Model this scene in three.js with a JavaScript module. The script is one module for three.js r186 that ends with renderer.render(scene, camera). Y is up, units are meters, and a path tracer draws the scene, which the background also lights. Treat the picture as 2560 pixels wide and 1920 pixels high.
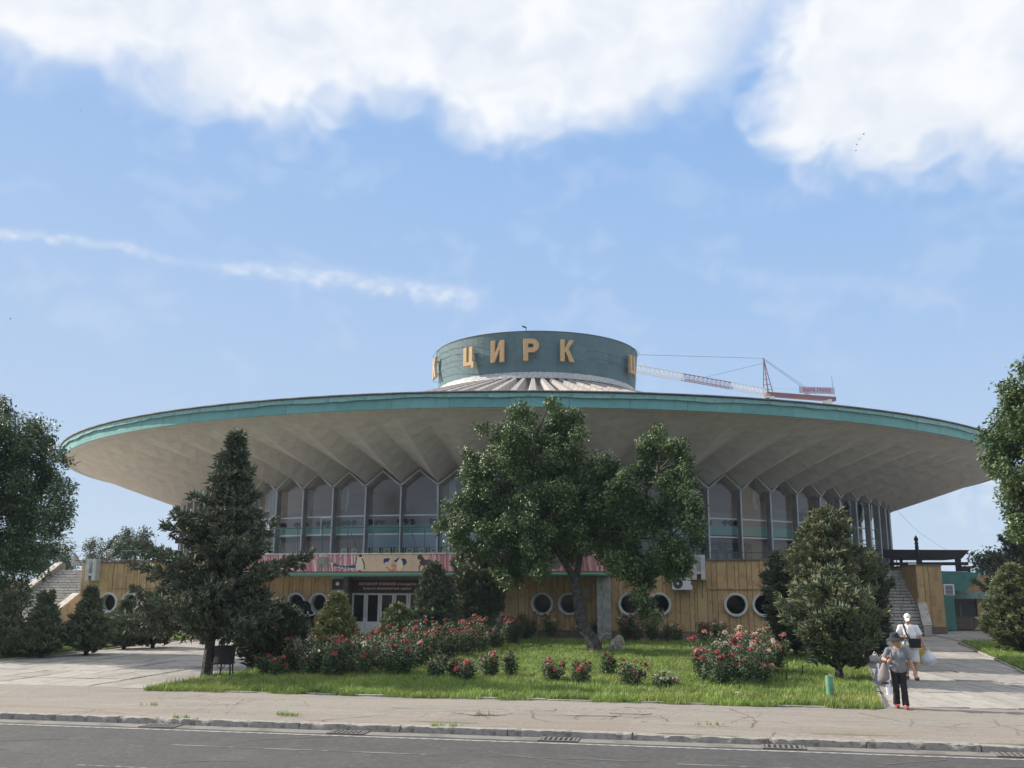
import * as THREE from 'three';
import { mergeGeometries, mergeVertices, toCreasedNormals } from 'three/addons/utils/BufferGeometryUtils.js';
import { RoundedBoxGeometry } from 'three/addons/geometries/RoundedBoxGeometry.js';
import { Brush, Evaluator, SUBTRACTION } from 'three-bvh-csg';
import { createNoise2D, createNoise3D } from 'simplex-noise';

const scene = new THREE.Scene();
// ---------------------------------------------------------------- camera, sky, sun, exposure
const YAW = THREE.MathUtils.degToRad(11.4);
const camera = new THREE.PerspectiveCamera(45, 4 / 3, 0.1, 3000);
camera.position.set(13.99, 2.6, 45.4);
camera.rotation.set(THREE.MathUtils.degToRad(12.088), YAW, THREE.MathUtils.degToRad(0.06), 'YXZ');

const renderer = new THREE.WebGLRenderer({ antialias: true });
renderer.setSize(1024, 768);
renderer.toneMapping = THREE.LinearToneMapping;
renderer.toneMappingExposure = 1.42;
renderer.shadowMap.enabled = true;

function rng(seed) { let s = seed | 0; return () => { s = (s + 0x6d2b79f5) | 0; let t = Math.imul(s ^ (s >>> 15), 1 | s); t = (t + Math.imul(t ^ (t >>> 7), 61 | t)) ^ t; return ((t ^ (t >>> 14)) >>> 0) / 4294967296; }; }
const n2 = createNoise2D(rng(11)), n3 = createNoise3D(rng(12));
const sstep = (a, b, x) => { const t = Math.min(1, Math.max(0, (x - a) / (b - a))); return t * t * (3 - 2 * t); };
const lerp = (a, b, t) => a + (b - a) * t;
const R = THREE.MathUtils.degToRad;

// the sun stands low on the left of the building, a little behind its front
const SUN_AZ = R(-98), SUN_EL = R(33);
const sunDir = new THREE.Vector3(Math.sin(SUN_AZ) * Math.cos(SUN_EL), Math.sin(SUN_EL), Math.cos(SUN_AZ) * Math.cos(SUN_EL));
const sun = new THREE.DirectionalLight(new THREE.Color(1.0, 0.91, 0.79), 5.0);
sun.position.copy(sunDir).multiplyScalar(120); sun.target.position.set(0, 0, 0);
sun.castShadow = true; sun.shadow.radius = 1;
Object.assign(sun.shadow.camera, { left: -70, right: 70, top: 60, bottom: -60, near: 1, far: 300 });
sun.shadow.mapSize.set(4096, 4096); sun.shadow.bias = -0.0005;
scene.add(sun, sun.target);

// sky: air and clouds by azimuth (degrees right of the facade's normal, seen from the street) and elevation
function makeSky() {
  const W = 2048, H = 1024, d = new Float32Array(W * H * 4);
  const fb = (x, y, o) => { let a = 0, k = 0.5, n = 0; for (let i = 0; i < o; i++) { a += k * n2(x, y); n += k; x = x * 2.03 + 7.1; y = y * 2.03 - 3.7; k *= 0.52; } return a / n; };
  const edge = (pts, x) => { if (x <= pts[0][0]) return pts[0][1]; for (let i = 1; i < pts.length; i++) if (x < pts[i][0]) { const t = (x - pts[i - 1][0]) / (pts[i][0] - pts[i - 1][0]); const s = t * t * (3 - 2 * t); return lerp(pts[i - 1][1], pts[i][1], s); } return pts[pts.length - 1][1]; };
  const low = SKY_LOW, right = SKY_RIGHT, streak = SKY_STREAK;
  for (let j = 0; j < H; j++) {
    const el = ((j + 0.5) / H - 0.5) * 180;
    for (let i = 0; i < W; i++) {
      const u = (i + 0.5) / W, ang = (u - 0.5) * 2 * Math.PI;            // atan2(z, x)
      const dx = Math.cos(ang), dz = Math.sin(ang);
      const az = Math.atan2(dx, -dz) * 180 / Math.PI;                     // 0 = straight at the facade (-z), + to the right
      const k = (j * W + i) * 4;
      let e = Math.max(el, 0);
      // clear air: pale and hazy low down, deeper blue higher up, a little paler on the sunny side
      const t = Math.pow(Math.min(1, e / 48), 0.5);
      let r = lerp(0.66, 0.115, t), g = lerp(0.775, 0.352, t), b = lerp(0.88, 0.800, t);
      const sunny = Math.exp(-Math.pow((az + 88) / 70, 2)) * Math.exp(-Math.pow((e - 20) / 40, 2));
      r = lerp(r, 0.72, sunny * 0.30); g = lerp(g, 0.82, sunny * 0.27); b = lerp(b, 0.93, sunny * 0.22);
      // clouds
      let a = 0;
      if (el > -2) {
        const wx = az + 1.7 * fb(az * 0.11, el * 0.16, 3), wy = el + 1.1 * fb(az * 0.13 + 40, el * 0.2, 3);
        const f1 = fb(wx * 0.10, wy * 0.17 + 9, 6), f2 = fb(wx * 0.42 + 17, wy * 0.62, 5), f3 = fb(wx * 1.5, wy * 2.1, 3);
        // the long bank across the top
        const d1 = wy - edge(low, az) + f2 * 0.6 + f1 * 0.9;
        let m1 = sstep(-1.3, 3.0, d1) * (0.92 + 0.20 * f1 + 0.05 * f2);
        const gap = 1 - 0.66 * Math.exp(-Math.pow((az - lerp(3.2, 10.5, (el - 28) / 9) + f2 * 2) / 3.4, 2)) * sstep(24, 28, el);
        m1 *= gap;
        // the rounded bank at the right
        const dr = Math.min(wy - edge(right, az), (az - 4.2 + (el - 27) * -0.32) * 0.8) + f2 * 0.8 + f1 * 0.7;
        const m2 = sstep(-1.0, 2.6, dr) * (0.94 + 0.15 * f1 + 0.05 * f2) * (1 - 0.3 * sstep(31, 37, el));
        // thin streaks of ice cloud
        const se = edge(streak, az), st = Math.exp(-Math.pow((el - se + f2 * 0.30 + f3 * 0.12) / (0.24 + 0.30 * sstep(-34, -22, az) + 0.08 * f1), 2));
        let m3 = st * sstep(-12.2, -15.0, az) * (0.42 + 0.42 * fb(az * 0.9 + el * 1.1, el * 3.4 - az * 0.5, 4) + 0.2 * f2) * (1 - 0.6 * Math.exp(-Math.pow((az + 32) / 2.6, 2))) * (0.55 + 0.6 * sstep(-0.35, 0.4, fb(az * 0.42 + 3, el * 0.9, 3)));
        m3 += 0.20 * Math.exp(-Math.pow((el - edge([[-2, 19.4], [8, 17.4], [16, 15.6]], az) + f2 * 0.5) / 0.55, 2)) * sstep(-2, 3, az) * sstep(17, 13, az) * (0.5 + 0.5 * f3);
        m3 += 0.10 * sstep(0.05, 0.6, f1 + 0.4 * f2) * sstep(8, 15, el);
        // small heaps low at the right
        const heap = sstep(0.0, 0.55, f2 * 1.1 + 0.35 - Math.abs(el - 4.6) * 0.32) * sstep(11, 17, az) * sstep(60, 40, az) * 0.5;
        a = 1 - (1 - Math.max(0, Math.min(1, m1))) * (1 - Math.max(0, Math.min(1, m2))) * (1 - Math.max(0, Math.min(1, m3))) * (1 - Math.max(0, heap));
        const whit = 0.94 + 0.022 * f2 + 0.045 * f1;
        const aa = Math.min(1, Math.max(0, a));
        r = lerp(r, whit, aa); g = lerp(g, whit * 1.015, aa); b = lerp(b, whit * 1.05, aa);
      }
      if (el < 0) { const q = sstep(0, -6, el); r = lerp(r, 0.22, q); g = lerp(g, 0.22, q); b = lerp(b, 0.2, q); }
      d[k] = r * SKYK; d[k + 1] = g * SKYK; d[k + 2] = b * SKYK; d[k + 3] = 1;
    }
  }
  const t = new THREE.DataTexture(d, W, H, THREE.RGBAFormat, THREE.FloatType);
  t.mapping = THREE.EquirectangularReflectionMapping; t.magFilter = THREE.LinearFilter; t.minFilter = THREE.LinearFilter; t.colorSpace = THREE.LinearSRGBColorSpace; t.needsUpdate = true;
  return t;
}
const SKYK = 0.715;
const SKY_LOW = [[-42.77, 27.09], [-37.85, 27.41], [-33.86, 27.24], [-31.05, 26.59], [-27.9, 26.23], [-23.85, 27.18], [-20.89, 28.2], [-17.81, 28.02], [-14.7, 26.86], [-11.6, 26.47], [-6.96, 27.1], [-4.51, 26.68], [-0.83, 27.51], [2.55, 28.95], [5.33, 30.76], [8.35, 32.28]];
const SKY_RIGHT = [[2.66, 30.83], [3.61, 27.11], [4.92, 24.92], [7.63, 23.34], [11.59, 22.23], [15.46, 22.49], [19.26, 21.53]];
const SKY_STREAK = [[-41.75, 18.68], [-35.71, 18.88], [-31.76, 18.45], [-27.66, 18.32], [-23.4, 18.23], [-19.02, 17.9], [-14.57, 17.46], [-11.88, 17.15]];
const sky = makeSky();
scene.background = sky; scene.environment = sky;
scene.fog = new THREE.FogExp2(0xc9dbec, 0.0003);

// ---------------------------------------------------------------- helpers
const V = (x, y, z) => new THREE.Vector3(x, y, z);
const taken = new Map();
function numbered(name) { const k = taken.get(name) ?? 0; taken.set(name, k + 1); return k ? `${name}_${String(k).padStart(3, '0')}` : name; }
function sh(o) { o.traverse((c) => { if (c.isMesh) { c.castShadow = true; c.receiveShadow = true; } }); return o; }
function mesh(name, geo, mat, parent) { const m = new THREE.Mesh(geo, mat); m.name = name; m.castShadow = m.receiveShadow = true; if (parent) parent.add(m); return m; }
function thing(name, label, category, pos = [0, 0, 0], turn = 0, group) {
  const o = new THREE.Group(); o.name = numbered(name); o.position.set(...pos); o.rotation.y = turn;
  o.userData = { label, category }; if (group) o.userData.group = group; scene.add(o); return o;
}
function single(name, geo, mat, label, category, group) { const m = mesh(numbered(name), geo, mat, scene); m.userData = { label, category }; if (group) m.userData.group = group; return m; }
function struct(name, geo, mat) { const m = mesh(numbered(name), geo, mat, scene); m.userData = { kind: 'structure' }; return m; }
function copyOf(root, pos, turn, label) { const c = root.clone(); c.name = numbered(root.name.replace(/_\d{3}$/, '')); c.userData = { ...root.userData }; if (label) c.userData.label = label; c.position.set(...pos); c.rotation.y = turn; scene.add(c); return c; }
function std(g) { let q = g.index ? g.toNonIndexed() : g; for (const k of Object.keys(q.attributes)) if (!['position', 'normal', 'uv', 'color'].includes(k)) q.deleteAttribute(k); if (!q.attributes.normal) q.computeVertexNormals(); if (!q.attributes.uv) q.setAttribute('uv', new THREE.BufferAttribute(new Float32Array(q.attributes.position.count * 2), 2)); return q; }
const merge = (list) => { const l = list.map(std); const col = l.some((g) => g.attributes.color); if (!col) return mergeGeometries(l); return mergeGeometries(l); };
// texture coordinates in metres, by the axis each face points along
function uvm(g, s = 1, ox = 0, oy = 0) {
  const q = std(g), p = q.attributes.position, uv = new Float32Array(p.count * 2), a = V(), b = V(), c = V(), n = V();
  for (let i = 0; i < p.count; i += 3) {
    a.fromBufferAttribute(p, i); b.fromBufferAttribute(p, i + 1); c.fromBufferAttribute(p, i + 2);
    n.copy(b).sub(a).cross(c.clone().sub(a)); const ax = Math.abs(n.x), ay = Math.abs(n.y), az = Math.abs(n.z);
    [a, b, c].forEach((v, k) => { let u, w; if (ay >= ax && ay >= az) { u = v.x; w = v.z; } else if (ax >= az) { u = v.z; w = v.y; } else { u = v.x; w = v.y; } uv[(i + k) * 2] = u * s + ox; uv[(i + k) * 2 + 1] = w * s + oy; });
  }
  q.setAttribute('uv', new THREE.BufferAttribute(uv, 2)); return q;
}
const box = (w, h, d, x = 0, y = 0, z = 0) => new THREE.BoxGeometry(w, h, d).translate(x, y, z);
const rbox = (w, h, d, r, x = 0, y = 0, z = 0) => new RoundedBoxGeometry(w, h, d, 1, Math.min(r, w / 2.01, h / 2.01, d / 2.01)).translate(x, y, z);
const bxx = (x0, x1, y0, y1, z0, z1) => box(x1 - x0, y1 - y0, z1 - z0, (x0 + x1) / 2, (y0 + y1) / 2, (z0 + z1) / 2);
function tube(pts, r, seg = 8, rad = 6) { const c = new THREE.CatmullRomCurve3(pts.map((p) => (p.isVector3 ? p : V(...p)))); return new THREE.TubeGeometry(c, Math.max(seg, 1), r, rad, false); }
function bar(a, b, r, rad = 6) { a = a.isVector3 ? a : V(...a); b = b.isVector3 ? b : V(...b); const L = a.distanceTo(b), g = new THREE.CylinderGeometry(r, r, L, rad); g.translate(0, L / 2, 0); g.applyQuaternion(new THREE.Quaternion().setFromUnitVectors(V(0, 1, 0), b.clone().sub(a).normalize())); g.translate(a.x, a.y, a.z); return g; }
function cone(a, b, r0, r1, rad = 8) { a = a.isVector3 ? a : V(...a); b = b.isVector3 ? b : V(...b); const L = a.distanceTo(b), g = new THREE.CylinderGeometry(r1, r0, L, rad, 1); g.translate(0, L / 2, 0); g.applyQuaternion(new THREE.Quaternion().setFromUnitVectors(V(0, 1, 0), b.clone().sub(a).normalize())); g.translate(a.x, a.y, a.z); return g; }
function sqbar(a, b, w, h) { a = V(...a); b = V(...b); const L = a.distanceTo(b), g = new THREE.BoxGeometry(w, h, L); g.translate(0, 0, L / 2); const m = new THREE.Matrix4().lookAt(b, a, Math.abs(b.clone().sub(a).normalize().y) > 0.99 ? V(1, 0, 0) : V(0, 1, 0)); g.applyMatrix4(m); g.translate(a.x, a.y, a.z); return g; }

// tileable value noise for textures
function tileNoise(seed, cells) { const r = rng(seed), v = new Float32Array(cells * cells).map(() => r()); return (x, y) => { x *= cells; y *= cells; const xi = Math.floor(x), yi = Math.floor(y), fx = x - xi, fy = y - yi, sx = fx * fx * (3 - 2 * fx), sy = fy * fy * (3 - 2 * fy); const g = (a, b) => v[((b % cells + cells) % cells) * cells + ((a % cells + cells) % cells)]; return lerp(lerp(g(xi, yi), g(xi + 1, yi), sx), lerp(g(xi, yi + 1), g(xi + 1, yi + 1), sx), sy); }; }
function fbmTile(seed, base, oct) { const l = []; for (let i = 0; i < oct; i++) l.push(tileNoise(seed + i * 7, base << i)); return (x, y) => { let a = 0, k = 0.5, n = 0; for (const f of l) { a += k * f(x, y); n += k; k *= 0.55; } return a / n; }; }
// fn(u, v) -> [r, g, b] linear 0..1
function tex(size, fn, repeat = 1, srgb = true, h = size) {
  const d = new Uint8Array(size * h * 4); const enc = srgb ? (c) => Math.round(255 * Math.pow(Math.min(1, Math.max(0, c)), 1 / 2.2)) : (c) => Math.round(255 * Math.min(1, Math.max(0, c)));
  for (let j = 0; j < h; j++) for (let i = 0; i < size; i++) { const c = fn(i / size, j / h), k = (j * size + i) * 4; d[k] = enc(c[0]); d[k + 1] = enc(c[1]); d[k + 2] = enc(c[2]); d[k + 3] = 255; }
  const t = new THREE.DataTexture(d, size, h); t.wrapS = t.wrapT = THREE.RepeatWrapping; t.magFilter = THREE.LinearFilter; t.minFilter = THREE.LinearMipmapLinearFilter; t.generateMipmaps = true; t.repeat.set(repeat, repeat); if (srgb) t.colorSpace = THREE.SRGBColorSpace; t.needsUpdate = true; return t;
}
function canvasTex(w, h, draw) { const c = document.createElement('canvas'); c.width = w; c.height = h; const g = c.getContext('2d'); draw(g, w, h); const t = new THREE.CanvasTexture(c); t.colorSpace = THREE.SRGBColorSpace; t.anisotropy = 8; t.needsUpdate = true; return t; }
const mat = (o) => new THREE.MeshStandardMaterial({ roughness: 0.85, metalness: 0, ...o });
const lin = (r, g, b) => new THREE.Color().setRGB(r, g, b);

const fA = fbmTile(3, 4, 6), fB = fbmTile(31, 16, 4), fC = fbmTile(57, 64, 2), fD = fbmTile(83, 8, 5);
const mix3 = (a, b, t) => [lerp(a[0], b[0], t), lerp(a[1], b[1], t), lerp(a[2], b[2], t)];
const grainBump = tex(256, (u, v) => { const k = 0.5 * fB(u, v) + 0.5 * fC(u, v); return [k, k, k]; }, 1, false);
const bumpRep = (r) => { const t = grainBump.clone(); t.repeat.set(r, r); t.needsUpdate = true; return t; };
function mottled(c0, c1, c2, { rep = 0.4, rough = 0.88, bump = 0.004, size = 512, stain = 0.5, seed } = {}) {
  const m = tex(size, (u, v) => { const a = sstep(0.3, 0.7, fA(u, v)), s = sstep(0.52, 0.72, fD(u + 0.37, v + 0.11)) * stain, g = (fC(u, v) - 0.5) * 0.22; const c = mix3(mix3(c0, c1, a), c2, s); return c.map((x) => x * (1 + g)); }, rep);
  return mat({ map: m, roughness: rough, bumpMap: bumpRep(rep * 3), bumpScale: bump });
}
// the round building leans by a third of a degree
const C0 = V(0, 0, -33.37), LEAN = 0.0066, PIV = V(0, 19.7, -33.37);
const leanAxis = V(-Math.sin(YAW), 0, -Math.cos(YAW));
const TILT = new THREE.Matrix4().makeTranslation(PIV.x, PIV.y, PIV.z).multiply(new THREE.Matrix4().makeRotationAxis(leanAxis, LEAN)).multiply(new THREE.Matrix4().makeTranslation(-PIV.x, -PIV.y, -PIV.z));
const lean = (o) => { o.updateMatrix(); o.applyMatrix4(TILT); return o; };
const cyl = (phi, r, y) => V(C0.x + r * Math.sin(phi), y, C0.z + r * Math.cos(phi));
// ---------------------------------------------------------------- materials of the building
const M = {};
M.soffit = mottled([0.60, 0.57, 0.53], [0.615, 0.585, 0.545], [0.575, 0.545, 0.505], { rep: 0.05, rough: 0.95, bump: 0.002, stain: 0.12 });
M.concrete = mottled([0.36, 0.345, 0.32], [0.44, 0.42, 0.39], [0.25, 0.24, 0.22], { rep: 0.5, bump: 0.006 });
M.fin = mottled([0.235, 0.235, 0.235], [0.29, 0.29, 0.285], [0.18, 0.18, 0.18], { rep: 0.5 });
M.pole = mat({ color: lin(0.62, 0.63, 0.63), roughness: 0.5, metalness: 0.2 });
M.transom = mat({ color: lin(0.76, 0.76, 0.75), roughness: 0.55 });
M.eave = mottled([0.50, 0.49, 0.475], [0.56, 0.55, 0.53], [0.38, 0.37, 0.355], { rep: 0.7 });
const tealTones = [[0.165, 0.385, 0.37], [0.155, 0.37, 0.355], [0.18, 0.405, 0.385]];
M.teal = tealTones.map((c, i) => mottled(c, c.map((x) => x * 1.1), c.map((x) => x * 0.78), { rep: 0.35 + i * 0.06, rough: 0.62, bump: 0.003, stain: 0.4, size: 256 }));
M.tealTrim = mottled([0.27, 0.48, 0.46], [0.30, 0.52, 0.49], [0.12, 0.27, 0.26], { rep: 0.5, rough: 0.6, size: 256 });
M.roofEdge = mottled([0.12, 0.125, 0.13], [0.17, 0.17, 0.175], [0.30, 0.30, 0.30], { rep: 0.6, stain: 0.5, size: 256 });
M.roof = [0, 1, 2].map((i) => mottled([0.44 - i * 0.03, 0.41 - i * 0.03, 0.39 - i * 0.03], [0.34, 0.31, 0.30], [0.17, 0.15, 0.14], { rep: 0.75 + 0.1 * i, stain: 0.8, bump: 0.012, size: 256 }));
const drumTones = [[0.098, 0.170, 0.182], [0.090, 0.158, 0.172], [0.108, 0.182, 0.190], [0.094, 0.162, 0.180]];
M.drum = drumTones.map((c, i) => mottled(c, c.map((x) => x * 1.12), c.map((x) => x * 0.82), { rep: 0.3 + 0.07 * i, rough: 0.58, bump: 0.003, stain: 0.4, size: 256 }));
M.skirt = mottled([0.42, 0.42, 0.42], [0.52, 0.52, 0.52], [0.25, 0.24, 0.24], { rep: 0.8, rough: 0.5, stain: 0.6, size: 256 });
M.dark = mat({ color: lin(0.035, 0.035, 0.037), roughness: 0.8 });
M.wire = mat({ color: lin(0.09, 0.12, 0.12), roughness: 0.6 });
M.gold = mottled([0.56, 0.37, 0.17], [0.62, 0.42, 0.21], [0.42, 0.27, 0.12], { rep: 1.2, rough: 0.5, stain: 0.5, size: 256 });
M.goldSide = M.gold;
M.glass = new THREE.MeshPhysicalMaterial({ color: lin(0.88, 0.875, 0.86), bumpMap: bumpRep(0.22), bumpScale: 0.006, transmission: 1, roughness: 0.02, ior: 1.62, thickness: 0, metalness: 0, side: THREE.DoubleSide });
M.clearGlass = new THREE.MeshPhysicalMaterial({ color: lin(0.72, 0.74, 0.76), transmission: 1, roughness: 0.03, ior: 1.42, thickness: 0, side: THREE.DoubleSide });
M.darkGlass = new THREE.MeshPhysicalMaterial({ color: lin(0.03, 0.032, 0.036), roughness: 0.06, metalness: 0, clearcoat: 0.4, clearcoatRoughness: 0.05 });
const ochre = [[0.46, 0.315, 0.155], [0.44, 0.295, 0.145], [0.48, 0.33, 0.168], [0.42, 0.285, 0.145], [0.47, 0.32, 0.17]];
M.ochre = ochre.map((c, i) => mottled(c, c.map((x) => x * 1.1), [c[0] * 0.74, c[1] * 0.66, c[2] * 0.62], { rep: 0.31 + 0.05 * i, rough: 0.86, bump: 0.003, stain: 0.65, size: 512 }));
M.wallBack = M.ochre[3]; M.coping = mottled([0.17, 0.12, 0.085], [0.21, 0.15, 0.10], [0.11, 0.08, 0.06], { rep: 0.8, size: 256 });
M.plinth = mottled([0.16, 0.125, 0.10], [0.20, 0.155, 0.12], [0.10, 0.08, 0.07], { rep: 0.7, size: 256 });
M.ring = mottled([0.50, 0.50, 0.50], [0.60, 0.60, 0.59], [0.38, 0.38, 0.37], { rep: 1.1, rough: 0.7, size: 256, stain: 0.4 });
M.stone = mottled([0.30, 0.30, 0.29], [0.38, 0.38, 0.36], [0.20, 0.20, 0.195], { rep: 1.1, stain: 0.8, size: 256 });
M.white = mat({ color: lin(0.66, 0.66, 0.65), roughness: 0.5 });
M.capWhite = mottled([0.60, 0.60, 0.59], [0.68, 0.68, 0.67], [0.34, 0.33, 0.31], { rep: 0.9, size: 256, stain: 0.7 });
M.greenEdge = mat({ color: lin(0.075, 0.24, 0.17), roughness: 0.45 });
M.railGreen = mat({ color: lin(0.045, 0.105, 0.085), roughness: 0.5 });
M.innerWall = mottled([0.52, 0.48, 0.46], [0.58, 0.54, 0.52], [0.44, 0.40, 0.38], { rep: 0.3, size: 256 });
M.innerGreen = mat({ color: lin(0.20, 0.46, 0.38), roughness: 0.6 });
M.innerBlue = mat({ color: lin(0.45, 0.58, 0.70), roughness: 0.8 });
M.innerFloor = mat({ color: lin(0.30, 0.28, 0.25), roughness: 0.5 });
M.blackStone = new THREE.MeshPhysicalMaterial({ color: lin(0.008, 0.008, 0.009), roughness: 0.9, specularIntensity: 0.25 });
M.reflection_curtain = new THREE.MeshPhysicalMaterial({ color: lin(0.62, 0.62, 0.64), roughness: 1, transmission: 0.3, thickness: 0, side: THREE.DoubleSide });

// ---------------------------------------------------------------- the circus
const circus = thing('circus_building', 'round concrete circus building with a saucer roof, teal rim and glazed ring of bays', 'building');
const NB = 80, DPHI = (2 * Math.PI) / NB, PHI0 = R(-27.64), HB = DPHI / 2;
const atRing = (o, phi) => { o.position.copy(C0); o.rotation.y = phi; return lean(o); };
const DECK = 3.3;

// columns: a radial fin with a pale pole along its outer edge
{
  const fin = uvm(box(0.085, 8.14 - DECK, 0.32, 0, (8.14 + DECK) / 2, 28.16)), pole = bar([0, DECK, 28.36], [0, 8.1, 28.36], 0.048, 8);
  for (let k = 0; k < NB; k++) { const c = mesh('column', fin, M.fin, circus); atRing(c, PHI0 + k * DPHI); const p = mesh('pole', pole, M.pole, c); p.name = 'pole'; }
}
// window bays between the columns
{
  const RG = 27.93, hx = RG * Math.sin(HB) - 0.05, z = RG * Math.cos(HB), YT = 6.29, YL = 5.24;
  const flat = (pts) => { const s = new THREE.Shape(pts.map((p) => new THREE.Vector2(...p))); return new THREE.ShapeGeometry(s).translate(0, 0, z); };
  const top = flat([[-hx, YT + 0.03], [hx, YT + 0.03], [hx, 7.97], [0, 8.84], [-hx, 7.97]]);
  const midp = flat([[-hx, YL + 0.03], [hx, YL + 0.03], [hx, YT - 0.03], [-hx, YT - 0.03]]);
  const low = flat([[-hx, DECK + 0.06], [hx, DECK + 0.06], [hx, YL - 0.03], [-hx, YL - 0.03]]);
  const rp = rng(55), tilted = (g) => [0, 1, 2, 3, 4].map((i) => { const q = g.clone(), p = q.attributes.position, a = (rp() - 0.5) * 0.03, b = (rp() - 0.5) * 0.03; q.computeBoundingBox(); const cy = (q.boundingBox.min.y + q.boundingBox.max.y) / 2; for (let k = 0; k < p.count; k++) p.setZ(k, p.getZ(k) + a * p.getX(k) + b * (p.getY(k) - cy)); q.computeVertexNormals(); return q; });
  const tops = tilted(top), mids = tilted(midp), lows = tilted(low);
  const tr = (y) => box(2 * hx, 0.075, 0.09, 0, y, z + 0.02);
  const t1 = tr(YT), t2 = tr(YL), sill = box(2 * hx, 0.09, 0.14, 0, DECK + 0.03, z + 0.02);
  const RO = 28.42, ox = RO * Math.sin(HB), oz = RO * Math.cos(HB);
  const trimSide = (s) => { const a = V(s * ox, 8.02, oz), b = V(0, 8.87, RO), L = a.distanceTo(b); const g = box(L + 0.03, 0.085, 0.36, 0, 0, -0.12); g.rotateZ(Math.atan2(b.y - a.y, b.x - a.x)); g.translate((a.x + b.x) / 2, (a.y + b.y) / 2 - 0.075, (a.z + b.z) / 2); return g; };
  const trim = uvm(merge([trimSide(-1), trimSide(1)]));
  const frame = merge([box(0.05, YT - YL, 0.07, 0, (YT + YL) / 2, z + 0.02), box(hx - 0.02, 0.05, 0.07, hx / 2, YT - 0.06, z + 0.03)]);
  for (let k = 0; k < NB; k++) {
    const bay = new THREE.Group(); bay.name = 'window_bay'; circus.add(bay);
    const w = () => Math.floor(rp() * 5); mesh('pane', tops[w()], M.glass, bay); mesh('pane', mids[w()], M.glass, bay); mesh('pane', lows[w()], M.glass, bay);
    mesh('transom', t1, M.transom, bay); mesh('transom', t2, M.transom, bay); mesh('sill', sill, M.transom, bay);
    mesh('eave_trim', trim, M.eave, bay);
    if (k === 79 || k === 2) mesh('casement_frame', frame, M.transom, bay);
    atRing(bay, PHI0 + (k + 0.5) * DPHI);
  }
}
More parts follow.
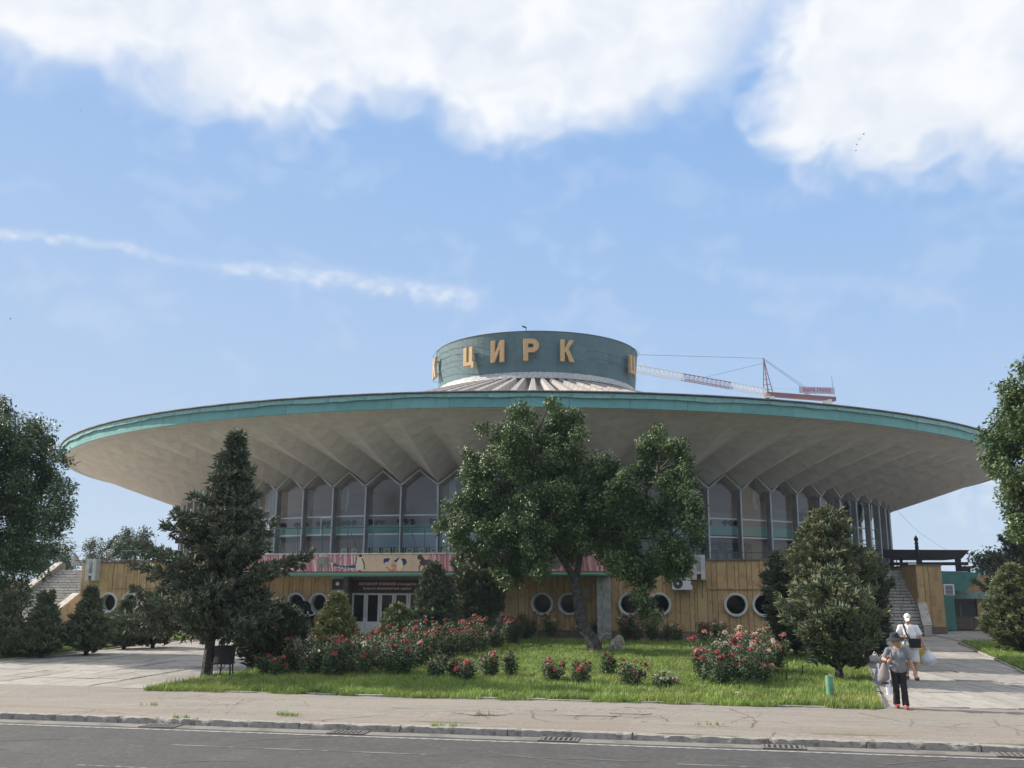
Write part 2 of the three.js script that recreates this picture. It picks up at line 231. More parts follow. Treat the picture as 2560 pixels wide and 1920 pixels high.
// folded underside of the saucer: eighty folds that flatten out towards the rim
{
  const RI = 27.5, RE = 35.55, YE = 10.53, S = 8, pos = [], uv = [];
  const yv = (r) => { const s = (r - 28.33) / (RE - 28.33); return yp(r) - 0.86 * (s > 0 ? 1 - Math.pow(s, 1.15) : 1); }, yp = (r) => lerp(8.95, YE, (r - 28.33) / (RE - 28.33));
  const P = (phi, r, y) => [r * Math.sin(phi), y, r * Math.cos(phi)];
  const rs = []; for (let i = 0; i <= S; i++) rs.push(lerp(RI, RE, i / S));
  const quad = (a, b, c, d, ua, ub) => { for (const [p, q] of [[a, ua[0]], [b, ua[1]], [c, ub[1]], [a, ua[0]], [c, ub[1]], [d, ub[0]]]) { pos.push(...p); uv.push(...q); } };
  const fold = [[-HB, yv], [-0.04 * HB, yp], [0.04 * HB, yp], [HB, yv]];
  for (let s = 0; s < 3; s++) for (let i = 0; i < S; i++) {
    const [pa, fa] = fold[s], [pb, fb] = fold[s + 1], r0 = rs[i], r1 = rs[i + 1];
    quad(P(pa, r0, fa(r0)), P(pb, r0, fb(r0)), P(pb, r1, fb(r1)), P(pa, r1, fa(r1)), [[pa * 28, r0], [pb * 28, r0]], [[pa * 28, r1], [pb * 28, r1]]);
  }
  const base = new THREE.BufferGeometry(); base.setAttribute('position', new THREE.Float32BufferAttribute(pos, 3)); base.setAttribute('uv', new THREE.Float32BufferAttribute(uv, 2)); base.computeVertexNormals();
  const vars = [0, 1, 2, 3].map((i) => { const g = base.clone(), u = g.attributes.uv; for (let k = 0; k < u.count; k++) u.setXY(k, u.getX(k) + i * 7.3, u.getY(k) + i * 3.1); return g; });
  const ms = M.soffit; ms.side = THREE.DoubleSide;
  for (let k = 0; k < NB; k++) atRing(mesh('soffit_fold', vars[(k * 7) % 4], ms, circus), PHI0 + (k + 0.5) * DPHI);
  const lathe = (pts, seg = 160) => { const g = new THREE.LatheGeometry(pts.map((p) => new THREE.Vector2(...p)), seg); return g; };
  const ringAt = (name, g, m) => { const o = mesh(name, g, m, circus); o.position.copy(C0); o.rotation.y = PHI0; return lean(o); };
  const soffRing = lathe([[RE - 0.02, YE], [36.08, 10.66], [36.10, 10.72], [36.15, 10.72], [36.17, 10.655], [36.60, 10.76]]);
  { const u = soffRing.attributes.uv; for (let i = 0; i < u.count; i++) u.setXY(i, u.getX(i) * 230, u.getY(i) * 1.2); }
  M.soffitRing = M.soffit.clone(); M.soffitRing.side = THREE.DoubleSide;
  ringAt('soffit_ring', soffRing, M.soffitRing);
  // teal sheets round the rim
  const fp = (w) => { const a = -HB * w, b = HB * w, g = new THREE.BufferGeometry(), v = [], t = []; const prof = [[36.58, 10.75], [36.65, 10.76], [36.70, 11.27], [36.60, 11.30]], n = 4; for (let i = 0; i < n; i++) for (let j = 0; j < 3; j++) { const p0 = lerp(a, b, i / n), p1 = lerp(a, b, (i + 1) / n); const A = P(p0, prof[j][0], prof[j][1]), B = P(p1, prof[j][0], prof[j][1]), Cc = P(p1, prof[j + 1][0], prof[j + 1][1]), D = P(p0, prof[j + 1][0], prof[j + 1][1]); v.push(...A, ...B, ...Cc, ...A, ...Cc, ...D); const q = (p, y) => t.push(p * 36, y); q(p0, prof[j][1]); q(p1, prof[j][1]); q(p1, prof[j + 1][1]); q(p0, prof[j][1]); q(p1, prof[j + 1][1]); q(p0, prof[j + 1][1]); } g.setAttribute('position', new THREE.Float32BufferAttribute(v, 3)); g.setAttribute('uv', new THREE.Float32BufferAttribute(t, 2)); g.computeVertexNormals(); return g; };
  const fpg = fp(0.996); const rr = rng(5);
  M.teal.forEach((m) => (m.side = THREE.DoubleSide));
  for (let k = 0; k < NB; k++) { const o = mesh('fascia_panel', fpg, M.teal[Math.floor(rr() * 3)], circus); o.scale.setScalar(1); o.position.copy(C0); o.rotation.y = PHI0 + (k + 0.5) * DPHI; lean(o); }
  // loose top flashing with an uneven lower edge
  { const n = 720, v = [], t = []; const low = (i) => 11.225 + 0.045 * n2(i * 0.05, 1) + 0.025 * n2(i * 0.21, 4) ; const outr = (i) => 36.80 + 0.02 * n2(i * 0.3, 9);
    for (let i = 0; i < n; i++) { const p0 = (i / n) * 2 * Math.PI, p1 = ((i + 1) / n) * 2 * Math.PI, j = (i + 1) % n; const ring = (p, q) => [[outr(q), low(q)], [36.82, 11.34], [36.84, 11.42], [36.5, 11.43]].map(([r, y]) => P(p, r, y)); const a = ring(p0, i), b = ring(p1, j); for (let s = 0; s < 3; s++) { v.push(...a[s], ...b[s], ...b[s + 1], ...a[s], ...b[s + 1], ...a[s + 1]); const q = [[i, s], [i + 1, s], [i + 1, s + 1], [i, s], [i + 1, s + 1], [i, s + 1]]; q.forEach(([x, y]) => t.push(x * 0.32, y * 0.12)); } }
    const g = new THREE.BufferGeometry(); g.setAttribute('position', new THREE.Float32BufferAttribute(v, 3)); g.setAttribute('uv', new THREE.Float32BufferAttribute(t, 2)); g.computeVertexNormals(); M.tealTrim.side = THREE.DoubleSide; ringAt('rim_flashing', g, M.tealTrim); }
  const edgeG = lathe([[36.45, 11.43], [36.90, 11.435], [36.92, 11.52], [36.75, 11.56], [36.4, 11.56]], 240); { const u = edgeG.attributes.uv; for (let i = 0; i < u.count; i++) u.setXY(i, u.getX(i) * 230, u.getY(i)); } M.roofEdge.side = THREE.DoubleSide; ringAt('roof_edge', edgeG, M.roofEdge);
  // folded roof above
  { const pv = [], tv = []; const yV = (r) => { const T = [[8.8, 17.75], [12, 16.72], [15, 15.78], [19, 14.52], [24, 13.15], [30, 12.15], [36.75, 11.46]]; for (let i = 1; i < 7; i++) if (r <= T[i][0] + 1e-6) return lerp(T[i - 1][1], T[i][1], (r - T[i - 1][0]) / (T[i][0] - T[i - 1][0])); return 11.46; }, yR = (r) => yV(r) + 0.02 + 0.60 * (1 - Math.pow(Math.max(0, r - 10) / 26.8, 2)); const pr = [[-HB, yV], [-0.52 * HB, yR], [0.1 * HB, yR], [0.62 * HB, yV], [HB, yV]]; const rs2 = [8.8, 12, 15, 19, 24, 30, 36.75];
    for (let s = 0; s < 4; s++) for (let i = 0; i < 6; i++) { const [pa, fa] = pr[s], [pb, fb] = pr[s + 1], r0 = rs2[i], r1 = rs2[i + 1]; const A = P(pa, r0, fa(r0)), B = P(pb, r0, fb(r0)), Cc = P(pb, r1, fb(r1)), D = P(pa, r1, fa(r1)); pv.push(...A, ...Cc, ...B, ...A, ...D, ...Cc); const T = (p, r) => tv.push(p * 14 + s * 0.37, r); T(pa, r0); T(pb, r1); T(pb, r0); T(pa, r0); T(pa, r1); T(pb, r1); }
    const g = new THREE.BufferGeometry(); g.setAttribute('position', new THREE.Float32BufferAttribute(pv, 3)); g.setAttribute('uv', new THREE.Float32BufferAttribute(tv, 2)); g.computeVertexNormals(); const gs = [0, 1, 2, 3].map((i) => { const q = g.clone(), u = q.attributes.uv; for (let k = 0; k < u.count; k++) u.setXY(k, u.getX(k) + i * 2.7, u.getY(k) + i * 5.3); return q; });
    M.roof.forEach((m) => (m.side = THREE.DoubleSide));
    for (let k = 0; k < NB; k++) atRing(mesh('roof_fold', gs[(k * 3) % 4], M.roof[(k * 5) % 3], circus), PHI0 + (k + 0.5) * DPHI); }
  // the drum on top
  { const C1 = C0.clone().add(V(0.32, 0, 0)), drumRing = (name, g, m) => { const o = mesh(name, g, m, circus); o.position.copy(C1); return lean(o); }, drumAt = (o, phi) => { o.position.copy(C1); o.rotation.y = phi; return lean(o); };
    drumRing('drum_base', lathe([[8.75, 16.8], [8.75, 18.3]], 96), M.concrete);
    const sk = new THREE.LatheGeometry([[8.60, 18.86], [8.66, 18.80], [8.86, 18.55], [9.02, 18.30], [8.96, 18.27], [8.7, 18.3]].map((p) => new THREE.Vector2(...p)), 240); const sp = sk.attributes.position; for (let i = 0; i < sp.count; i++) { const x = sp.getX(i), z = sp.getZ(i), a = Math.atan2(x, z), q = 1 + 0.004 * n2(Math.cos(a) * 22, Math.sin(a) * 22); sp.setXYZ(i, x * q, sp.getY(i) + 0.012 * n2(Math.cos(a) * 30 + 9, Math.sin(a) * 30), z * q); } { const u = sk.attributes.uv; for (let i = 0; i < u.count; i++) u.setXY(i, u.getX(i) * 58, u.getY(i)); } sk.computeVertexNormals(); M.skirt.side = THREE.DoubleSide; drumRing('drum_skirt', sk, M.skirt);
    M.drumCore = M.drum[1].clone(); M.drumCore.side = THREE.DoubleSide;
    drumRing('drum_core', lathe([[8.53, 18.7], [8.77, 22.08], [8.3, 22.08], [8.3, 21.6], [0.01, 21.6]], 96), M.drumCore);
    const ND = 48, ROWS = [[18.84, 20.0], [20.0, 21.1], [21.1, 22.11]]; const rd = rng(77);
    const rad = (y) => lerp(8.60, 8.84, (y - 18.82) / 3.29);
    const geos = ROWS.map(([y0, y1]) => { const v = [], t = [], n = 2, w = Math.PI / ND * 0.9985; const ring = (p) => [P(p, rad(y0), y0 + 0.003), P(p, rad(y1), y1 - 0.003)]; for (let i = 0; i < n; i++) { const p0 = lerp(-w, w, i / n), p1 = lerp(-w, w, (i + 1) / n), a = ring(p0), b = ring(p1); v.push(...a[0], ...b[0], ...b[1], ...a[0], ...b[1], ...a[1]); [[p0, y0], [p1, y0], [p1, y1], [p0, y0], [p1, y1], [p0, y1]].forEach(([p, y]) => t.push(p * 9, y)); } const g = new THREE.BufferGeometry(); g.setAttribute('position', new THREE.Float32BufferAttribute(v, 3)); g.setAttribute('uv', new THREE.Float32BufferAttribute(t, 2)); g.computeVertexNormals(); return g; });
    M.drum.forEach((m) => (m.side = THREE.DoubleSide));
    for (let k = 0; k < ND; k++) for (let r = 0; r < 3; r++) drumAt(mesh('drum_panel', geos[r], M.drum[Math.floor(rd() * 4)], circus), R(3) + (k * 2 * Math.PI) / ND);
    drumRing('drum_cap', lathe([[8.83, 22.105], [8.88, 22.11], [8.88, 22.15], [8.4, 22.15]], 96), M.wire);
    // wires and brackets held off the drum
    const wires = []; const ringWire = (r, y, sag, a0, a1) => { const pts = []; const n = Math.ceil((a1 - a0) / 0.05); for (let i = 0; i <= n; i++) { const a = lerp(a0, a1, i / n); pts.push(P(a, r, y - sag * Math.abs(Math.sin(a * 12)))); } wires.push(tube(pts, 0.018, n * 2, 4)); for (let i = 0; i <= n; i += 5) { const a = lerp(a0, a1, i / n); wires.push(bar(P(a, 8.7, y - 0.05), P(a, r, y), 0.014, 4)); } };
    ringWire(9.13, 21.92, 0.05, R(-75), R(20)); ringWire(9.10, 20.9, 0.07, R(-80), R(-26)); ringWire(9.10, 19.9, 0.07, R(-80), R(-30)); ringWire(9.08, 21.35, 0.04, R(-60), R(-14)); ringWire(9.08, 20.75, 0.05, R(38), R(70)); ringWire(9.18, 21.92, 0.04, R(62), R(85)); ringWire(9.08, 19.75, 0.09, R(-26), R(8)); ringWire(9.04, 20.15, 0.05, R(40), R(66));
    const w = mesh('drum_wire', merge(wires), M.wire, circus); w.position.copy(C1); lean(w);
    const ant = mesh('roof_camera', merge([bar(P(R(4.5), 8.9, 22.1), P(R(4.5), 8.9, 22.42), 0.03), sqbar(P(R(4.5), 8.9, 22.4), P(R(2.5), 8.95, 22.52), 0.1, 0.1)]), M.dark, circus); ant.position.copy(C1); lean(ant);
    // the letters, each a shallow box standing off the drum
    const L = { 'Ц': [[[0, 0.22], [0.85, 0.22], [0.85, 0], [1.06, 0], [1.06, 0.5], [0.92, 0.5], [0.92, 1.75], [0.6, 1.75], [0.6, 0.5], [0.32, 0.5], [0.32, 1.75], [0, 1.75]]],
      'И': [[[0, 0], [0.3, 0], [0.78, 1.05], [0.78, 0], [1.1, 0], [1.1, 1.75], [0.8, 1.75], [0.32, 0.68], [0.32, 1.75], [0, 1.75]]],
      'К': [[[0, 0], [0.33, 0], [0.33, 0.68], [0.42, 0.82], [0.76, 0], [1.14, 0], [0.64, 1.02], [1.1, 1.75], [0.74, 1.75], [0.33, 1.02], [0.33, 1.75], [0, 1.75]]] };
    const letterShape = (ch) => { if (ch === 'Р') { const s = new THREE.Shape(); s.moveTo(0, 0); s.lineTo(0.36, 0); s.lineTo(0.36, 0.68); s.lineTo(0.68, 0.68); s.absarc(0.68, 1.215, 0.535, -Math.PI / 2, Math.PI / 2, false); s.lineTo(0, 1.75); s.closePath(); const h = new THREE.Path(); h.moveTo(0.36, 1.04); h.lineTo(0.36, 1.39); h.lineTo(0.64, 1.39); h.absarc(0.64, 1.215, 0.175, Math.PI / 2, -Math.PI / 2, true); h.closePath(); s.holes.push(h); return s; } return new THREE.Shape(L[ch][0].map((p) => new THREE.Vector2(...p))); };
    for (const [ch, phi] of [['К', -63], ['Ц', -26.9], ['И', -10.0], ['Р', 7.2], ['К', 25.3], ['Ц', 71]]) {
      const g = new THREE.ExtrudeGeometry(letterShape(ch), { depth: 0.2, bevelEnabled: true, bevelThickness: 0.015, bevelSize: 0.015, bevelSegments: 1, curveSegments: 10 }); g.computeBoundingBox(); const cx = (g.boundingBox.min.x + g.boundingBox.max.x) / 2; g.translate(-cx, ch === 'Ц' ? 19.42 : 19.64, 9.0);
      const o = mesh('sign_letter', g, [M.gold, M.goldSide], circus); o.userData.label = `raised gold letter ${ch} on the drum`; drumAt(o, R(phi));
      const br = mesh('letter_bracket', merge([bar([-0.3, 20.0, 8.5], [-0.3, 20.0, 9.02], 0.03), bar([0.3, 20.0, 8.5], [0.3, 20.0, 9.02], 0.03), bar([-0.3, 21.1, 8.5], [-0.3, 21.1, 9.02], 0.03), bar([0.1, 21.1, 8.5], [0.1, 21.1, 9.02], 0.03)]), M.wire, circus); drumAt(br, R(phi));
    } }
  // inside the glazed ring
  const cylWall = (name, r, y0, y1, m, a0 = 0, a1 = Math.PI * 2, seg = 96) => { const g = new THREE.CylinderGeometry(r, r, y1 - y0, seg, 1, true, a0, a1 - a0).translate(0, (y0 + y1) / 2, 0); const mm = m; mm.side = THREE.DoubleSide; const o = mesh(name, g, mm, circus); o.position.copy(C0); return o; };
  cylWall('inner_wall', 21.6, DECK, 9.2, M.innerWall);
  cylWall('balcony_front', 25.6, 5.42, 5.98, M.innerGreen);
  cylWall('inner_blue_wall', 25.9, DECK, 5.40, M.innerBlue, R(-13.2), R(9), 24);
  const fl = (name, r0, r1, y, m) => { const g = new THREE.RingGeometry(r0, r1, 96).rotateX(-Math.PI / 2).translate(0, y, 0); m.side = THREE.DoubleSide; const o = mesh(name, g, m, circus); o.position.copy(C0); return o; };
  fl('foyer_floor', 20, 28.6, DECK, M.innerFloor); fl('balcony_slab', 21.6, 25.6, 5.42, M.innerWall); fl('foyer_ceiling', 20, 27.7, 9.18, M.innerWall);
  cylWall('base_drum', 28.75, 0, DECK - 0.02, M.concrete);
  // round dark lamp heads above the balcony, in threes
  const ball = merge([new THREE.SphereGeometry(0.17, 12, 8, 0, Math.PI * 2, 0, Math.PI * 0.7).translate(0, 0.17, 0), new THREE.CylinderGeometry(0.1, 0.12, 0.08, 10)]);
  for (let k = 0; k < 16; k++) for (let i = -1; i <= 1; i++) { const o = mesh('balcony_lamp', ball, M.dark, circus); o.position.copy(cyl(R(-30 + k * 4.55 + i * 0.95), 25.5, 6.0)); }
  // sagging curtains behind some upper panes; the wide left ones imitate sky reflections
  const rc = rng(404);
  const drape = (phi, w, h, seed) => { const g = new THREE.PlaneGeometry(w, h, 26, 8), p = g.attributes.position; for (let i = 0; i < p.count; i++) { const x = p.getX(i), y = p.getY(i), t = 0.5 - y / h; p.setXYZ(i, x * (1 - 0.35 * t * t) + 0.10 * t * n2(seed, y * 0.8), y, 0.07 * Math.sin(x * 17 + seed) + 0.05 * n2(x * 3 + seed, y * 1.5)); } g.computeVertexNormals(); const o = mesh('reflection_curtain', g, M.reflection_curtain, circus); o.position.copy(cyl(phi, 27.35, 8.35 - h / 2)); o.rotation.y = phi; return lean(o); };
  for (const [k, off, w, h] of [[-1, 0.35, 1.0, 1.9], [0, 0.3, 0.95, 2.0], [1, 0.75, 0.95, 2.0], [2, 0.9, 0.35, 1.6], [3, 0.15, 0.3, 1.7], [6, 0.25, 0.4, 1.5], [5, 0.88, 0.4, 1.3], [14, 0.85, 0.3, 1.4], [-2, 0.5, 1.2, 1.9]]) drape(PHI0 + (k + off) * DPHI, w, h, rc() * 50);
}
// ---------------------------------------------------------------- podium, entrance and canopy
{
  const PORT = [[-17.0, 1.53], [-15.73, 1.53], [-11.9, 1.55], [-10.6, 1.55], [-6.36, 1.56], [-5.11, 1.56], [6.35, 1.6], [7.66, 1.6], [10.54, 1.6], [11.95, 1.6], [15.45, 1.6], [16.72, 1.6]];
  const ev = new Evaluator(); ev.useGroups = false; ev.attributes = ['position', 'normal', 'uv'];
  const cutter = (x, y) => { const b = new Brush(new THREE.CylinderGeometry(0.5, 0.5, 2, 32).rotateX(Math.PI / 2).translate(x, y, 0)); b.updateMatrixWorld(); return b; };
  const cut = (g, list) => { let a = new Brush(g); a.updateMatrixWorld(); for (const [x, y] of list) { a = ev.evaluate(a, cutter(x, y), SUBTRACTION); a.updateMatrixWorld(); } return a.geometry; };
  for (const [x0, x1] of [[-18.8, -4.4], [4.4, 18.8]]) {
    const g = cut(bxx(x0, x1, 0.3, 3.6, -0.45, -0.13), PORT.filter((p) => p[0] > x0 && p[0] < x1)); mesh('wall', uvm(g), M.wallBack, circus);
    mesh('plinth', uvm(bxx(x0, x1, 0, 0.37, -0.45, 0.02)), M.plinth, circus);
    mesh('coping', uvm(bxx(x0 - 0.03, x1 + 0.03, 3.62, 3.70, -0.5, 0.06)), M.coping, circus);
    // upright boards of uneven width
    const widths = [0.46, 0.21, 0.15, 0.42, 0.24, 0.27, 0.50, 0.33, 0.18, 0.40, 0.22]; let x = x0, i = x0 < 0 ? 2 : 5; const rr = rng(x0 < 0 ? 61 : 62);
    while (x < x1 - 0.02) {
      let w = widths[i++ % widths.length] * (0.9 + 0.2 * rr()); if (x + w > x1 - 0.12) w = x1 - x; const near = PORT.filter((p) => Math.abs(p[0] - (x + w / 2)) < w / 2 + 0.5);
      const z = 0.0 + (rr() - 0.5) * 0.014; let g = bxx(x + 0.010, x + w - 0.010, 0.38, 3.615, -0.125, z); if (near.length) g = cut(g, near);
      mesh('wall_board', uvm(g, 1, rr() * 3, rr() * 3), M.ochre[Math.floor(rr() * 5)], circus); x += w;
    }
  }
  // ledge above the end portholes, and a wider raised post board
  mesh('ledge', uvm(bxx(14.2, 18.8, 2.30, 2.35, 0, 0.055)), M.ochre[3], circus); mesh('ledge', uvm(bxx(-16.9, -12.3, 2.28, 2.33, 0, 0.055)), M.ochre[3], circus);
  mesh('cover_board', uvm(bxx(14.16, 14.22, 2.3, 3.6, 0, 0.05)), M.ochre[1], circus); mesh('cover_board', uvm(bxx(16.62, 16.74, 2.36, 3.6, 0, 0.05)), M.ochre[1], circus); mesh('cover_board', uvm(bxx(-16.96, -16.9, 2.28, 3.6, 0, 0.05)), M.ochre[1], circus); mesh('cover_board', uvm(bxx(-14.3, -14.18, 2.34, 3.6, 0, 0.05)), M.ochre[1], circus);
  // portholes: a length of pale pipe with dark glass set back in it
  const ringG = new THREE.LatheGeometry([[0.425, -0.34], [0.425, 0.10], [0.44, 0.135], [0.53, 0.135], [0.545, 0.115], [0.545, -0.2]].map((p) => new THREE.Vector2(...p)), 48).rotateX(Math.PI / 2); M.ring.side = THREE.DoubleSide;
  const discG = new THREE.CircleGeometry(0.43, 40).translate(0, 0, -0.24), mull = box(0.03, 0.84, 0.03, 0.05, 0, -0.22);
  PORT.forEach(([x, y], i) => { const p = new THREE.Group(); p.name = 'porthole'; p.position.set(x, y, 0); circus.add(p); mesh('ring', uvm(ringG), M.ring, p); mesh('pane', discG, M.clearGlass, p); if (i % 3 === 2) mesh('mullion', mull, M.dark, p); });
  // deck and side walls of the podium
  mesh('deck', uvm(bxx(-18.8, 18.8, 3.0, DECK - 0.006, -20, -0.46)), M.concrete, circus);
  mesh('side_wall', uvm(bxx(-18.8, -18.4, 0, 3.6, -16, -0.46)), M.ochre[0], circus); mesh('side_wall', uvm(bxx(18.4, 18.8, 0, 3.6, -16, -0.46)), M.ochre[0], circus);
  // concrete water spouts on the wall
  for (const x of [-18.0, 13.8]) { const s = mesh('water_spout', uvm(merge([bxx(-0.31, -0.10, 2.72, 3.86, 0.02, 0.42), bxx(0.10, 0.31, 2.72, 3.86, 0.02, 0.42), bxx(-0.10, 0.10, 2.95, 3.86, 0.02, 0.16), bxx(-0.1, 0.1, 2.98, 3.10, 0.16, 0.42), bxx(-0.31, 0.31, 3.70, 3.72, 0.02, 0.1)])), M.ring, circus); s.position.set(x + (x < 0 ? 0 : 0.02), x < 0 ? -0.04 : 0.02, 0); }
  // pillars
  for (const [x, z] of [[-4.1, -0.15], [4.1, -0.15], [-9.4, 0.75], [9.4, 0.75]]) mesh('pillar', uvm(bxx(x - 0.3, x + 0.3, 0, 2.9, z - 0.3, z + 0.3)), M.stone, circus);
  // recessed entrance: back wall over the doors, sides, floor slab
  mesh('entrance_wall', uvm(bxx(-4.4, 4.4, 2.08, 3.6, -1.4, -1.1)), M.plinth, circus);
  mesh('entrance_side', uvm(bxx(-4.4, -3.85, 0, 2.9, -1.4, -0.46)), M.plinth, circus); mesh('entrance_side', uvm(bxx(3.85, 4.4, 0, 2.9, -1.4, -0.46)), M.plinth, circus);
  mesh('lobby_wall', uvm(bxx(-4.4, 4.4, 0, 3.0, -5.2, -5.0)), M.plinth, circus);
  const leafW = 0.76, frameG = merge([bxx(-0.37, -0.27, 0.06, 2.05, -0.03, 0.03), bxx(0.27, 0.37, 0.06, 2.05, -0.03, 0.03), bxx(-0.27, 0.27, 1.97, 2.05, -0.03, 0.03), bxx(-0.27, 0.27, 0.54, 0.64, -0.03, 0.03), bxx(-0.27, 0.27, 0.06, 0.14, -0.03, 0.03)]);
  const paneG = new THREE.PlaneGeometry(0.54, 1.33).translate(0, 1.305, 0), panelG = bxx(-0.27, 0.27, 0.14, 0.54, -0.012, 0.012), handleG = tube([[0, 0.9, 0.03], [0, 0.92, 0.08], [0, 1.12, 0.08], [0, 1.14, 0.03]], 0.014, 8);
  for (let i = 0; i < 10; i++) { const d = new THREE.Group(); d.name = 'door_leaf'; d.position.set(-3.42 + i * leafW, 0, -1.12); circus.add(d); mesh('frame', frameG, M.white, d); mesh('pane', paneG, M.clearGlass, d); mesh('panel', panelG, M.white, d); const h = mesh('handle', handleG, M.pole, d); h.position.x = i % 2 ? -0.32 : 0.32; }
  mesh('threshold', uvm(bxx(-4.3, 4.3, 0, 0.055, -1.4, 0.4)), M.concrete, circus);
  // name boards over the doors
  const board = (text, x0, x1, label) => {
    const t = canvasTex(1024, 160, (g, w, h) => { g.fillStyle = '#3d2226'; g.fillRect(0, 0, w, h); const r = rng(9); for (let i = 0; i < 500; i++) { g.fillStyle = `rgba(${r() < 0.5 ? '96,52,44' : '26,16,22'},${0.05 + 0.13 * r()})`; g.beginPath(); g.ellipse(r() * w, r() * h, 4 + r() * 50, 3 + r() * 14, r() * 3, 0, 7); g.fill(); } g.fillStyle = '#c9bfbd'; g.textAlign = 'center'; g.font = 'bold 52px sans-serif'; g.fillText(text[0], w / 2, 66, w * 0.88); g.font = 'bold 46px sans-serif'; g.fillText(text[1], w / 2, 126, w * 0.72); });
    const o = mesh('name_board', box(x1 - x0, 0.60, 0.04, (x0 + x1) / 2, 2.41, -1.07), mat({ color: lin(0.04, 0.02, 0.02) }), circus); const f = mesh('lettering', new THREE.PlaneGeometry(x1 - x0 - 0.02, 0.58).translate((x0 + x1) / 2, 2.41, -1.045), mat({ map: t, roughness: 0.6 }), o); o.userData.label = label; return f;
  };
  board(['АБУБАКИР ИЗИБАЕВ атындагы', 'Кыргыз мамлекеттик цирки'], -3.9, 0.1, 'dark maroon name board with pale lettering'); board(['Кыргызский государственный цирк', 'имени АБУБАКИРА ИЗИБАЕВА'], 0.14, 3.85, 'dark maroon name board with pale lettering');
  for (const s of [-1, 1]) { const p = mesh('plaque', bxx(s * 4.1 - 0.3, s * 4.1 + 0.3, 2.24, 2.76, 0.155, 0.19), mat({ color: lin(0.022, 0.012, 0.016), roughness: 0.4 }), circus); mesh('emblem', new THREE.CylinderGeometry(0.09, 0.09, 0.02, 20).rotateX(Math.PI / 2).translate(s * 4.1, 2.53, 0.2), M.white, p); }
  mesh('notice', bxx(8.33, 8.63, 1.9, 2.35, 0.012, 0.02), mat({ color: lin(0.4, 0.38, 0.35) }), circus);

  // canopy: rounded corners, mural band round its front
  const CX = 9.75, CZ = 1.55, CR = 0.95, YB = 2.90, YT = 3.95;
  const plan = (off) => { const pts = [], x = CX + off, z = CZ + off, r = CR + off; pts.push([-x, -0.05]); for (let i = 0; i <= 10; i++) { const a = Math.PI - (i / 10) * (Math.PI / 2); pts.push([-x + r + r * Math.cos(a), z - r + r * Math.sin(a)]); } for (let i = 0; i <= 10; i++) { const a = Math.PI / 2 - (i / 10) * (Math.PI / 2); pts.push([x - r + r * Math.cos(a), z - r + r * Math.sin(a)]); } pts.push([x, -0.05]); return pts; };
  const slab = (off, y0, y1) => { const s = new THREE.Shape(plan(off).map(([x, z]) => new THREE.Vector2(x, -z))); return new THREE.ExtrudeGeometry(s, { depth: y1 - y0, bevelEnabled: false }).rotateX(-Math.PI / 2).translate(0, y0, 0); };
  const can = mesh('canopy', uvm(slab(0, YB + 0.1, YT)), M.innerWall, circus);
  mesh('canopy_cap', uvm(slab(0.05, YT, YT + 0.055)), M.capWhite, can);
  const path = new THREE.CurvePath(); const pp = plan(0.0).map(([x, z]) => V(x, YB + 0.075, z)); for (let i = 0; i + 1 < pp.length; i++) path.add(new THREE.LineCurve3(pp[i], pp[i + 1]));
  mesh('canopy_edge', new THREE.TubeGeometry(path, 90, 0.10, 10), M.greenEdge, can);
  mesh('canopy_underside', uvm(slab(-0.06, YB + 0.02, YB + 0.1)), M.innerWall, can);
  // mural in three lengths of printed sheet
  const ribbon = (u0, u1) => { const q = plan(0.012), len = [0]; for (let i = 1; i < q.length; i++) len.push(len[i - 1] + Math.hypot(q[i][0] - q[i - 1][0], q[i][1] - q[i - 1][1])); const tot = len[len.length - 1]; const at = (s) => { let i = 1; while (i < q.length - 1 && len[i] < s) i++; const t = (s - len[i - 1]) / (len[i] - len[i - 1]); return [lerp(q[i - 1][0], q[i][0], t), lerp(q[i - 1][1], q[i][1], t)]; }; const n = 60, v = [], t = [], id = []; for (let i = 0; i <= n; i++) { const s = lerp(u0, u1, i / n) * tot, [x, z] = at(s); v.push(x, 3.02, z, x, 3.945, z); t.push(i / n, 0, i / n, 1); if (i < n) { const k = i * 2; id.push(k, k + 2, k + 3, k, k + 3, k + 1); } } const g = new THREE.BufferGeometry(); g.setAttribute('position', new THREE.Float32BufferAttribute(v, 3)); g.setAttribute('uv', new THREE.Float32BufferAttribute(t, 2)); g.setIndex(id); g.computeVertexNormals(); return { g, tot, at }; };
  const { tot } = ribbon(0, 1), MUR = [0, 0.345, 0.60, 1];
  // metres along the ribbon for a facade x on the straight front
  const sAt = (x) => { const q = plan(0.012); let s = 0; for (let i = 1; i < q.length; i++) { const L = Math.hypot(q[i][0] - q[i - 1][0], q[i][1] - q[i - 1][1]); if (i === 12) return s + (x - q[11][0]); s += L; } return s; };
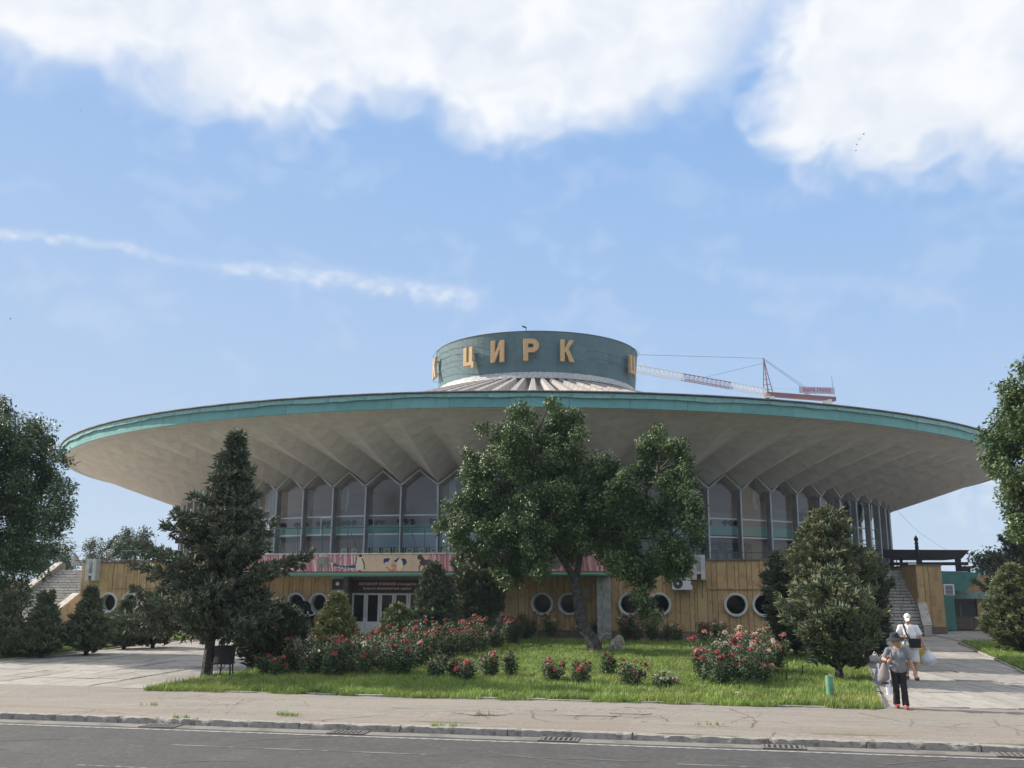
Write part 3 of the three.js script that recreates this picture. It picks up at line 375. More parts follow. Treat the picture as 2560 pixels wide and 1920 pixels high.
  for (let m = 0; m < 3; m++) {
    const s0 = MUR[m] * tot, s1 = MUR[m + 1] * tot, W = 2048, H = 256, px = W / (s1 - s0);
    const t = canvasTex(W, H, (g) => {
      const X = (x) => (sAt(x) - s0) * px, Y = (v) => H * (1 - v), sc = px; const r = rng(300 + m);
      g.fillStyle = '#a87876'; g.fillRect(0, 0, W, H);
      const drape = (x0, x1) => { const a = X(x0), b = X(x1); g.save(); g.beginPath(); g.rect(a, 0, b - a, H); g.clip(); g.fillStyle = '#bd888a'; g.fillRect(a, 0, b - a, H); for (let x = a - 40; x < b; x += 10 + r() * 26) { const w = 5 + r() * 18, l = (r() - 0.2) * 70; g.fillStyle = ['#dcc3ba', '#d6b8b0', '#a9646d', '#8b4652', '#e4d6cb', '#b87a80'][Math.floor(r() * 6)]; g.globalAlpha = 0.75; g.beginPath(); g.moveTo(x, 0); g.quadraticCurveTo(x + l * 0.3, H * 0.5, x + l, H); g.lineTo(x + l + w * 1.6, H); g.quadraticCurveTo(x + l * 0.3 + w, H * 0.5, x + w, 0); g.fill(); } g.globalAlpha = 1; g.restore(); };
      drape(-11, -2.36); drape(1.03, 11);
      g.fillStyle = '#c9b294'; g.fillRect(X(-2.36), 0, X(1.03) - X(-2.36), H);
      for (let i = 0; i < 160; i++) { g.fillStyle = `rgba(${r() < 0.5 ? '214,190,160' : '170,146,116'},0.15)`; g.beginPath(); g.ellipse(X(-2.36) + r() * (X(1.03) - X(-2.36)), r() * H, 10 + r() * 60, 6 + r() * 30, r() * 3, 0, 7); g.fill(); }
      const poly = (pts, x, col) => { g.fillStyle = col; g.beginPath(); pts.forEach(([a, b], i) => { const p = [X(x) + a * sc, Y(b)]; i ? g.lineTo(...p) : g.moveTo(...p); }); g.closePath(); g.fill(); };
      const oval = (x, v, rx, rv, col, rot = 0) => { g.fillStyle = col; g.beginPath(); g.ellipse(X(x), Y(v), rx * sc, rv * H, rot, 0, 7); g.fill(); };
      const line = (pts, w, col) => { g.strokeStyle = col; g.lineWidth = w * sc; g.lineCap = 'round'; g.lineJoin = 'round'; g.beginPath(); pts.forEach(([x, v], i) => (i ? g.lineTo(X(x), Y(v)) : g.moveTo(X(x), Y(v)))); g.stroke(); };
      // giraffe
      line([[-6.62, 0.3], [-6.56, 0.6], [-6.42, 0.88]], 0.07, '#9b8468'); oval(-6.62, 0.36, 0.14, 0.13, '#a08a6c'); oval(-6.38, 0.9, 0.07, 0.05, '#9b8468'); line([[-6.7, 0.3], [-6.72, 0.08]], 0.03, '#8a7458'); line([[-6.54, 0.3], [-6.52, 0.08]], 0.03, '#8a7458'); for (let i = 0; i < 22; i++) oval(-6.7 + r() * 0.26, 0.28 + r() * 0.5, 0.015, 0.02, '#6e5a40');
      // camel with a blue rug
      oval(-5.62, 0.5, 0.32, 0.2, '#8d8069'); oval(-5.72, 0.72, 0.12, 0.12, '#857860'); oval(-5.45, 0.72, 0.12, 0.12, '#857860'); line([[-5.35, 0.5], [-5.12, 0.42], [-5.05, 0.72]], 0.11, '#8d8069'); oval(-4.99, 0.78, 0.12, 0.08, '#8d8069'); for (const x of [-5.85, -5.7, -5.5, -5.38]) line([[x, 0.4], [x - 0.02, 0.06]], 0.055, '#7c705a'); line([[-5.75, 0.2], [-5.45, 0.45], [-5.3, 0.8]], 0.07, '#2f6f86'); line([[-5.5, 0.3], [-5.25, 0.25]], 0.06, '#2d5a70');
      // elephant
      oval(-4.38, 0.6, 0.30, 0.3, '#85827b'); oval(-4.08, 0.7, 0.18, 0.2, '#8e8b84'); oval(-4.16, 0.68, 0.13, 0.2, '#76736c'); line([[-3.95, 0.66], [-3.78, 0.52], [-3.6, 0.56], [-3.47, 0.74], [-3.42, 0.86]], 0.07, '#85827b'); for (const [x, c] of [[-4.55, '#7b7871'], [-4.42, '#6a675f'], [-4.22, '#85827b'], [-4.08, '#6a675f']]) line([[x, 0.45], [x + 0.01, 0.06]], 0.11, c); line([[-3.92, 0.56], [-3.8, 0.46]], 0.03, '#e8dfcf');
      // strip of film
      line([[-3.75, 0.46], [-3.5, 0.34], [-3.1, 0.28], [-2.72, 0.36]], 0.15, '#3b4c64'); for (let i = 0; i < 5; i++) oval(-3.5 + i * 0.16, 0.33 - 0.02 * i, 0.045, 0.05, '#b9b5b0'); line([[-3.7, 0.36], [-3.1, 0.2], [-2.7, 0.28]], 0.02, '#d9d3c5');
      // penguin
      oval(-2.45, 0.5, 0.2, 0.42, '#cfc3ae'); line([[-2.62, 0.82], [-2.66, 0.5]], 0.06, '#4a4741'); line([[-2.32, 0.75], [-2.22, 0.5], [-2.2, 0.25]], 0.06, '#3d3a36'); oval(-2.42, 0.92, 0.09, 0.07, '#35322f'); oval(-2.44, 0.13, 0.1, 0.05, '#6d3a33');
      // worn half of a painted performer: hands, blue bow
      poly([[-0.02, 0.62], [0.02, 0.78], [0.3, 0.8], [0.3, 0.7], [0.22, 0.6], [0.1, 0.6], [0.02, 0.5]], -1.22, '#2e2f68'); poly([[0.5, 0.68], [0.62, 0.58], [0.78, 0.6], [0.78, 0.86], [0.66, 0.74]], -1.22, '#2b2c60'); oval(-0.22, 0.6, 0.17, 0.18, '#2e2f68'); oval(-0.58, 0.9, 0.08, 0.09, '#b0a58c'); line([[-0.75, 0.52], [-0.62, 0.34], [-0.72, 0.16]], 0.1, '#c98c72'); line([[-1.05, 0.32], [-0.85, 0.14], [-0.62, 0.18]], 0.06, '#b9765f'); line([[-0.8, 0.4], [-0.56, 0.4]], 0.04, '#a8644f'); line([[-0.8, 0.3], [-0.54, 0.3]], 0.04, '#c98c72'); oval(-0.4, 0.45, 0.16, 0.3, '#d6c3a6');
      // running horse
      oval(0.86, 0.56, 0.26, 0.15, '#4a3d35'); oval(1.05, 0.58, 0.16, 0.15, '#51463c'); poly([[0.05, 0.95], [0.22, 0.98], [0.44, 0.66], [0.3, 0.5], [0.16, 0.72], [0.06, 0.72], [0.02, 0.8]], 0.46, '#463830'); line([[0.72, 0.48], [0.58, 0.36], [0.6, 0.12]], 0.05, '#3a2f29'); line([[0.8, 0.46], [0.86, 0.3], [0.72, 0.1]], 0.05, '#3a2f29'); line([[1.05, 0.48], [1.0, 0.28], [0.9, 0.12]], 0.05, '#3a2f29'); line([[1.14, 0.48], [1.2, 0.3], [1.12, 0.1]], 0.05, '#443831'); line([[1.2, 0.62], [1.42, 0.55], [1.56, 0.42]], 0.06, '#6e6157');
      // the rest of the parade, half hidden by trees
      oval(2.55, 0.4, 0.3, 0.28, '#77705f'); oval(2.3, 0.6, 0.18, 0.2, '#6c6656'); oval(4.3, 0.42, 0.4, 0.24, '#a09888'); oval(4.7, 0.62, 0.18, 0.2, '#948b7a'); for (let i = 0; i < 8; i++) line([[4.0 + i * 0.08, 0.25], [4.05 + i * 0.08, 0.62]], 0.015, '#6b6459'); oval(5.9, 0.6, 0.3, 0.26, '#5c8089'); oval(7.2, 0.5, 0.35, 0.3, '#6e6a62'); oval(8.3, 0.5, 0.3, 0.32, '#8b6f57'); oval(-8.2, 0.5, 0.35, 0.3, '#7d6a58');
      // red strip along the foot
      g.fillStyle = '#963641'; g.fillRect(0, Y(0.115), W, H); for (let i = 0; i < 90; i++) { g.fillStyle = `rgba(120,24,36,${0.1 + 0.2 * r()})`; g.fillRect(r() * W, Y(0.1 * r()), 10 + r() * 80, 4); }
    });
    const o = mesh('mural_sheet', ribbon(MUR[m], MUR[m + 1]).g, mat({ map: t, roughness: 0.7, side: THREE.DoubleSide }), can); o.userData.label = ['printed mural with giraffe, camel and elephant before red drapes', 'printed mural with penguin, bow tie and dark horse', 'printed mural of animals before red drapes'][m];
  }
  // green railing on top of the canopy
  const rail = new THREE.Group(); rail.name = 'railing'; circus.add(rail); const RZ = 1.15;
  mesh('top_rail', bar([-9.3, 5.27, RZ], [9.3, 5.27, RZ], 0.025), M.railGreen, rail);
  for (let i = 0; i < 14; i++) { const x = -8.6 + i * 1.33; mesh('post', bar([x, YT + 0.05, RZ], [x, 5.27, RZ], 0.02), M.railGreen, rail); }
  for (const x of [-7.0, -3.1, 0.05, 2.2, 4.3]) mesh('brace', bar([x, 5.0, RZ - 0.02], [x + 0.35, YT + 0.05, RZ - 0.02], 0.022), M.railGreen, rail);
  // thin rail along the right-hand wall top, another at the left
  const r2 = new THREE.Group(); r2.name = 'railing'; circus.add(r2); mesh('top_rail', bar([9.9, 4.02, -1.0], [18.6, 4.02, -1.0], 0.018), M.railGreen, r2); for (let i = 0; i < 6; i++) mesh('post', bar([10.2 + i * 1.65, 3.3, -1.0], [10.2 + i * 1.65, 4.02, -1.0], 0.016), M.railGreen, r2);
  const r3 = new THREE.Group(); r3.name = 'railing'; circus.add(r3); mesh('top_rail', bar([-18.6, 4.35, -3], [-10.4, 4.35, -3], 0.025), M.railGreen, r3); for (let i = 0; i < 6; i++) mesh('post', bar([-18.5 + i * 1.6, 3.3, -3], [-18.5 + i * 1.6, 4.35, -3], 0.02), M.railGreen, r3);
  // left end: dark gate frame and small parapet behind the steps
  mesh('parapet', uvm(bxx(-18.4, -9.9, 3.3, 3.62, -0.46, -0.3)), M.ochre[2], circus);
}
// display boards inside, behind the entrance glass
{
  const tx = canvasTex(128, 256, (g, w, h) => { g.fillStyle = '#b4bd98'; g.fillRect(0, 0, w, h); const r = rng(21); for (let j = 0; j < 3; j++) for (let i = 0; i < 3; i++) { if (r() < 0.2) continue; g.fillStyle = ['#20231f', '#2e342f', '#3c423a'][Math.floor(r() * 3)]; g.fillRect(14 + i * 36, 110 + j * 44, 26, 32); } g.fillStyle = '#5d6453'; g.fillRect(40, 30, 48, 16); });
  const bm = mat({ map: tx, roughness: 0.7 }), side = mat({ color: lin(0.055, 0.05, 0.035) });
  for (let k = 0; k < 11; k++) {
    const phi = R(-14.6 + k * 1.55); const t = thing('display_board', 'pale green exhibition board with dark photographs, leaning against blue foyer wall behind glass', 'board', cyl(phi, 26.9, DECK).toArray(), phi, 'exhibition boards in the foyer');
    const g = new THREE.PlaneGeometry(0.56, 1.22).translate(0, 0.66, 0.0); const p = g.attributes.position; for (let i = 0; i < 4; i++) if (p.getY(i) > 0.7) p.setX(i, p.getX(i) * 0.82); mesh('photo_sheet', g, bm, t); const b = box(0.62, 1.26, 0.05, 0, 0.66, -0.04); mesh('panel', b, side, t); mesh('foot', box(0.5, 0.05, 0.3, 0, 0.025, -0.05), side, t);
  }
  // dark decorated screens behind the right-hand bays
  const sx = canvasTex(256, 256, (g, w, h) => { g.fillStyle = '#15171a'; g.fillRect(0, 0, w, h); g.fillStyle = '#8f9498'; for (let k = 0; k < 2; k++) { const o = k * 128; for (let i = 0; i < 5; i++) { g.beginPath(); g.arc(o + 18 + i * 11, 30, 4, 0, 7); g.fill(); g.beginPath(); g.arc(o + 18 + i * 11, 226, 4, 0, 7); g.fill(); } g.fillRect(o + 10, 52, 62, 8); for (let i = 0; i < 4; i++) g.fillRect(o + 84 + i * 10, 70 + (i % 2) * 14, 5, 80); g.globalAlpha = 0.45; g.beginPath(); g.ellipse(o + 40, 130, 20, 32, 0, 0, 7); g.fill(); g.globalAlpha = 1; g.fillRect(o + 80, 180, 40, 6); g.fillRect(o + 14, 196, 50, 5); } });
  for (let k = 0; k < 3; k++) { const phi = R(28.5 + k * 4.6); const t = thing('painted_screen', 'black screen painted with pale patterns behind the right hand glass bays', 'screen', cyl(phi, 26.4, DECK).toArray(), phi, 'painted screens in the foyer'); mesh('panel', box(2.05, 1.6, 0.04, 0, 0.85, 0), M.dark, t); mesh('painting', new THREE.PlaneGeometry(2.0, 1.5).translate(0, 0.85, 0.025), mat({ map: sx, roughness: 0.6 }), t); mesh('foot', box(1.6, 0.05, 0.3, 0, 0.025, 0), M.dark, t); }
}
// ---------------------------------------------------------------- ground, road, pavement, lawns
const ROADY = -0.10, KZ = 28.16; let PATHL, PATHR, LAWN;
M.soil = mottled([0.34, 0.32, 0.285], [0.38, 0.355, 0.315], [0.26, 0.24, 0.215], { rep: 0.2, size: 256 });
M.turfSoil = mottled([0.07, 0.10, 0.03], [0.10, 0.125, 0.04], [0.12, 0.10, 0.06], { rep: 0.35, size: 512 });
{
  const plane = (x0, x1, z0, z1, y) => { const g = new THREE.PlaneGeometry(x1 - x0, z1 - z0).rotateX(-Math.PI / 2).translate((x0 + x1) / 2, y, (z0 + z1) / 2); return g; };
  struct('ground', uvm(plane(-1500, 1500, -1500, KZ - 0.02, -0.045)), M.soil);
  // asphalt: fine stone grain, paler worn tracks, old tar seams
  const aTex = tex(1024, (u, v) => { const g = fC(u, v), a = fA(u, v), b = fD(u * 1, v * 1); let k = 0.058 * (0.82 + 0.36 * a) * (0.72 + 0.56 * g); k *= 1 + 0.18 * sstep(0.55, 0.75, b); const sp = fC(v + 0.3, u + 0.6) > 0.80 ? 1.5 : 1; k *= sp; return [k * 1.0, k * 0.99, k * 1.0]; }, 0.25);
  struct('road', uvm(plane(-260, 300, KZ - 0.12, 90, ROADY)), mat({ map: aTex, roughness: 0.93, bumpMap: bumpRep(1.6), bumpScale: 0.004 }));
  const gut = mottled([0.19, 0.18, 0.165], [0.23, 0.215, 0.195], [0.13, 0.12, 0.11], { rep: 0.3, stain: 0.9, bump: 0.006 });
  { const n = 300, g = new THREE.PlaneGeometry(130, 0.42, n, 1).rotateX(-Math.PI / 2).translate(8, ROADY + 0.004, KZ + 0.18), p = g.attributes.position; for (let i = 0; i < p.count; i++) if (p.getZ(i) > KZ + 0.2) p.setZ(i, p.getZ(i) + 0.05 * n2(p.getX(i) * 1.3, 3)); struct('road_gutter', uvm(g), gut); }
  // painted lines
  const worn = tex(512, (u, v) => { const a = sstep(0.36, 0.6, fB(u, v)); const k = lerp(0.20, 0.34, a); return [k, k, k * 0.97]; }, 0.6);
  const paint = mat({ map: worn, roughness: 0.8 });
  struct('road_marking', uvm(plane(-60, 80, KZ + 0.53, KZ + 0.62, ROADY + 0.004)), paint);
  const laneM = mat({ map: tex(512, (u, v) => { const k = lerp(0.09, 0.22, sstep(0.38, 0.66, fB(u, v))); return [k, k, k * 0.98]; }, 0.6), roughness: 0.85 });
  for (const [x0, x1, z] of [[5.0, 9.7, 30.2], [13.5, 15.3, 30.19], [4.6, 5.9, 32.1], [-4, -1, 30.22]]) struct('road_marking', uvm(plane(x0, x1, z - 0.03, z + 0.03, ROADY + 0.004)), laneM);
  const seamG = []; { const r = rng(71); for (let i = 0; i < 26; i++) { let x = -6 + r() * 30, z = 29.2 + r() * 3.6; const a = (r() - 0.5) * 1.2, L = 0.8 + r() * 2.5; const pts = []; for (let k = 0; k <= 6; k++) { pts.push(V(x, ROADY + 0.001, z)); x += Math.cos(a) * L / 6; z += Math.sin(a) * L / 6 + (r() - 0.5) * 0.09; } const t = tube(pts, 0.012 + r() * 0.012, 8, 4); t.scale(1, 0.12, 1); t.translate(0, ROADY * 0.88 + 0.003, 0); seamG.push(t); } } struct('road_seams', merge(seamG), mat({ color: lin(0.165, 0.16, 0.155), roughness: 0.9 }));
  // pavement along the road: pale dusty asphalt, broken by cracks
  const SX0 = -14, SX1 = 34, SZ0 = 23.22, SZ1 = KZ - 0.19;
  const crack = canvasTex(2048, 512, (g, w, h) => {
    const r = rng(515), X = (x) => ((x - SX0) / (SX1 - SX0)) * w, Z = (z) => ((z - SZ0) / (SZ1 - SZ0)) * h;
    g.fillStyle = '#857f78'; g.fillRect(0, 0, w, h);
    for (let i = 0; i < 2600; i++) { g.fillStyle = `rgba(${['156,149,140', '122,116,109', '142,134,125', '106,100,93'][Math.floor(r() * 4)]},${0.04 + 0.10 * r()})`; g.beginPath(); g.ellipse(r() * w, r() * h, 4 + r() * 70, 2 + r() * 16, (r() - 0.5) * 0.4, 0, 7); g.fill(); }
    // patches of different mixes along the kerb
    g.fillStyle = 'rgba(126,112,98,0.35)'; g.beginPath(); g.moveTo(0, Z(26.75)); for (let i = 0; i <= 40; i++) g.lineTo((i / 40) * w, Z(26.78 + 0.12 * n2(i * 0.6, 2))); for (let i = 40; i >= 0; i--) g.lineTo((i / 40) * w, Z(27.2 + 0.1 * n2(i * 0.7, 8))); g.fill();
    g.fillStyle = 'rgba(118,110,100,0.28)'; g.fillRect(X(8.8), Z(25.6), X(12.5) - X(8.8), Z(28.2) - Z(25.6));
    const cr = (x, z, a, L, wd, dep = 0) => { let px = x, pz = z; g.strokeStyle = `rgba(58,52,46,${0.32 + 0.3 * r()})`; const n = Math.ceil(L / 0.12); for (let i = 0; i < n; i++) { const nx = px + Math.cos(a) * 0.12 + (r() - 0.5) * 0.10, nz = pz + Math.sin(a) * 0.12 + (r() - 0.5) * 0.06; g.lineWidth = Math.max(0.6, wd * 0.72 * (0.5 + r())); g.beginPath(); g.moveTo(X(px), Z(pz)); g.lineTo(X(nx), Z(nz)); g.stroke(); px = nx; pz = nz; a += (r() - 0.5) * 0.35; if (dep < 2 && r() < 0.07) cr(px, pz, a + (r() < 0.5 ? 1 : -1) * (0.6 + r()), L * 0.35, wd * 0.7, dep + 1); } };
    for (const [x, z, a, L, wd] of [[1.2, 25.2, 0.05, 2.8, 3], [2.6, 26.4, -0.5, 1.6, 3.2], [4.0, 27.6, -0.35, 1.2, 3], [5.0, 25.0, 0.1, 2.2, 2], [6.4, 27.7, -0.6, 1.6, 3.4], [7.2, 26.3, -0.25, 2.4, 3.2], [8.6, 25.7, 0.02, 3, 2.2], [9.0, 28.0, -0.55, 1.4, 3.6], [10.2, 25.2, 1.2, 2.2, 2.2], [10.4, 25.6, -0.1, 2.6, 3.4], [11.5, 26.3, 0.15, 2.4, 3.0], [12.6, 25.0, 1.4, 1.2, 2.4], [13.4, 26.9, 0.06, 3.4, 3.0], [14.4, 24.3, 1.25, 2.6, 2.4], [15.4, 26.6, 0.1, 3.0, 2.4], [17.0, 24.4, 1.4, 2.4, 2.4], [17.6, 26.2, -0.05, 2.8, 2.2], [19.2, 25.2, 0.9, 2, 2.2], [18.6, 27.6, 0.06, 3.0, 2.8], [0.2, 26.9, 0.03, 4.2, 3], [21, 25, 0.3, 3, 2.4], [23, 26.4, -0.2, 3, 2.6], [-3, 25.5, 0.2, 3, 2.6]]) cr(x, z, a, L, wd);
    for (let i = 0; i < 34; i++) cr(SX0 + r() * 48, SZ0 + 0.3 + r() * 4.1, (r() - 0.5) * 1.1 + (r() < 0.22 ? 1.4 : 0), 0.4 + r() * 1.8, 1.4);
    // rubble where the surface has broken up
    for (const [cx, cz, n] of [[10.3, 25.4, 900], [12.0, 24.9, 400], [8.9, 26.3, 260], [16.2, 27.5, 350], [19.6, 27.9, 300]]) for (let i = 0; i < n; i++) { g.fillStyle = ['#8d8375', '#6b6257', '#ada191', '#574f46'][Math.floor(r() * 4)]; const q = 0.5 + r() * 1.6; g.fillRect(X(cx + (r() + r() - 1) * 1.3), Z(cz + (r() + r() - 1) * 0.3), q * 1.4, q); }
    // damp, oily stains by the kerb
    for (const [cx, cz, rx, rz] of [[13.6, 28.0, 1.0, 0.13], [19.2, 27.9, 1.2, 0.16], [16.6, 27.3, 1.2, 0.14], [9.0, 27.4, 0.9, 0.1]]) for (let i = 0; i < 60; i++) { g.fillStyle = 'rgba(92,82,71,0.05)'; g.beginPath(); g.ellipse(X(cx + (r() - 0.5) * rx), Z(cz + (r() - 0.5) * rz), 6 + r() * 26, 2 + r() * 8, 0, 0, 7); g.fill(); }
    const id = g.getImageData(0, 0, w, h), dd = id.data; for (let i = 0; i < dd.length; i += 4) { const q = (r() - 0.5) * 30; dd[i] += q; dd[i + 1] += q; dd[i + 2] += q; } g.putImageData(id, 0, 0);
  });
  { const nx = 400, nz = 30, g = new THREE.PlaneGeometry(SX1 - SX0, SZ1 - SZ0, nx, nz).rotateX(-Math.PI / 2).translate((SX0 + SX1) / 2, 0, (SZ0 + SZ1) / 2), p = g.attributes.position; for (let i = 0; i < p.count; i++) { const x = p.getX(i), z = p.getZ(i); p.setY(i, -0.008 + 0.012 * n2(x * 0.35, z * 0.5) + 0.006 * n2(x * 1.7, z * 2.1)); } g.computeVertexNormals(); struct('pavement', g, mat({ map: crack, roughness: 0.95, bumpMap: bumpRep(30), bumpScale: 0.003 })); }
  struct('pavement', uvm(plane(-120, SX0, SZ0, SZ1, -0.012)), gut); struct('pavement', uvm(plane(SX1, 140, SZ0, SZ1, -0.012)), gut);
  // broken crusts of asphalt that stand proud
  const crust = []; { const r = rng(19); for (const [x, z, w, d] of [[10.2, 25.2, 1.6, 0.5], [11.5, 25.8, 1.3, 0.35], [9.5, 26.1, 1.1, 0.35], [13.1, 24.5, 1.5, 0.3], [12.4, 25.4, 0.8, 0.3], [8.1, 25.5, 1.4, 0.25]]) { const n = 14, s = new THREE.Shape(); for (let i = 0; i < n; i++) { const a = (i / n) * 6.283, q = 0.75 + 0.45 * r(); const px = Math.cos(a) * w / 2 * q, py = Math.sin(a) * d / 2 * q; i ? s.lineTo(px, py) : s.moveTo(px, py); } crust.push(new THREE.ExtrudeGeometry(s, { depth: 0.012, bevelEnabled: true, bevelSize: 0.015, bevelThickness: 0.006, bevelSegments: 1 }).rotateX(-Math.PI / 2).translate(x, -0.012, z)); } }
  struct('pavement_crust', uvm(merge(crust)), mottled([0.235, 0.22, 0.20], [0.27, 0.25, 0.23], [0.17, 0.16, 0.145], { rep: 0.8, size: 256, bump: 0.01 }));
  // kerb stones
  const kerb = new THREE.Group(); kerb.name = 'kerb'; kerb.userData.kind = 'structure'; scene.add(kerb);
  const kM = [0, 1, 2].map((i) => mottled([0.30 + 0.02 * i, 0.28 + 0.02 * i, 0.25 + 0.02 * i], [0.36, 0.335, 0.30], [0.17, 0.155, 0.135], { rep: 0.9 + 0.2 * i, size: 256, stain: 0.8, bump: 0.012 }));
  const rk = rng(88); let kx = -24;
  const stone = (L) => { const g = new THREE.BoxGeometry(L, 0.20, 0.19, Math.ceil(L * 9), 4, 4), p = g.attributes.position, s = rk() * 90; for (let i = 0; i < p.count; i++) { let x = p.getX(i), y = p.getY(i), z = p.getZ(i); const ey = Math.max(0, y / 0.1), ez = Math.max(0, z / 0.095); const chip = Math.max(0, n2(x * 2.6 + s, 2) - 0.05) * 0.05 * (rk() < 0.97 ? 1 : 1.4); if (ey > 0.4 && ez > 0.4) { y -= chip * ey * ez; z -= chip * 1.1 * ey * ez; } y += 0.008 * n2(x * 1.2 + s, z * 9); z += 0.006 * n2(x * 4 + s, y * 20); p.setXYZ(i, x, y, z); } return uvm(toCreasedNormals(g, 0.7)); };
  while (kx < 46) { const L = 1.3 + rk() * 1.2; const g = stone(L - 0.018); const m = mesh('kerb_stone', g, kM[Math.floor(rk() * 3)], kerb); const low = (kx > 12.1 && kx < 13.6) || (kx > 18.2 && kx < 19.4) ? -0.018 : 0; m.position.set(kx + L / 2, -0.088 + 0.012 * (rk() - 0.5) + low, KZ - 0.095 + 0.02 * (rk() - 0.5)); m.rotation.set((rk() - 0.5) * 0.06, (rk() - 0.5) * 0.02, (rk() - 0.5) * 0.012); kx += L; }
  // slabs of the forecourt and of the path to the right-hand steps
  const slabM = [0, 1, 2, 3, 4].map((i) => { const b = 0.30 + 0.02 * (i - 2); return mottled([b, b * 0.945, b * 0.875], [b * 1.12, b * 1.06, b * 0.985], [b * 0.72, b * 0.68, b * 0.63], { rep: 0.37 + 0.06 * i, size: 512, stain: 0.6, bump: 0.005, rough: 0.92 }); });
  const rs = rng(99);
  const slabGeos = []; for (let v = 0; v < 6; v++) { const g = new THREE.BoxGeometry(1, 0.1, 1, 8, 1, 16), p = g.attributes.position, s = v * 17; for (let i = 0; i < p.count; i++) { const x = p.getX(i), y = p.getY(i), z = p.getZ(i); const ed = Math.max(Math.abs(x), Math.abs(z)) > 0.49; if (ed) { if (Math.abs(x) > 0.49) p.setX(i, x * (1 - 0.022 * Math.max(0, n2(z * 5 + s, x * 3)))); if (Math.abs(z) > 0.49) p.setZ(i, z * (1 - 0.010 * Math.max(0, n2(x * 5 + s, z * 3 + 5)))); } if (y > 0) p.setY(i, y - 0.004 * (1 + n2(x * 3 + s, z * 5))); } g.computeVertexNormals(); slabGeos.push(g); }
  const slabs = (name, inside, x0, x1, z0, z1, w, L, turn, ox, oz) => {
    const grp = new THREE.Group(); grp.name = name; grp.userData.kind = 'structure'; scene.add(grp);
    const c = Math.cos(turn), s = Math.sin(turn);
    for (let i = 0, x = x0; x < x1; x += w, i++) for (let z = z0 + (i % 2 ? 0.0 : L * 0.0); z < z1; z += L) {
      const cx = x + w / 2, cz = z + L / 2, wx = ox + c * cx + s * cz, wz = oz - s * cx + c * cz; if (!inside(wx, wz)) continue;
      const m = mesh('paving_slab', slabGeos[Math.floor(rs() * 6)], slabM[Math.floor(rs() * 5)], grp); m.scale.set(w - 0.022, 1, L - 0.024); m.position.set(wx, -0.055 + 0.014 * (rs() - 0.5), wz); m.rotation.set((rs() - 0.5) * 0.008, turn + (rs() - 0.5) * 0.008 + (rs() < 0.5 ? 0 : Math.PI), (rs() - 0.5) * 0.012);
    }
    return grp;
  };
  slabs('forecourt', (x, z) => z < 23.6 && z > -0.6 && x > -9.7 && (x < 0.7 || (z < 1.2 && x < 4.9)), -9.6, 5.4, -0.6, 23.9, 1.0, 2.0, 0, 0, 0);
  PATHL = (z) => 18.57 + (16.37 - z) * 0.130; PATHR = (z) => 23.23 + (14.24 - z) * 0.125;
  slabs('side_path', (x, z) => z < 23.3 && z > -8.2 && x > PATHL(z) - 0.35 && x < PATHR(z) + 0.35, -4, 4, -20, 21, 0.98, 2.9, 0.127, 20.6, 8);
  slabs('side_court', (x, z) => z <= -7.6 || x > PATHR(z), 24.2, 44, -10, -1.5, 1.3, 2.4, 0, 0, 0);
  // low edging along lawns
  const edging = new THREE.Group(); edging.name = 'edging'; edging.userData.kind = 'structure'; scene.add(edging); const re = rng(31);
  const eg = uvm(rbox(1, 0.14, 0.09, 0.012));
  const edgeRun = (pts, sink = 0) => { for (let i = 0; i + 1 < pts.length; i++) { const a = V(pts[i][0], 0, pts[i][1]), b = V(pts[i + 1][0], 0, pts[i + 1][1]), L = a.distanceTo(b), n = Math.max(1, Math.round(L / 0.98)), ang = Math.atan2(-(b.z - a.z), b.x - a.x); for (let k = 0; k < n; k++) { const p = a.clone().lerp(b, (k + 0.5) / n); const m = mesh('edging_stone', eg, kM[Math.floor(re() * 3)], edging); m.scale.x = (L / n) * 0.985; m.position.set(p.x, -0.035 - sink + 0.02 * (re() - 0.5), p.z + 0.02 * (re() - 0.5)); m.rotation.set((re() - 0.5) * 0.06, ang + (re() - 0.5) * 0.02, (re() - 0.5) * 0.02); } } };
  edgeRun([[0.35, 23.66], [17.45, 23.66]], 0.012); edgeRun([[0.35, 23.6], [0.5, 15], [0.6, 1.2], [4.9, 0.75]]); edgeRun([[4.95, 0.62], [19.0, 0.55]]);
  edgeRun([[PATHL(23.4) + 0.02, 23.4], [PATHL(1) + 0.02, 1]], 0.01); edgeRun([[PATHR(22), 22], [PATHR(-0.6), -0.6], [44, -1.1]]); edgeRun([[-9.55, 23.0], [-9.35, 12], [-9.6, -0.3]]);
  // turf
  LAWN = (x, z) => z > 0.7 && z < 23.6 && x > 0.48 && x < PATHL(z) - 0.06 && !(x < 4.9 && z < 1.0);
  const poly = (pts, y) => { const s = new THREE.Shape(pts.map(([x, z]) => new THREE.Vector2(x, -z))); return new THREE.ShapeGeometry(s).rotateX(-Math.PI / 2).translate(0, y, 0); };
  struct('lawn', uvm(poly([[0.45, 0.8], [0.4, 23.62], [PATHL(23.6), 23.62], [PATHL(0.6), 0.6], [4.9, 0.6]], 0.012)), M.turfSoil);
  struct('lawn', uvm(poly([[-23, -1], [-23, 23], [-9.6, 23], [-9.4, 12], [-9.62, -1]], 0.012)), M.turfSoil);
  struct('lawn', uvm(poly([[PATHR(-0.5) + 0.08, -0.5], [PATHR(23.3) + 0.08, 23.3], [46, 23.3], [46, -1]], 0.012)), M.turfSoil);
}
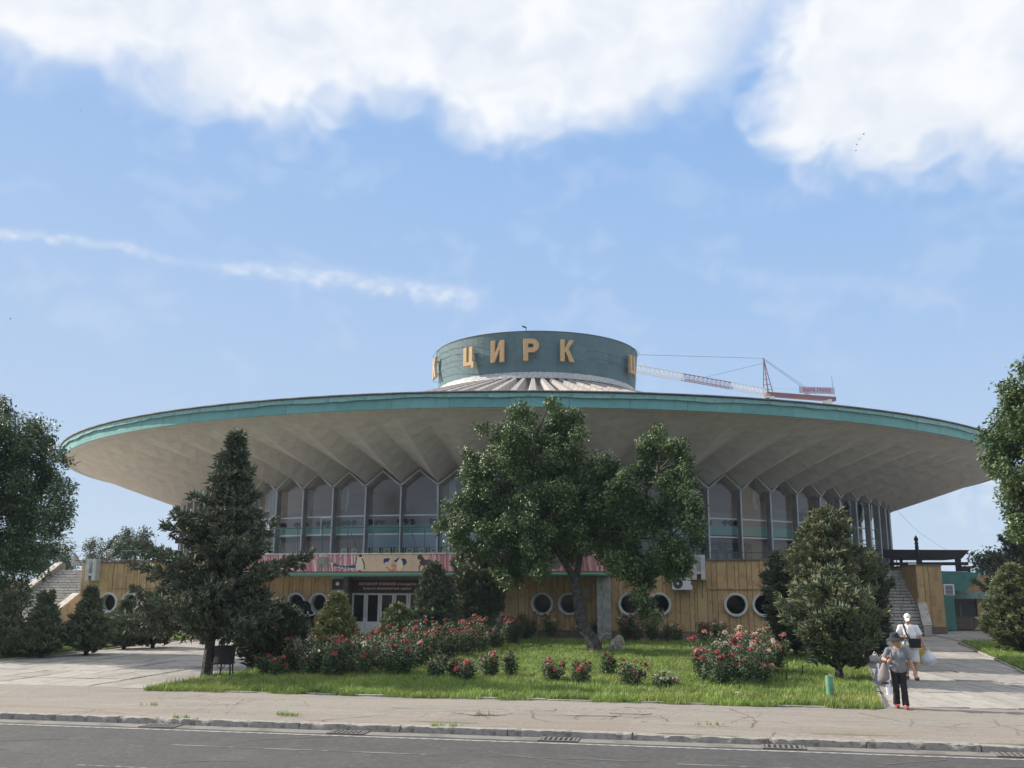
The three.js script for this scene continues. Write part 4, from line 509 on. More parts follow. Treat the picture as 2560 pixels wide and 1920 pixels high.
// ---------------------------------------------------------------- from a place in the photograph (2212 wide) to the plane z = const or the ground
const SY = Math.sin(YAW), CY = Math.cos(YAW), PIT = R(12.088), FPX = 2318 * 2212 / 2560;
function pixRay(x, y) { const a = x - 1106, b = 829.5 - y, c = Math.cos(PIT), s = Math.sin(PIT), u = a, up = b * c + FPX * s, fw = FPX * c - b * s; return V(u * CY - fw * SY, up, -u * SY - fw * CY); }
const onPlane = (x, y, z) => { const d = pixRay(x, y), t = (z - camera.position.z) / d.z; return camera.position.clone().addScaledVector(d, t); };
const onGround = (x, y, h = 0) => { const d = pixRay(x, y), t = (h - camera.position.y) / d.y; return camera.position.clone().addScaledVector(d, t); };

M.bark = mat({ map: tex(256, (u, v) => { const a = fB(u * 1, v * 0.25), k = lerp(0.035, 0.105, sstep(0.35, 0.65, a)) * (0.8 + 0.4 * fC(u, v)); return [k * 1.05, k * 0.95, k * 0.85]; }, 1), roughness: 0.95, bumpMap: bumpRep(2), bumpScale: 0.02 });
M.barkDark = mat({ map: tex(256, (u, v) => { const a = fB(u, v * 0.3), k = lerp(0.025, 0.085, sstep(0.35, 0.65, a)); return [k * 1.1, k * 0.95, k * 0.8]; }, 1), roughness: 0.95, bumpMap: bumpRep(2), bumpScale: 0.02 });
const leafMat = (o = {}) => new THREE.MeshPhysicalMaterial({ color: 0xffffff, roughness: 0.55, transmission: 0.22, thickness: 0, side: THREE.DoubleSide, ...o });
M.leaf = leafMat({ roughness: 0.42 }); M.needle = mat({ color: 0xffffff, roughness: 0.7, side: THREE.DoubleSide }); M.roseLeaf = leafMat({ transmission: 0.15, roughness: 0.5 }); M.bloom = leafMat({ transmission: 0.2, roughness: 0.8 }); M.grass = leafMat({ transmission: 0.3, roughness: 0.7 });
M.cane = mat({ color: lin(0.05, 0.07, 0.03), roughness: 0.8 });

// one pointed leaf, folded along its rib; tip along +y
function leafGeo(L, w, bend = 0.25) { const g = new THREE.BufferGeometry(); const p = [0, 0, 0, -w / 2, L * 0.42, 0.12 * w, 0, L * 0.45, -0.06 * w, w / 2, L * 0.42, 0.12 * w, 0, L, -bend * L]; g.setAttribute('position', new THREE.Float32BufferAttribute(p, 3)); g.setIndex([0, 1, 2, 0, 2, 3, 1, 4, 2, 2, 4, 3]); return g; }
function twigGeo(seed, n, L, w, spread, droop) {
  const r = rng(seed), parts = []; for (let i = 0; i < n; i++) { const t = (i + 0.5) / n, g = leafGeo(L * (0.75 + 0.5 * r()), w * (0.8 + 0.4 * r())).toNonIndexed(); const m = new THREE.Matrix4().makeRotationFromEuler(new THREE.Euler(droop + (r() - 0.5) * 1.3, r() * 6.283, (r() - 0.5) * 1.1, 'YXZ')); m.setPosition((r() - 0.5) * spread, t * spread * 1.5 - spread * 0.7, (r() - 0.5) * spread); g.applyMatrix4(m); g.computeVertexNormals(); parts.push(g); } return merge(parts);
}
const twigs = [twigGeo(1, 8, 0.125, 0.06, 0.30, 2.2), twigGeo(2, 8, 0.125, 0.06, 0.30, 2.3), twigGeo(3, 7, 0.13, 0.062, 0.27, 2.0)];
const dum = new THREE.Object3D(), colT = new THREE.Color();
function instanced(name, geo, m, list, parent) { // list of {p, q|dir, s, c}
  const im = new THREE.InstancedMesh(geo, m, list.length); im.name = name; im.castShadow = im.receiveShadow = true;
  list.forEach((e, i) => { dum.position.copy(e.p); if (e.q) dum.quaternion.copy(e.q); else dum.rotation.set(...(e.r || [0, 0, 0])); dum.scale.setScalar(e.s); if (e.sv) dum.scale.set(...e.sv); dum.updateMatrix(); im.setMatrixAt(i, dum.matrix); im.setColorAt(i, colT.setRGB(...e.c)); });
  im.instanceMatrix.needsUpdate = true; if (parent) parent.add(im); return im;
}
const UP = V(0, 1, 0);
function limb(pts, r0, r1, rad = 8) { const c = new THREE.CatmullRomCurve3(pts), n = Math.max(4, pts.length * 4), g = new THREE.TubeGeometry(c, n, 1, rad), p = g.attributes.position, fr = c.getSpacedPoints(n); for (let i = 0; i <= n; i++) { const rr = lerp(r0, r1, Math.pow(i / n, 0.85)), q = c.getPointAt(i / n); for (let j = 0; j <= rad; j++) { const k = i * (rad + 1) + j; p.setXYZ(k, q.x + (p.getX(k) - q.x) * rr, q.y + (p.getY(k) - q.y) * rr, q.z + (p.getZ(k) - q.z) * rr); } } { const u = g.attributes.uv, L = c.getLength(); for (let i = 0; i < u.count; i++) u.setXY(i, u.getX(i) * L * 2, u.getY(i) * 2); } g.computeVertexNormals(); return g; }

// broad-leaved tree: limbs given as point lists; crown as clumps {c, r}; leaves hang on twigs through each clump
function broadleaf(name, label, category, base, trunks, clumps, { seed = 1, dens = 1, size = 1, tone = [0.055, 0.105, 0.038], group } = {}) {
  const t = thing(name, label, category, base.toArray(), 0, group), r = rng(seed), L = (v) => v.clone().sub(base);
  const wood = trunks.map(([pts, a, b], i) => limb(pts.map(L), a, b, i ? 7 : 12));
  mesh('trunk', wood[0], M.bark, t); if (wood.length > 1) mesh('limbs', merge(wood.slice(1)), M.barkDark, t);
  const joints = trunks.flatMap(([pts], i) => (i ? pts.slice(1) : pts.slice(-1))), br = [], lists = [[], [], []];
  for (const { c, rad, zr } of clumps) {
    let best = joints[0]; for (const j of joints) if (j.distanceTo(c) < best.distanceTo(c)) best = j;
    const mid = best.clone().lerp(c, 0.5).add(V((r() - 0.5) * 0.3, 0.15 * r(), (r() - 0.5) * 0.3)); if (best.distanceTo(c) > 0.05) br.push(limb([L(best), L(mid), L(c)], 0.045 * size, 0.016, 5));
    const R3 = zr ?? rad * 1.05, n = Math.round(dens * 150 * Math.pow(rad, 2) + 14), nb = Math.round(5 + rad * 7);
    const tips = []; for (let i = 0; i < nb; i++) { const d = V(r() - 0.5, r() - 0.42, r() - 0.5).normalize(), tip = c.clone().add(V(d.x * rad * 0.97, d.y * rad * 0.97, d.z * R3 * 0.97)); tips.push([d, tip]); br.push(limb([L(c), L(c.clone().lerp(tip, 0.55).add(V(0, 0.06, 0))), L(tip)], 0.016, 0.005, 4)); }
    for (let i = 0; i < n; i++) {
      const [d, tip] = tips[Math.floor(r() * tips.length)], f = Math.pow(r(), 0.45) * 1.04, jit = 0.34 * rad * (0.45 + 0.55 * (1 - f * 0.5)); const p = c.clone().lerp(tip, f).add(V((r() + r() - 1) * jit, (r() + r() - 1) * jit - 0.05, (r() + r() - 1) * jit));
      const k = 0.72 + 0.55 * r(), y = r() < 0.14 ? 1.3 : 1; lists[Math.floor(r() * 3)].push({ p: L(p), q: new THREE.Quaternion().setFromEuler(new THREE.Euler((r() - 0.5) * 1.2, r() * 6.283, (r() - 0.5) * 1.2)), s: size * (0.75 + 0.55 * r()), c: [tone[0] * k * y, tone[1] * k * (y > 1 ? 1.18 : 1), tone[2] * k] });
    }
  }
  mesh('branches', merge(br), M.barkDark, t);
  const cr = new THREE.Group(); cr.name = 'crown'; t.add(cr); lists.forEach((l, i) => { const im = instanced('leaves', twigs[i], M.leaf, l, cr); im.userData.kind = 'stuff'; });
  return t;
}
const clumpsFrom = (arr, z0, seed, depth, flat = 1) => { const r = rng(seed); return arr.map(([x, y, rp, dz]) => { const z = z0 + (dz ?? (r() - 0.5) * 2 * depth), c = onPlane(x, y, z), e = onPlane(x + rp, y, z); const rad = c.distanceTo(e); return { c, rad, zr: Math.max(rad, 0.7) * flat }; }); };

// the leaning tree on the lawn
{
  const z0 = 9.0, Z = (zx, zy, dz = 0) => onPlane(933 + 0.3646 * zx, 829.5 + 0.3646 * zy, z0 + dz);
  const base = Z(962, 1592); base.y = 0; base.z = 9.0;
  const arr = [[620, 330, 200], [780, 225, 105], [430, 400, 175], [330, 600, 175], [600, 560, 230], [850, 540, 190], [990, 640, 150], [150, 780, 105], [330, 840, 180], [580, 840, 220], [820, 800, 200], [470, 1050, 125], [640, 1020, 110], [1100, 800, 190], [1330, 420, 140], [1440, 370, 85], [1240, 540, 105], [1450, 620, 135], [1330, 800, 200], [1530, 790, 115], [1190, 1000, 150], [1440, 980, 125], [1240, 1170, 80], [1290, 1300, 45], [230, 980, 90], [60, 830, 45], [520, 170, 60], [705, 110, 34], [860, 170, 40], [880, 290, 50], [300, 260, 32], [230, 430, 50], [1020, 470, 60], [1350, 290, 45], [1290, 1080, 80], [1330, 1360, 28], [430, 1150, 60], [980, 900, 130], [760, 980, 110], [1560, 900, 60], [1500, 1080, 70], [340, 500, 120], [740, 400, 140], [1150, 660, 110], [1060, 960, 110], [420, 300, 90], [1500, 480, 70], [620, 1100, 50], [380, 950, 110], [1050, 720, 150], [1110, 900, 150], [950, 770, 120], [1210, 740, 120], [1360, 1060, 110], [1230, 1260, 62], [1265, 1345, 44], [700, 900, 150], [880, 900, 110], [560, 980, 120], [480, 1130, 70], [1180, 1120, 90], [1090, 1050, 80], [1420, 1090, 70], [740, 700, 160], [1040, 520, 85], [1120, 640, 105], [1010, 430, 42], [250, 700, 110], [150, 900, 70], [1130, 560, 80], [1490, 720, 110]]
    .map(([x, y, q], i) => [933 + 0.3646 * x, 829.5 + 0.3646 * y, 0.3646 * q * 0.90]);
  const cl = clumpsFrom(arr, z0, 7, 1.5);
  const trunks = [[[base.clone().add(V(0.06, -0.1, 0)), base.clone().add(V(-0.02, 0.35, 0)), Z(900, 1440), Z(866, 1270), Z(850, 1150)], 0.30, 0.17],
    [[Z(850, 1160), Z(800, 1080), Z(730, 960, 0.2), Z(640, 760, 0.3), Z(600, 560, 0.2), Z(610, 330, 0)], 0.145, 0.03], [[Z(852, 1165), Z(872, 1060), Z(885, 960, -0.3), Z(930, 780, -0.5), Z(880, 560, -0.4), Z(820, 400, -0.2)], 0.14, 0.02], [[Z(880, 990, -0.2), Z(1000, 850, 0.3), Z(1150, 740, 0.6), Z(1270, 620, 0.5), Z(1340, 520, 0.3)], 0.08, 0.012], [[Z(1000, 850, 0.3), Z(1180, 900, 0.5), Z(1400, 930, 0.6)], 0.07, 0.02], [[Z(720, 930, 0.2), Z(520, 900, 0.5), Z(330, 830, 0.6), Z(150, 790, 0.4)], 0.075, 0.02], [[Z(640, 760, 0.3), Z(480, 620, -0.4), Z(380, 450, -0.4)], 0.06, 0.02], [[Z(1180, 950, 0.4), Z(1240, 1130, 0.6), Z(1300, 1320, 0.6)], 0.04, 0.012]];
  const t = broadleaf('broadleaf_tree', 'leaning leafy tree with forked trunk standing on the lawn between the rose beds', 'tree', base, trunks, cl, { seed: 21, dens: 4.6, size: 1.08, tone: [0.125, 0.185, 0.07] });
  const st = Z(885, 1452).sub(base); mesh('cut_stub', cone(st.clone().add(V(0.12, -0.05, 0.1)), st.clone().add(V(-0.12, 0.12, 0.24)), 0.11, 0.10, 10), M.bark, t);
}
// tree at the left edge, its trunk outside the picture
{
  const z0 = 14.5, arr = [[40, 960, 62], [92, 985, 40], [20, 1060, 85], [95, 1060, 50], [55, 1130, 75], [112, 1125, 32], [30, 1215, 75], [66, 1195, 24], [10, 1290, 50], [36, 1290, 20], [-70, 980, 90], [-80, 1090, 110], [-70, 1210, 100], [-150, 1050, 100], [-150, 1180, 100], [130, 1050, 18], [30, 890, 22], [62, 925, 20], [120, 1150, 16], [138, 1000, 9], [100, 950, 18], [136, 1090, 14], [10, 1000, 60], [75, 1110, 50], [-60, 900, 60], [-30, 1330, 45], [128, 980, 10]];
  const P = (x, y, dz = 0) => onPlane(x, y, z0 + dz), base = onGround(-95, 1428); base.z = z0;
  broadleaf('broadleaf_tree', 'leafy tree at the left beyond the forecourt kerb, overhanging the small conifers', 'tree', base, [[[base.clone(), P(-90, 1330), P(-80, 1230)], 0.2, 0.14], [[P(-80, 1240), P(-50, 1130), P(-20, 1030), P(30, 950)], 0.1, 0.02], [[P(-80, 1240), P(-20, 1200), P(60, 1140)], 0.08, 0.02], [[P(-80, 1230), P(-110, 1120), P(-90, 1000)], 0.09, 0.02]], clumpsFrom(arr, z0, 17, 1.4), { seed: 33, dens: 2.2, size: 1.05, tone: [0.10, 0.155, 0.072] });
}
// tree at the right edge, nearer the road
{
  const z0 = 16.5, arr = [[2188, 856, 36], [2165, 940, 34], [2200, 960, 50], [2148, 975, 26], [2178, 1020, 40], [2205, 1080, 40], [2210, 795, 15], [2245, 900, 70], [2250, 1010, 80], [2260, 1110, 60], [2200, 1130, 20], [2130, 940, 13], [2140, 995, 14], [2172, 900, 22], [2190, 1050, 36], [2214, 1150, 26], [2300, 850, 90], [2320, 980, 110], [2180, 826, 12], [2205, 905, 36], [2330, 1100, 100]];
  const P = (x, y, dz = 0) => onPlane(x, y, z0 + dz), base = P(2345, 1420); base.y = 0;
  broadleaf('broadleaf_tree', 'large leaved tree at the right overhanging the end of the saucer roof', 'tree', base, [[[base.clone(), P(2340, 1300), P(2325, 1180)], 0.16, 0.12], [[P(2325, 1190), P(2300, 1080), P(2240, 960), P(2180, 880)], 0.08, 0.015], [[P(2325, 1190), P(2270, 1130), P(2210, 1080)], 0.06, 0.012], [[P(2325, 1190), P(2330, 1040), P(2310, 880)], 0.08, 0.02]], clumpsFrom(arr, z0, 27, 0.7), { seed: 43, dens: 3.0, size: 1.12, tone: [0.125, 0.185, 0.07] });
}
// trees far behind at the left
{
  const far = (x, y, w, h, z, label, seed) => { const P = (a, b) => onPlane(a, b, z), base = P(x, y + h); base.y = 0; const r = rng(seed), arr = []; for (let i = 0; i < 13; i++) arr.push([x + (r() - 0.5) * w, y + (0.1 + 0.75 * r()) * h * 0.75, Math.min(w, h) * (0.13 + 0.13 * r())]); broadleaf('distant_tree', label, 'tree', base, [[[base.clone(), P(x, y + h * 0.6)], 0.2, 0.12]], clumpsFrom(arr, z, seed, 2), { seed: seed + 9, dens: 0.30, size: 2.3, tone: [0.07, 0.11, 0.058], group: 'trees beyond the building' }); };
  far(232, 1170, 95, 70, -52, 'darker round tree behind the left end of the building', 51); far(292, 1152, 70, 80, -55, 'taller round tree next to the darker one behind the building', 52); far(112, 1180, 70, 80, -40, 'small grey green tree behind the stone steps by twin street lamp', 53); far(30, 1180, 90, 80, -45, 'grey green tree behind the leafy tree at the left', 54);
  far(2180, 1190, 120, 120, -30, 'tree behind the teal annexe at the right', 55); far(2290, 1180, 140, 130, -34, 'tree behind the spruce at the right', 56);
}
// ---------------------------------------------------------------- conifers
// a shoot of stubby fingers, +y outwards
function shootGeo(seed, n, L, w) { const r = rng(seed), parts = []; for (let i = 0; i < n; i++) { const l = L * (0.55 + 0.6 * r()), ww = w * (0.8 + 0.5 * r()), g = new THREE.BufferGeometry(); g.setAttribute('position', new THREE.Float32BufferAttribute([0, 0, 0, ww, l * 0.5, 0, -ww * 0.5, l * 0.5, ww * 0.87, -ww * 0.5, l * 0.5, -ww * 0.87, 0, l, 0], 3)); g.setIndex([0, 2, 1, 0, 3, 2, 0, 1, 3, 4, 1, 2, 4, 2, 3, 4, 3, 1]); const q = g.toNonIndexed(); q.computeVertexNormals(); const m = new THREE.Matrix4().makeRotationFromEuler(new THREE.Euler((r() - 0.5) * 1.7, r() * 6.283, (r() - 0.5) * 1.7)); m.setPosition((r() - 0.5) * L * 0.3, i / n * L * 0.7, (r() - 0.5) * L * 0.3); q.applyMatrix4(m); parts.push(q); } return merge(parts); }
const shoots = [shootGeo(5, 12, 0.17, 0.020), shootGeo(6, 12, 0.17, 0.020), shootGeo(7, 11, 0.18, 0.019)];
function conifer(name, label, base, { h, r, clear = 0.1, n = 120, seed = 1, prof = (t) => Math.pow(1 - t, 0.8), rise = 0.5, droop = 0, size = 1, dens = 1, tone = [0.040, 0.068, 0.036], lean = [0, 0], group, trunkR = 0.09, ragged = 0.25, fill = 0.3, clump = 0 }) {
  const t = thing(name, label, 'conifer', [base.x, 0, base.z], 0, group), g = rng(seed), lists = [[], [], []], twig = [];
  mesh('trunk', limb([V(0, -0.05, 0), V(lean[0] * 0.3, h * 0.35, lean[1] * 0.3), V(lean[0], h * 0.95, lean[1])], trunkR, 0.015, 8), M.barkDark, t);
  const put = (p, d, s, k) => lists[Math.floor(g() * 3)].push({ p, q: new THREE.Quaternion().setFromUnitVectors(UP, d), s, c: [2.45 * tone[0] * k * (0.85 + 0.4 * g()), 2.05 * tone[1] * k, 1.75 * tone[2] * k * (0.8 + 0.35 * g())] });
  for (let i = 0; i < n; i++) {
    const u = Math.pow((i + g()) / n, 1.12), y = clear + u * (h - clear), a = i * 2.39996 + g() * 0.7, f = prof((y - clear) / (h - clear)), R0 = r * f * (1 + ragged * (g() * 2 - 1)) * (1 - clump + clump * 1.5 * sstep(-0.5, 0.6, n2(a * 1.1 + seed, y * 1.6))); const ax = lean[0] * y / h, az = lean[1] * y / h;
    const ca = Math.cos(a), sa = Math.sin(a), L = Math.max(0.08, R0), tipY = y + rise * L - droop * L * L * 0.5, m = Math.max(2, Math.round(dens * (L * 11 + 2)));
    const pt = (s) => V(ax + ca * L * s, y + (tipY - y) * s - droop * L * Math.sin(s * Math.PI) * 0.25, az + sa * L * s);
    twig.push(limb([pt(0), pt(0.5), pt(0.95)], 0.012 + 0.008 * L, 0.004, 4));
    for (let k = 0; k < m; k++) { const s = 0.22 + 0.8 * Math.sqrt((k + g()) / m), w = 0.30 * L * (1 - 0.55 * s) + 0.05, side = (g() * 2 - 1) * w, p = pt(s).add(V(-sa * side, (g() - 0.5) * 0.16 * (1 + droop), ca * side)); const d = V(ca * (0.8 + 0.4 * g()) - sa * (side / w) * 0.7, rise * 0.7 + 0.35 - droop * 0.8 + (g() - 0.5) * 0.8, sa * (0.8 + 0.4 * g()) + ca * (side / w) * 0.7).normalize(); put(p, d, size * (0.75 + 0.6 * g()), 0.7 + 0.6 * g()); }
    if (droop > 0.1) for (let k = 0; k < m * 0.4; k++) { const s = 0.3 + 0.65 * g(), p = pt(s); p.y -= 0.12; put(p, V((g() - 0.5) * 0.5, -1, (g() - 0.5) * 0.5).normalize(), size * (0.7 + 0.5 * g()), 0.6 + 0.4 * g()); }
  }
  for (let i = 0; i < n * 6 * fill; i++) { const y = clear + g() * (h - clear), f = prof((y - clear) / (h - clear)), a = g() * 6.283, q = r * f * Math.sqrt(g()) * 0.7; put(V(lean[0] * y / h + Math.cos(a) * q, y, lean[1] * y / h + Math.sin(a) * q), V(Math.cos(a), 0.6 + g(), Math.sin(a)).normalize(), size * 1.3, 0.6); }
  for (let i = 0; i < 5; i++) put(V(lean[0] + (g() - 0.5) * 0.05, h - 0.25 + i * 0.05, lean[1] + (g() - 0.5) * 0.05), V((g() - 0.5) * 0.6, 1, (g() - 0.5) * 0.6).normalize(), size, 1);
  mesh('branches', merge(twig), M.barkDark, t);
  const cr = new THREE.Group(); cr.name = 'crown'; t.add(cr); lists.forEach((l, i) => { const im = instanced('shoots', shoots[i], M.needle, l, cr); im.userData.kind = 'stuff'; });
  return t;
}
{
  // the tall spruce beside the litter bin
  conifer('spruce_tree', 'tall ragged spruce with bare lower trunk beside the litter bin', V(0.38, 0, 20.77), { h: 6.75, r: 1.95, clear: 1.12, n: 170, seed: 101, prof: (t) => (t < 0.10 ? 0.7 + 3 * t : Math.pow(1 - t, 1.08) * 1.14), rise: 0.38, droop: 0.16, size: 1.05, dens: 1.35, lean: [0.5, 0], trunkR: 0.17, ragged: 0.42, tone: [0.034, 0.052, 0.036], fill: 0.25, clump: 0.45 });
  conifer('juniper_bush', 'low dark juniper bush behind the litter bin', V(0.95, 0, 17.9), { h: 1.75, r: 0.95, clear: 0.03, n: 120, seed: 102, prof: (t) => Math.sqrt(Math.max(0, 1 - t * t)), rise: 0.5, size: 1.0, tone: [0.026, 0.040, 0.026], ragged: 0.2, dens: 1.2 });
  // row of small conifers beyond the forecourt
  const row = 'small conifers beyond the forecourt kerb', cn = (x, y, hpx, wpx, label, seed, o = {}) => { const b = onGround(x, y), k = FPX / (camera.position.z - b.z) * CY * 0.97; conifer('small_conifer', label, b, { h: hpx / k, r: wpx / k * 0.88, clear: 0.05, n: 120, seed, prof: (t) => Math.pow(1 - t, 0.95) * 1.05, rise: 0.55, size: 0.95, dens: 1.25, tone: [0.038, 0.060, 0.036], group: row, ...o }); };
  cn(8, 1424, 135, 44, 'broad small conifer at the end of the row, under the leafy tree', 111); cn(88, 1421, 132, 46, 'small conifer with thin leader in front of the stone steps', 112, { prof: (t) => (t > 0.72 ? 0.18 : Math.pow(1 - t, 0.75)) }); cn(186, 1416, 136, 52, 'neat cone shaped conifer in front of the end porthole', 113); cn(268, 1402, 95, 36, 'smallest conifer in the row under the porthole pair', 114); cn(330, 1400, 110, 40, 'dark conifer half hidden behind the tall spruce', 115);
  // conifers between forecourt and rose bed
  const mid = 'conifers between forecourt and rose bed';
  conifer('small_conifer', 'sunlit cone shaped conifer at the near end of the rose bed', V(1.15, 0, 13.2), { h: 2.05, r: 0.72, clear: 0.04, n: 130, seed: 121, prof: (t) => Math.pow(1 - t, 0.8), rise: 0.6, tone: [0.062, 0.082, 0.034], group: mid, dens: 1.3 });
  conifer('small_conifer', 'low conifer in front of the glazed doors', V(2.3, 0, 9.8), { h: 1.6, r: 0.75, clear: 0.04, n: 110, seed: 122, prof: (t) => Math.pow(1 - t, 0.7), rise: 0.6, tone: [0.050, 0.072, 0.036], group: mid });
  conifer('small_conifer', 'dense dark cone conifer between the two low ones and the juniper', V(2.85, 0, 6.7), { h: 3.25, r: 0.98, clear: 0.05, n: 190, seed: 123, prof: (t) => Math.pow(1 - t, 0.7), rise: 0.6, tone: [0.034, 0.056, 0.036], group: mid, dens: 1.2 });
  conifer('juniper_tree', 'upright juniper with a visible stem behind the rose bed', V(4.35, 0, 4.6), { h: 4.15, r: 1.25, clear: 0.55, n: 200, seed: 124, prof: (t) => (t < 0.42 ? 0.6 + 0.9 * t : t < 0.5 ? 0.8 : 0.42 * Math.pow((1 - t) / 0.5, 0.5)), rise: 0.9, tone: [0.040, 0.060, 0.036], group: mid, dens: 1.1, trunkR: 0.08 });
  // clump at the right-hand end of the lawn
  const rg = 'junipers at the end of the lawn by the path';
  conifer('juniper_tree', 'rounded light green juniper on a short stem at the lawn corner', V(17.5, 0, 18.0), { h: 2.8, r: 0.98, clear: 0.30, n: 240, seed: 131, prof: (t) => (t < 0.3 ? 0.75 + 0.83 * t : Math.pow((1 - t) / 0.7, 0.9)), rise: 0.7, tone: [0.044, 0.066, 0.038], group: rg, dens: 1.35, trunkR: 0.12, ragged: 0.36, clump: 0.3 });
  conifer('juniper_tree', 'tallest juniper of the clump by the path', V(18.0, 0, 12.6), { h: 4.85, r: 1.2, clear: 0.3, n: 300, seed: 132, prof: (t) => (t < 0.25 ? 0.8 + 0.8 * t : Math.pow((1 - t) / 0.75, 0.62)), rise: 0.8, tone: [0.048, 0.068, 0.038], group: rg, dens: 1.2, lean: [0.1, 0], ragged: 0.36, clump: 0.3 });
  conifer('juniper_tree', 'dark bushy juniper against the ochre wall', V(17.15, 0, 9.6), { h: 3.6, r: 0.95, clear: 0.15, n: 170, seed: 133, prof: (t) => (t < 0.3 ? 0.8 : Math.pow((1 - t) / 0.7, 0.6)), rise: 1.0, tone: [0.030, 0.046, 0.030], group: rg });
  conifer('juniper_tree', 'dark juniper beside the path in front of the stone steps', V(19.3, 0, 11.2), { h: 3.6, r: 0.85, clear: 0.15, n: 190, seed: 134, prof: (t) => (t < 0.4 ? 0.85 : Math.pow((1 - t) / 0.6, 0.6)), rise: 0.9, tone: [0.028, 0.044, 0.030], group: rg });
  // right edge
  conifer('spruce_tree', 'spruce with spreading branches in front of the teal annexe', V(28.5, 0, -1.4), { h: 6.2, r: 1.75, clear: 0.9, n: 230, seed: 141, prof: (t) => (t < 0.12 ? 0.75 : Math.pow(1 - t, 0.8) * 1.1), rise: 0.5, droop: 0.15, tone: [0.036, 0.054, 0.036], dens: 1.15, trunkR: 0.13, ragged: 0.4, lean: [0.3, 0], clump: 0.4 });
  conifer('juniper_bush', 'broad cone conifer on the grass beside the path edging', V(25.55, 0, 6.4), { h: 3.1, r: 1.15, clear: 0.04, n: 190, seed: 142, prof: (t) => Math.pow(1 - t, 0.6), rise: 0.6, tone: [0.046, 0.068, 0.034], dens: 1.2 });
}
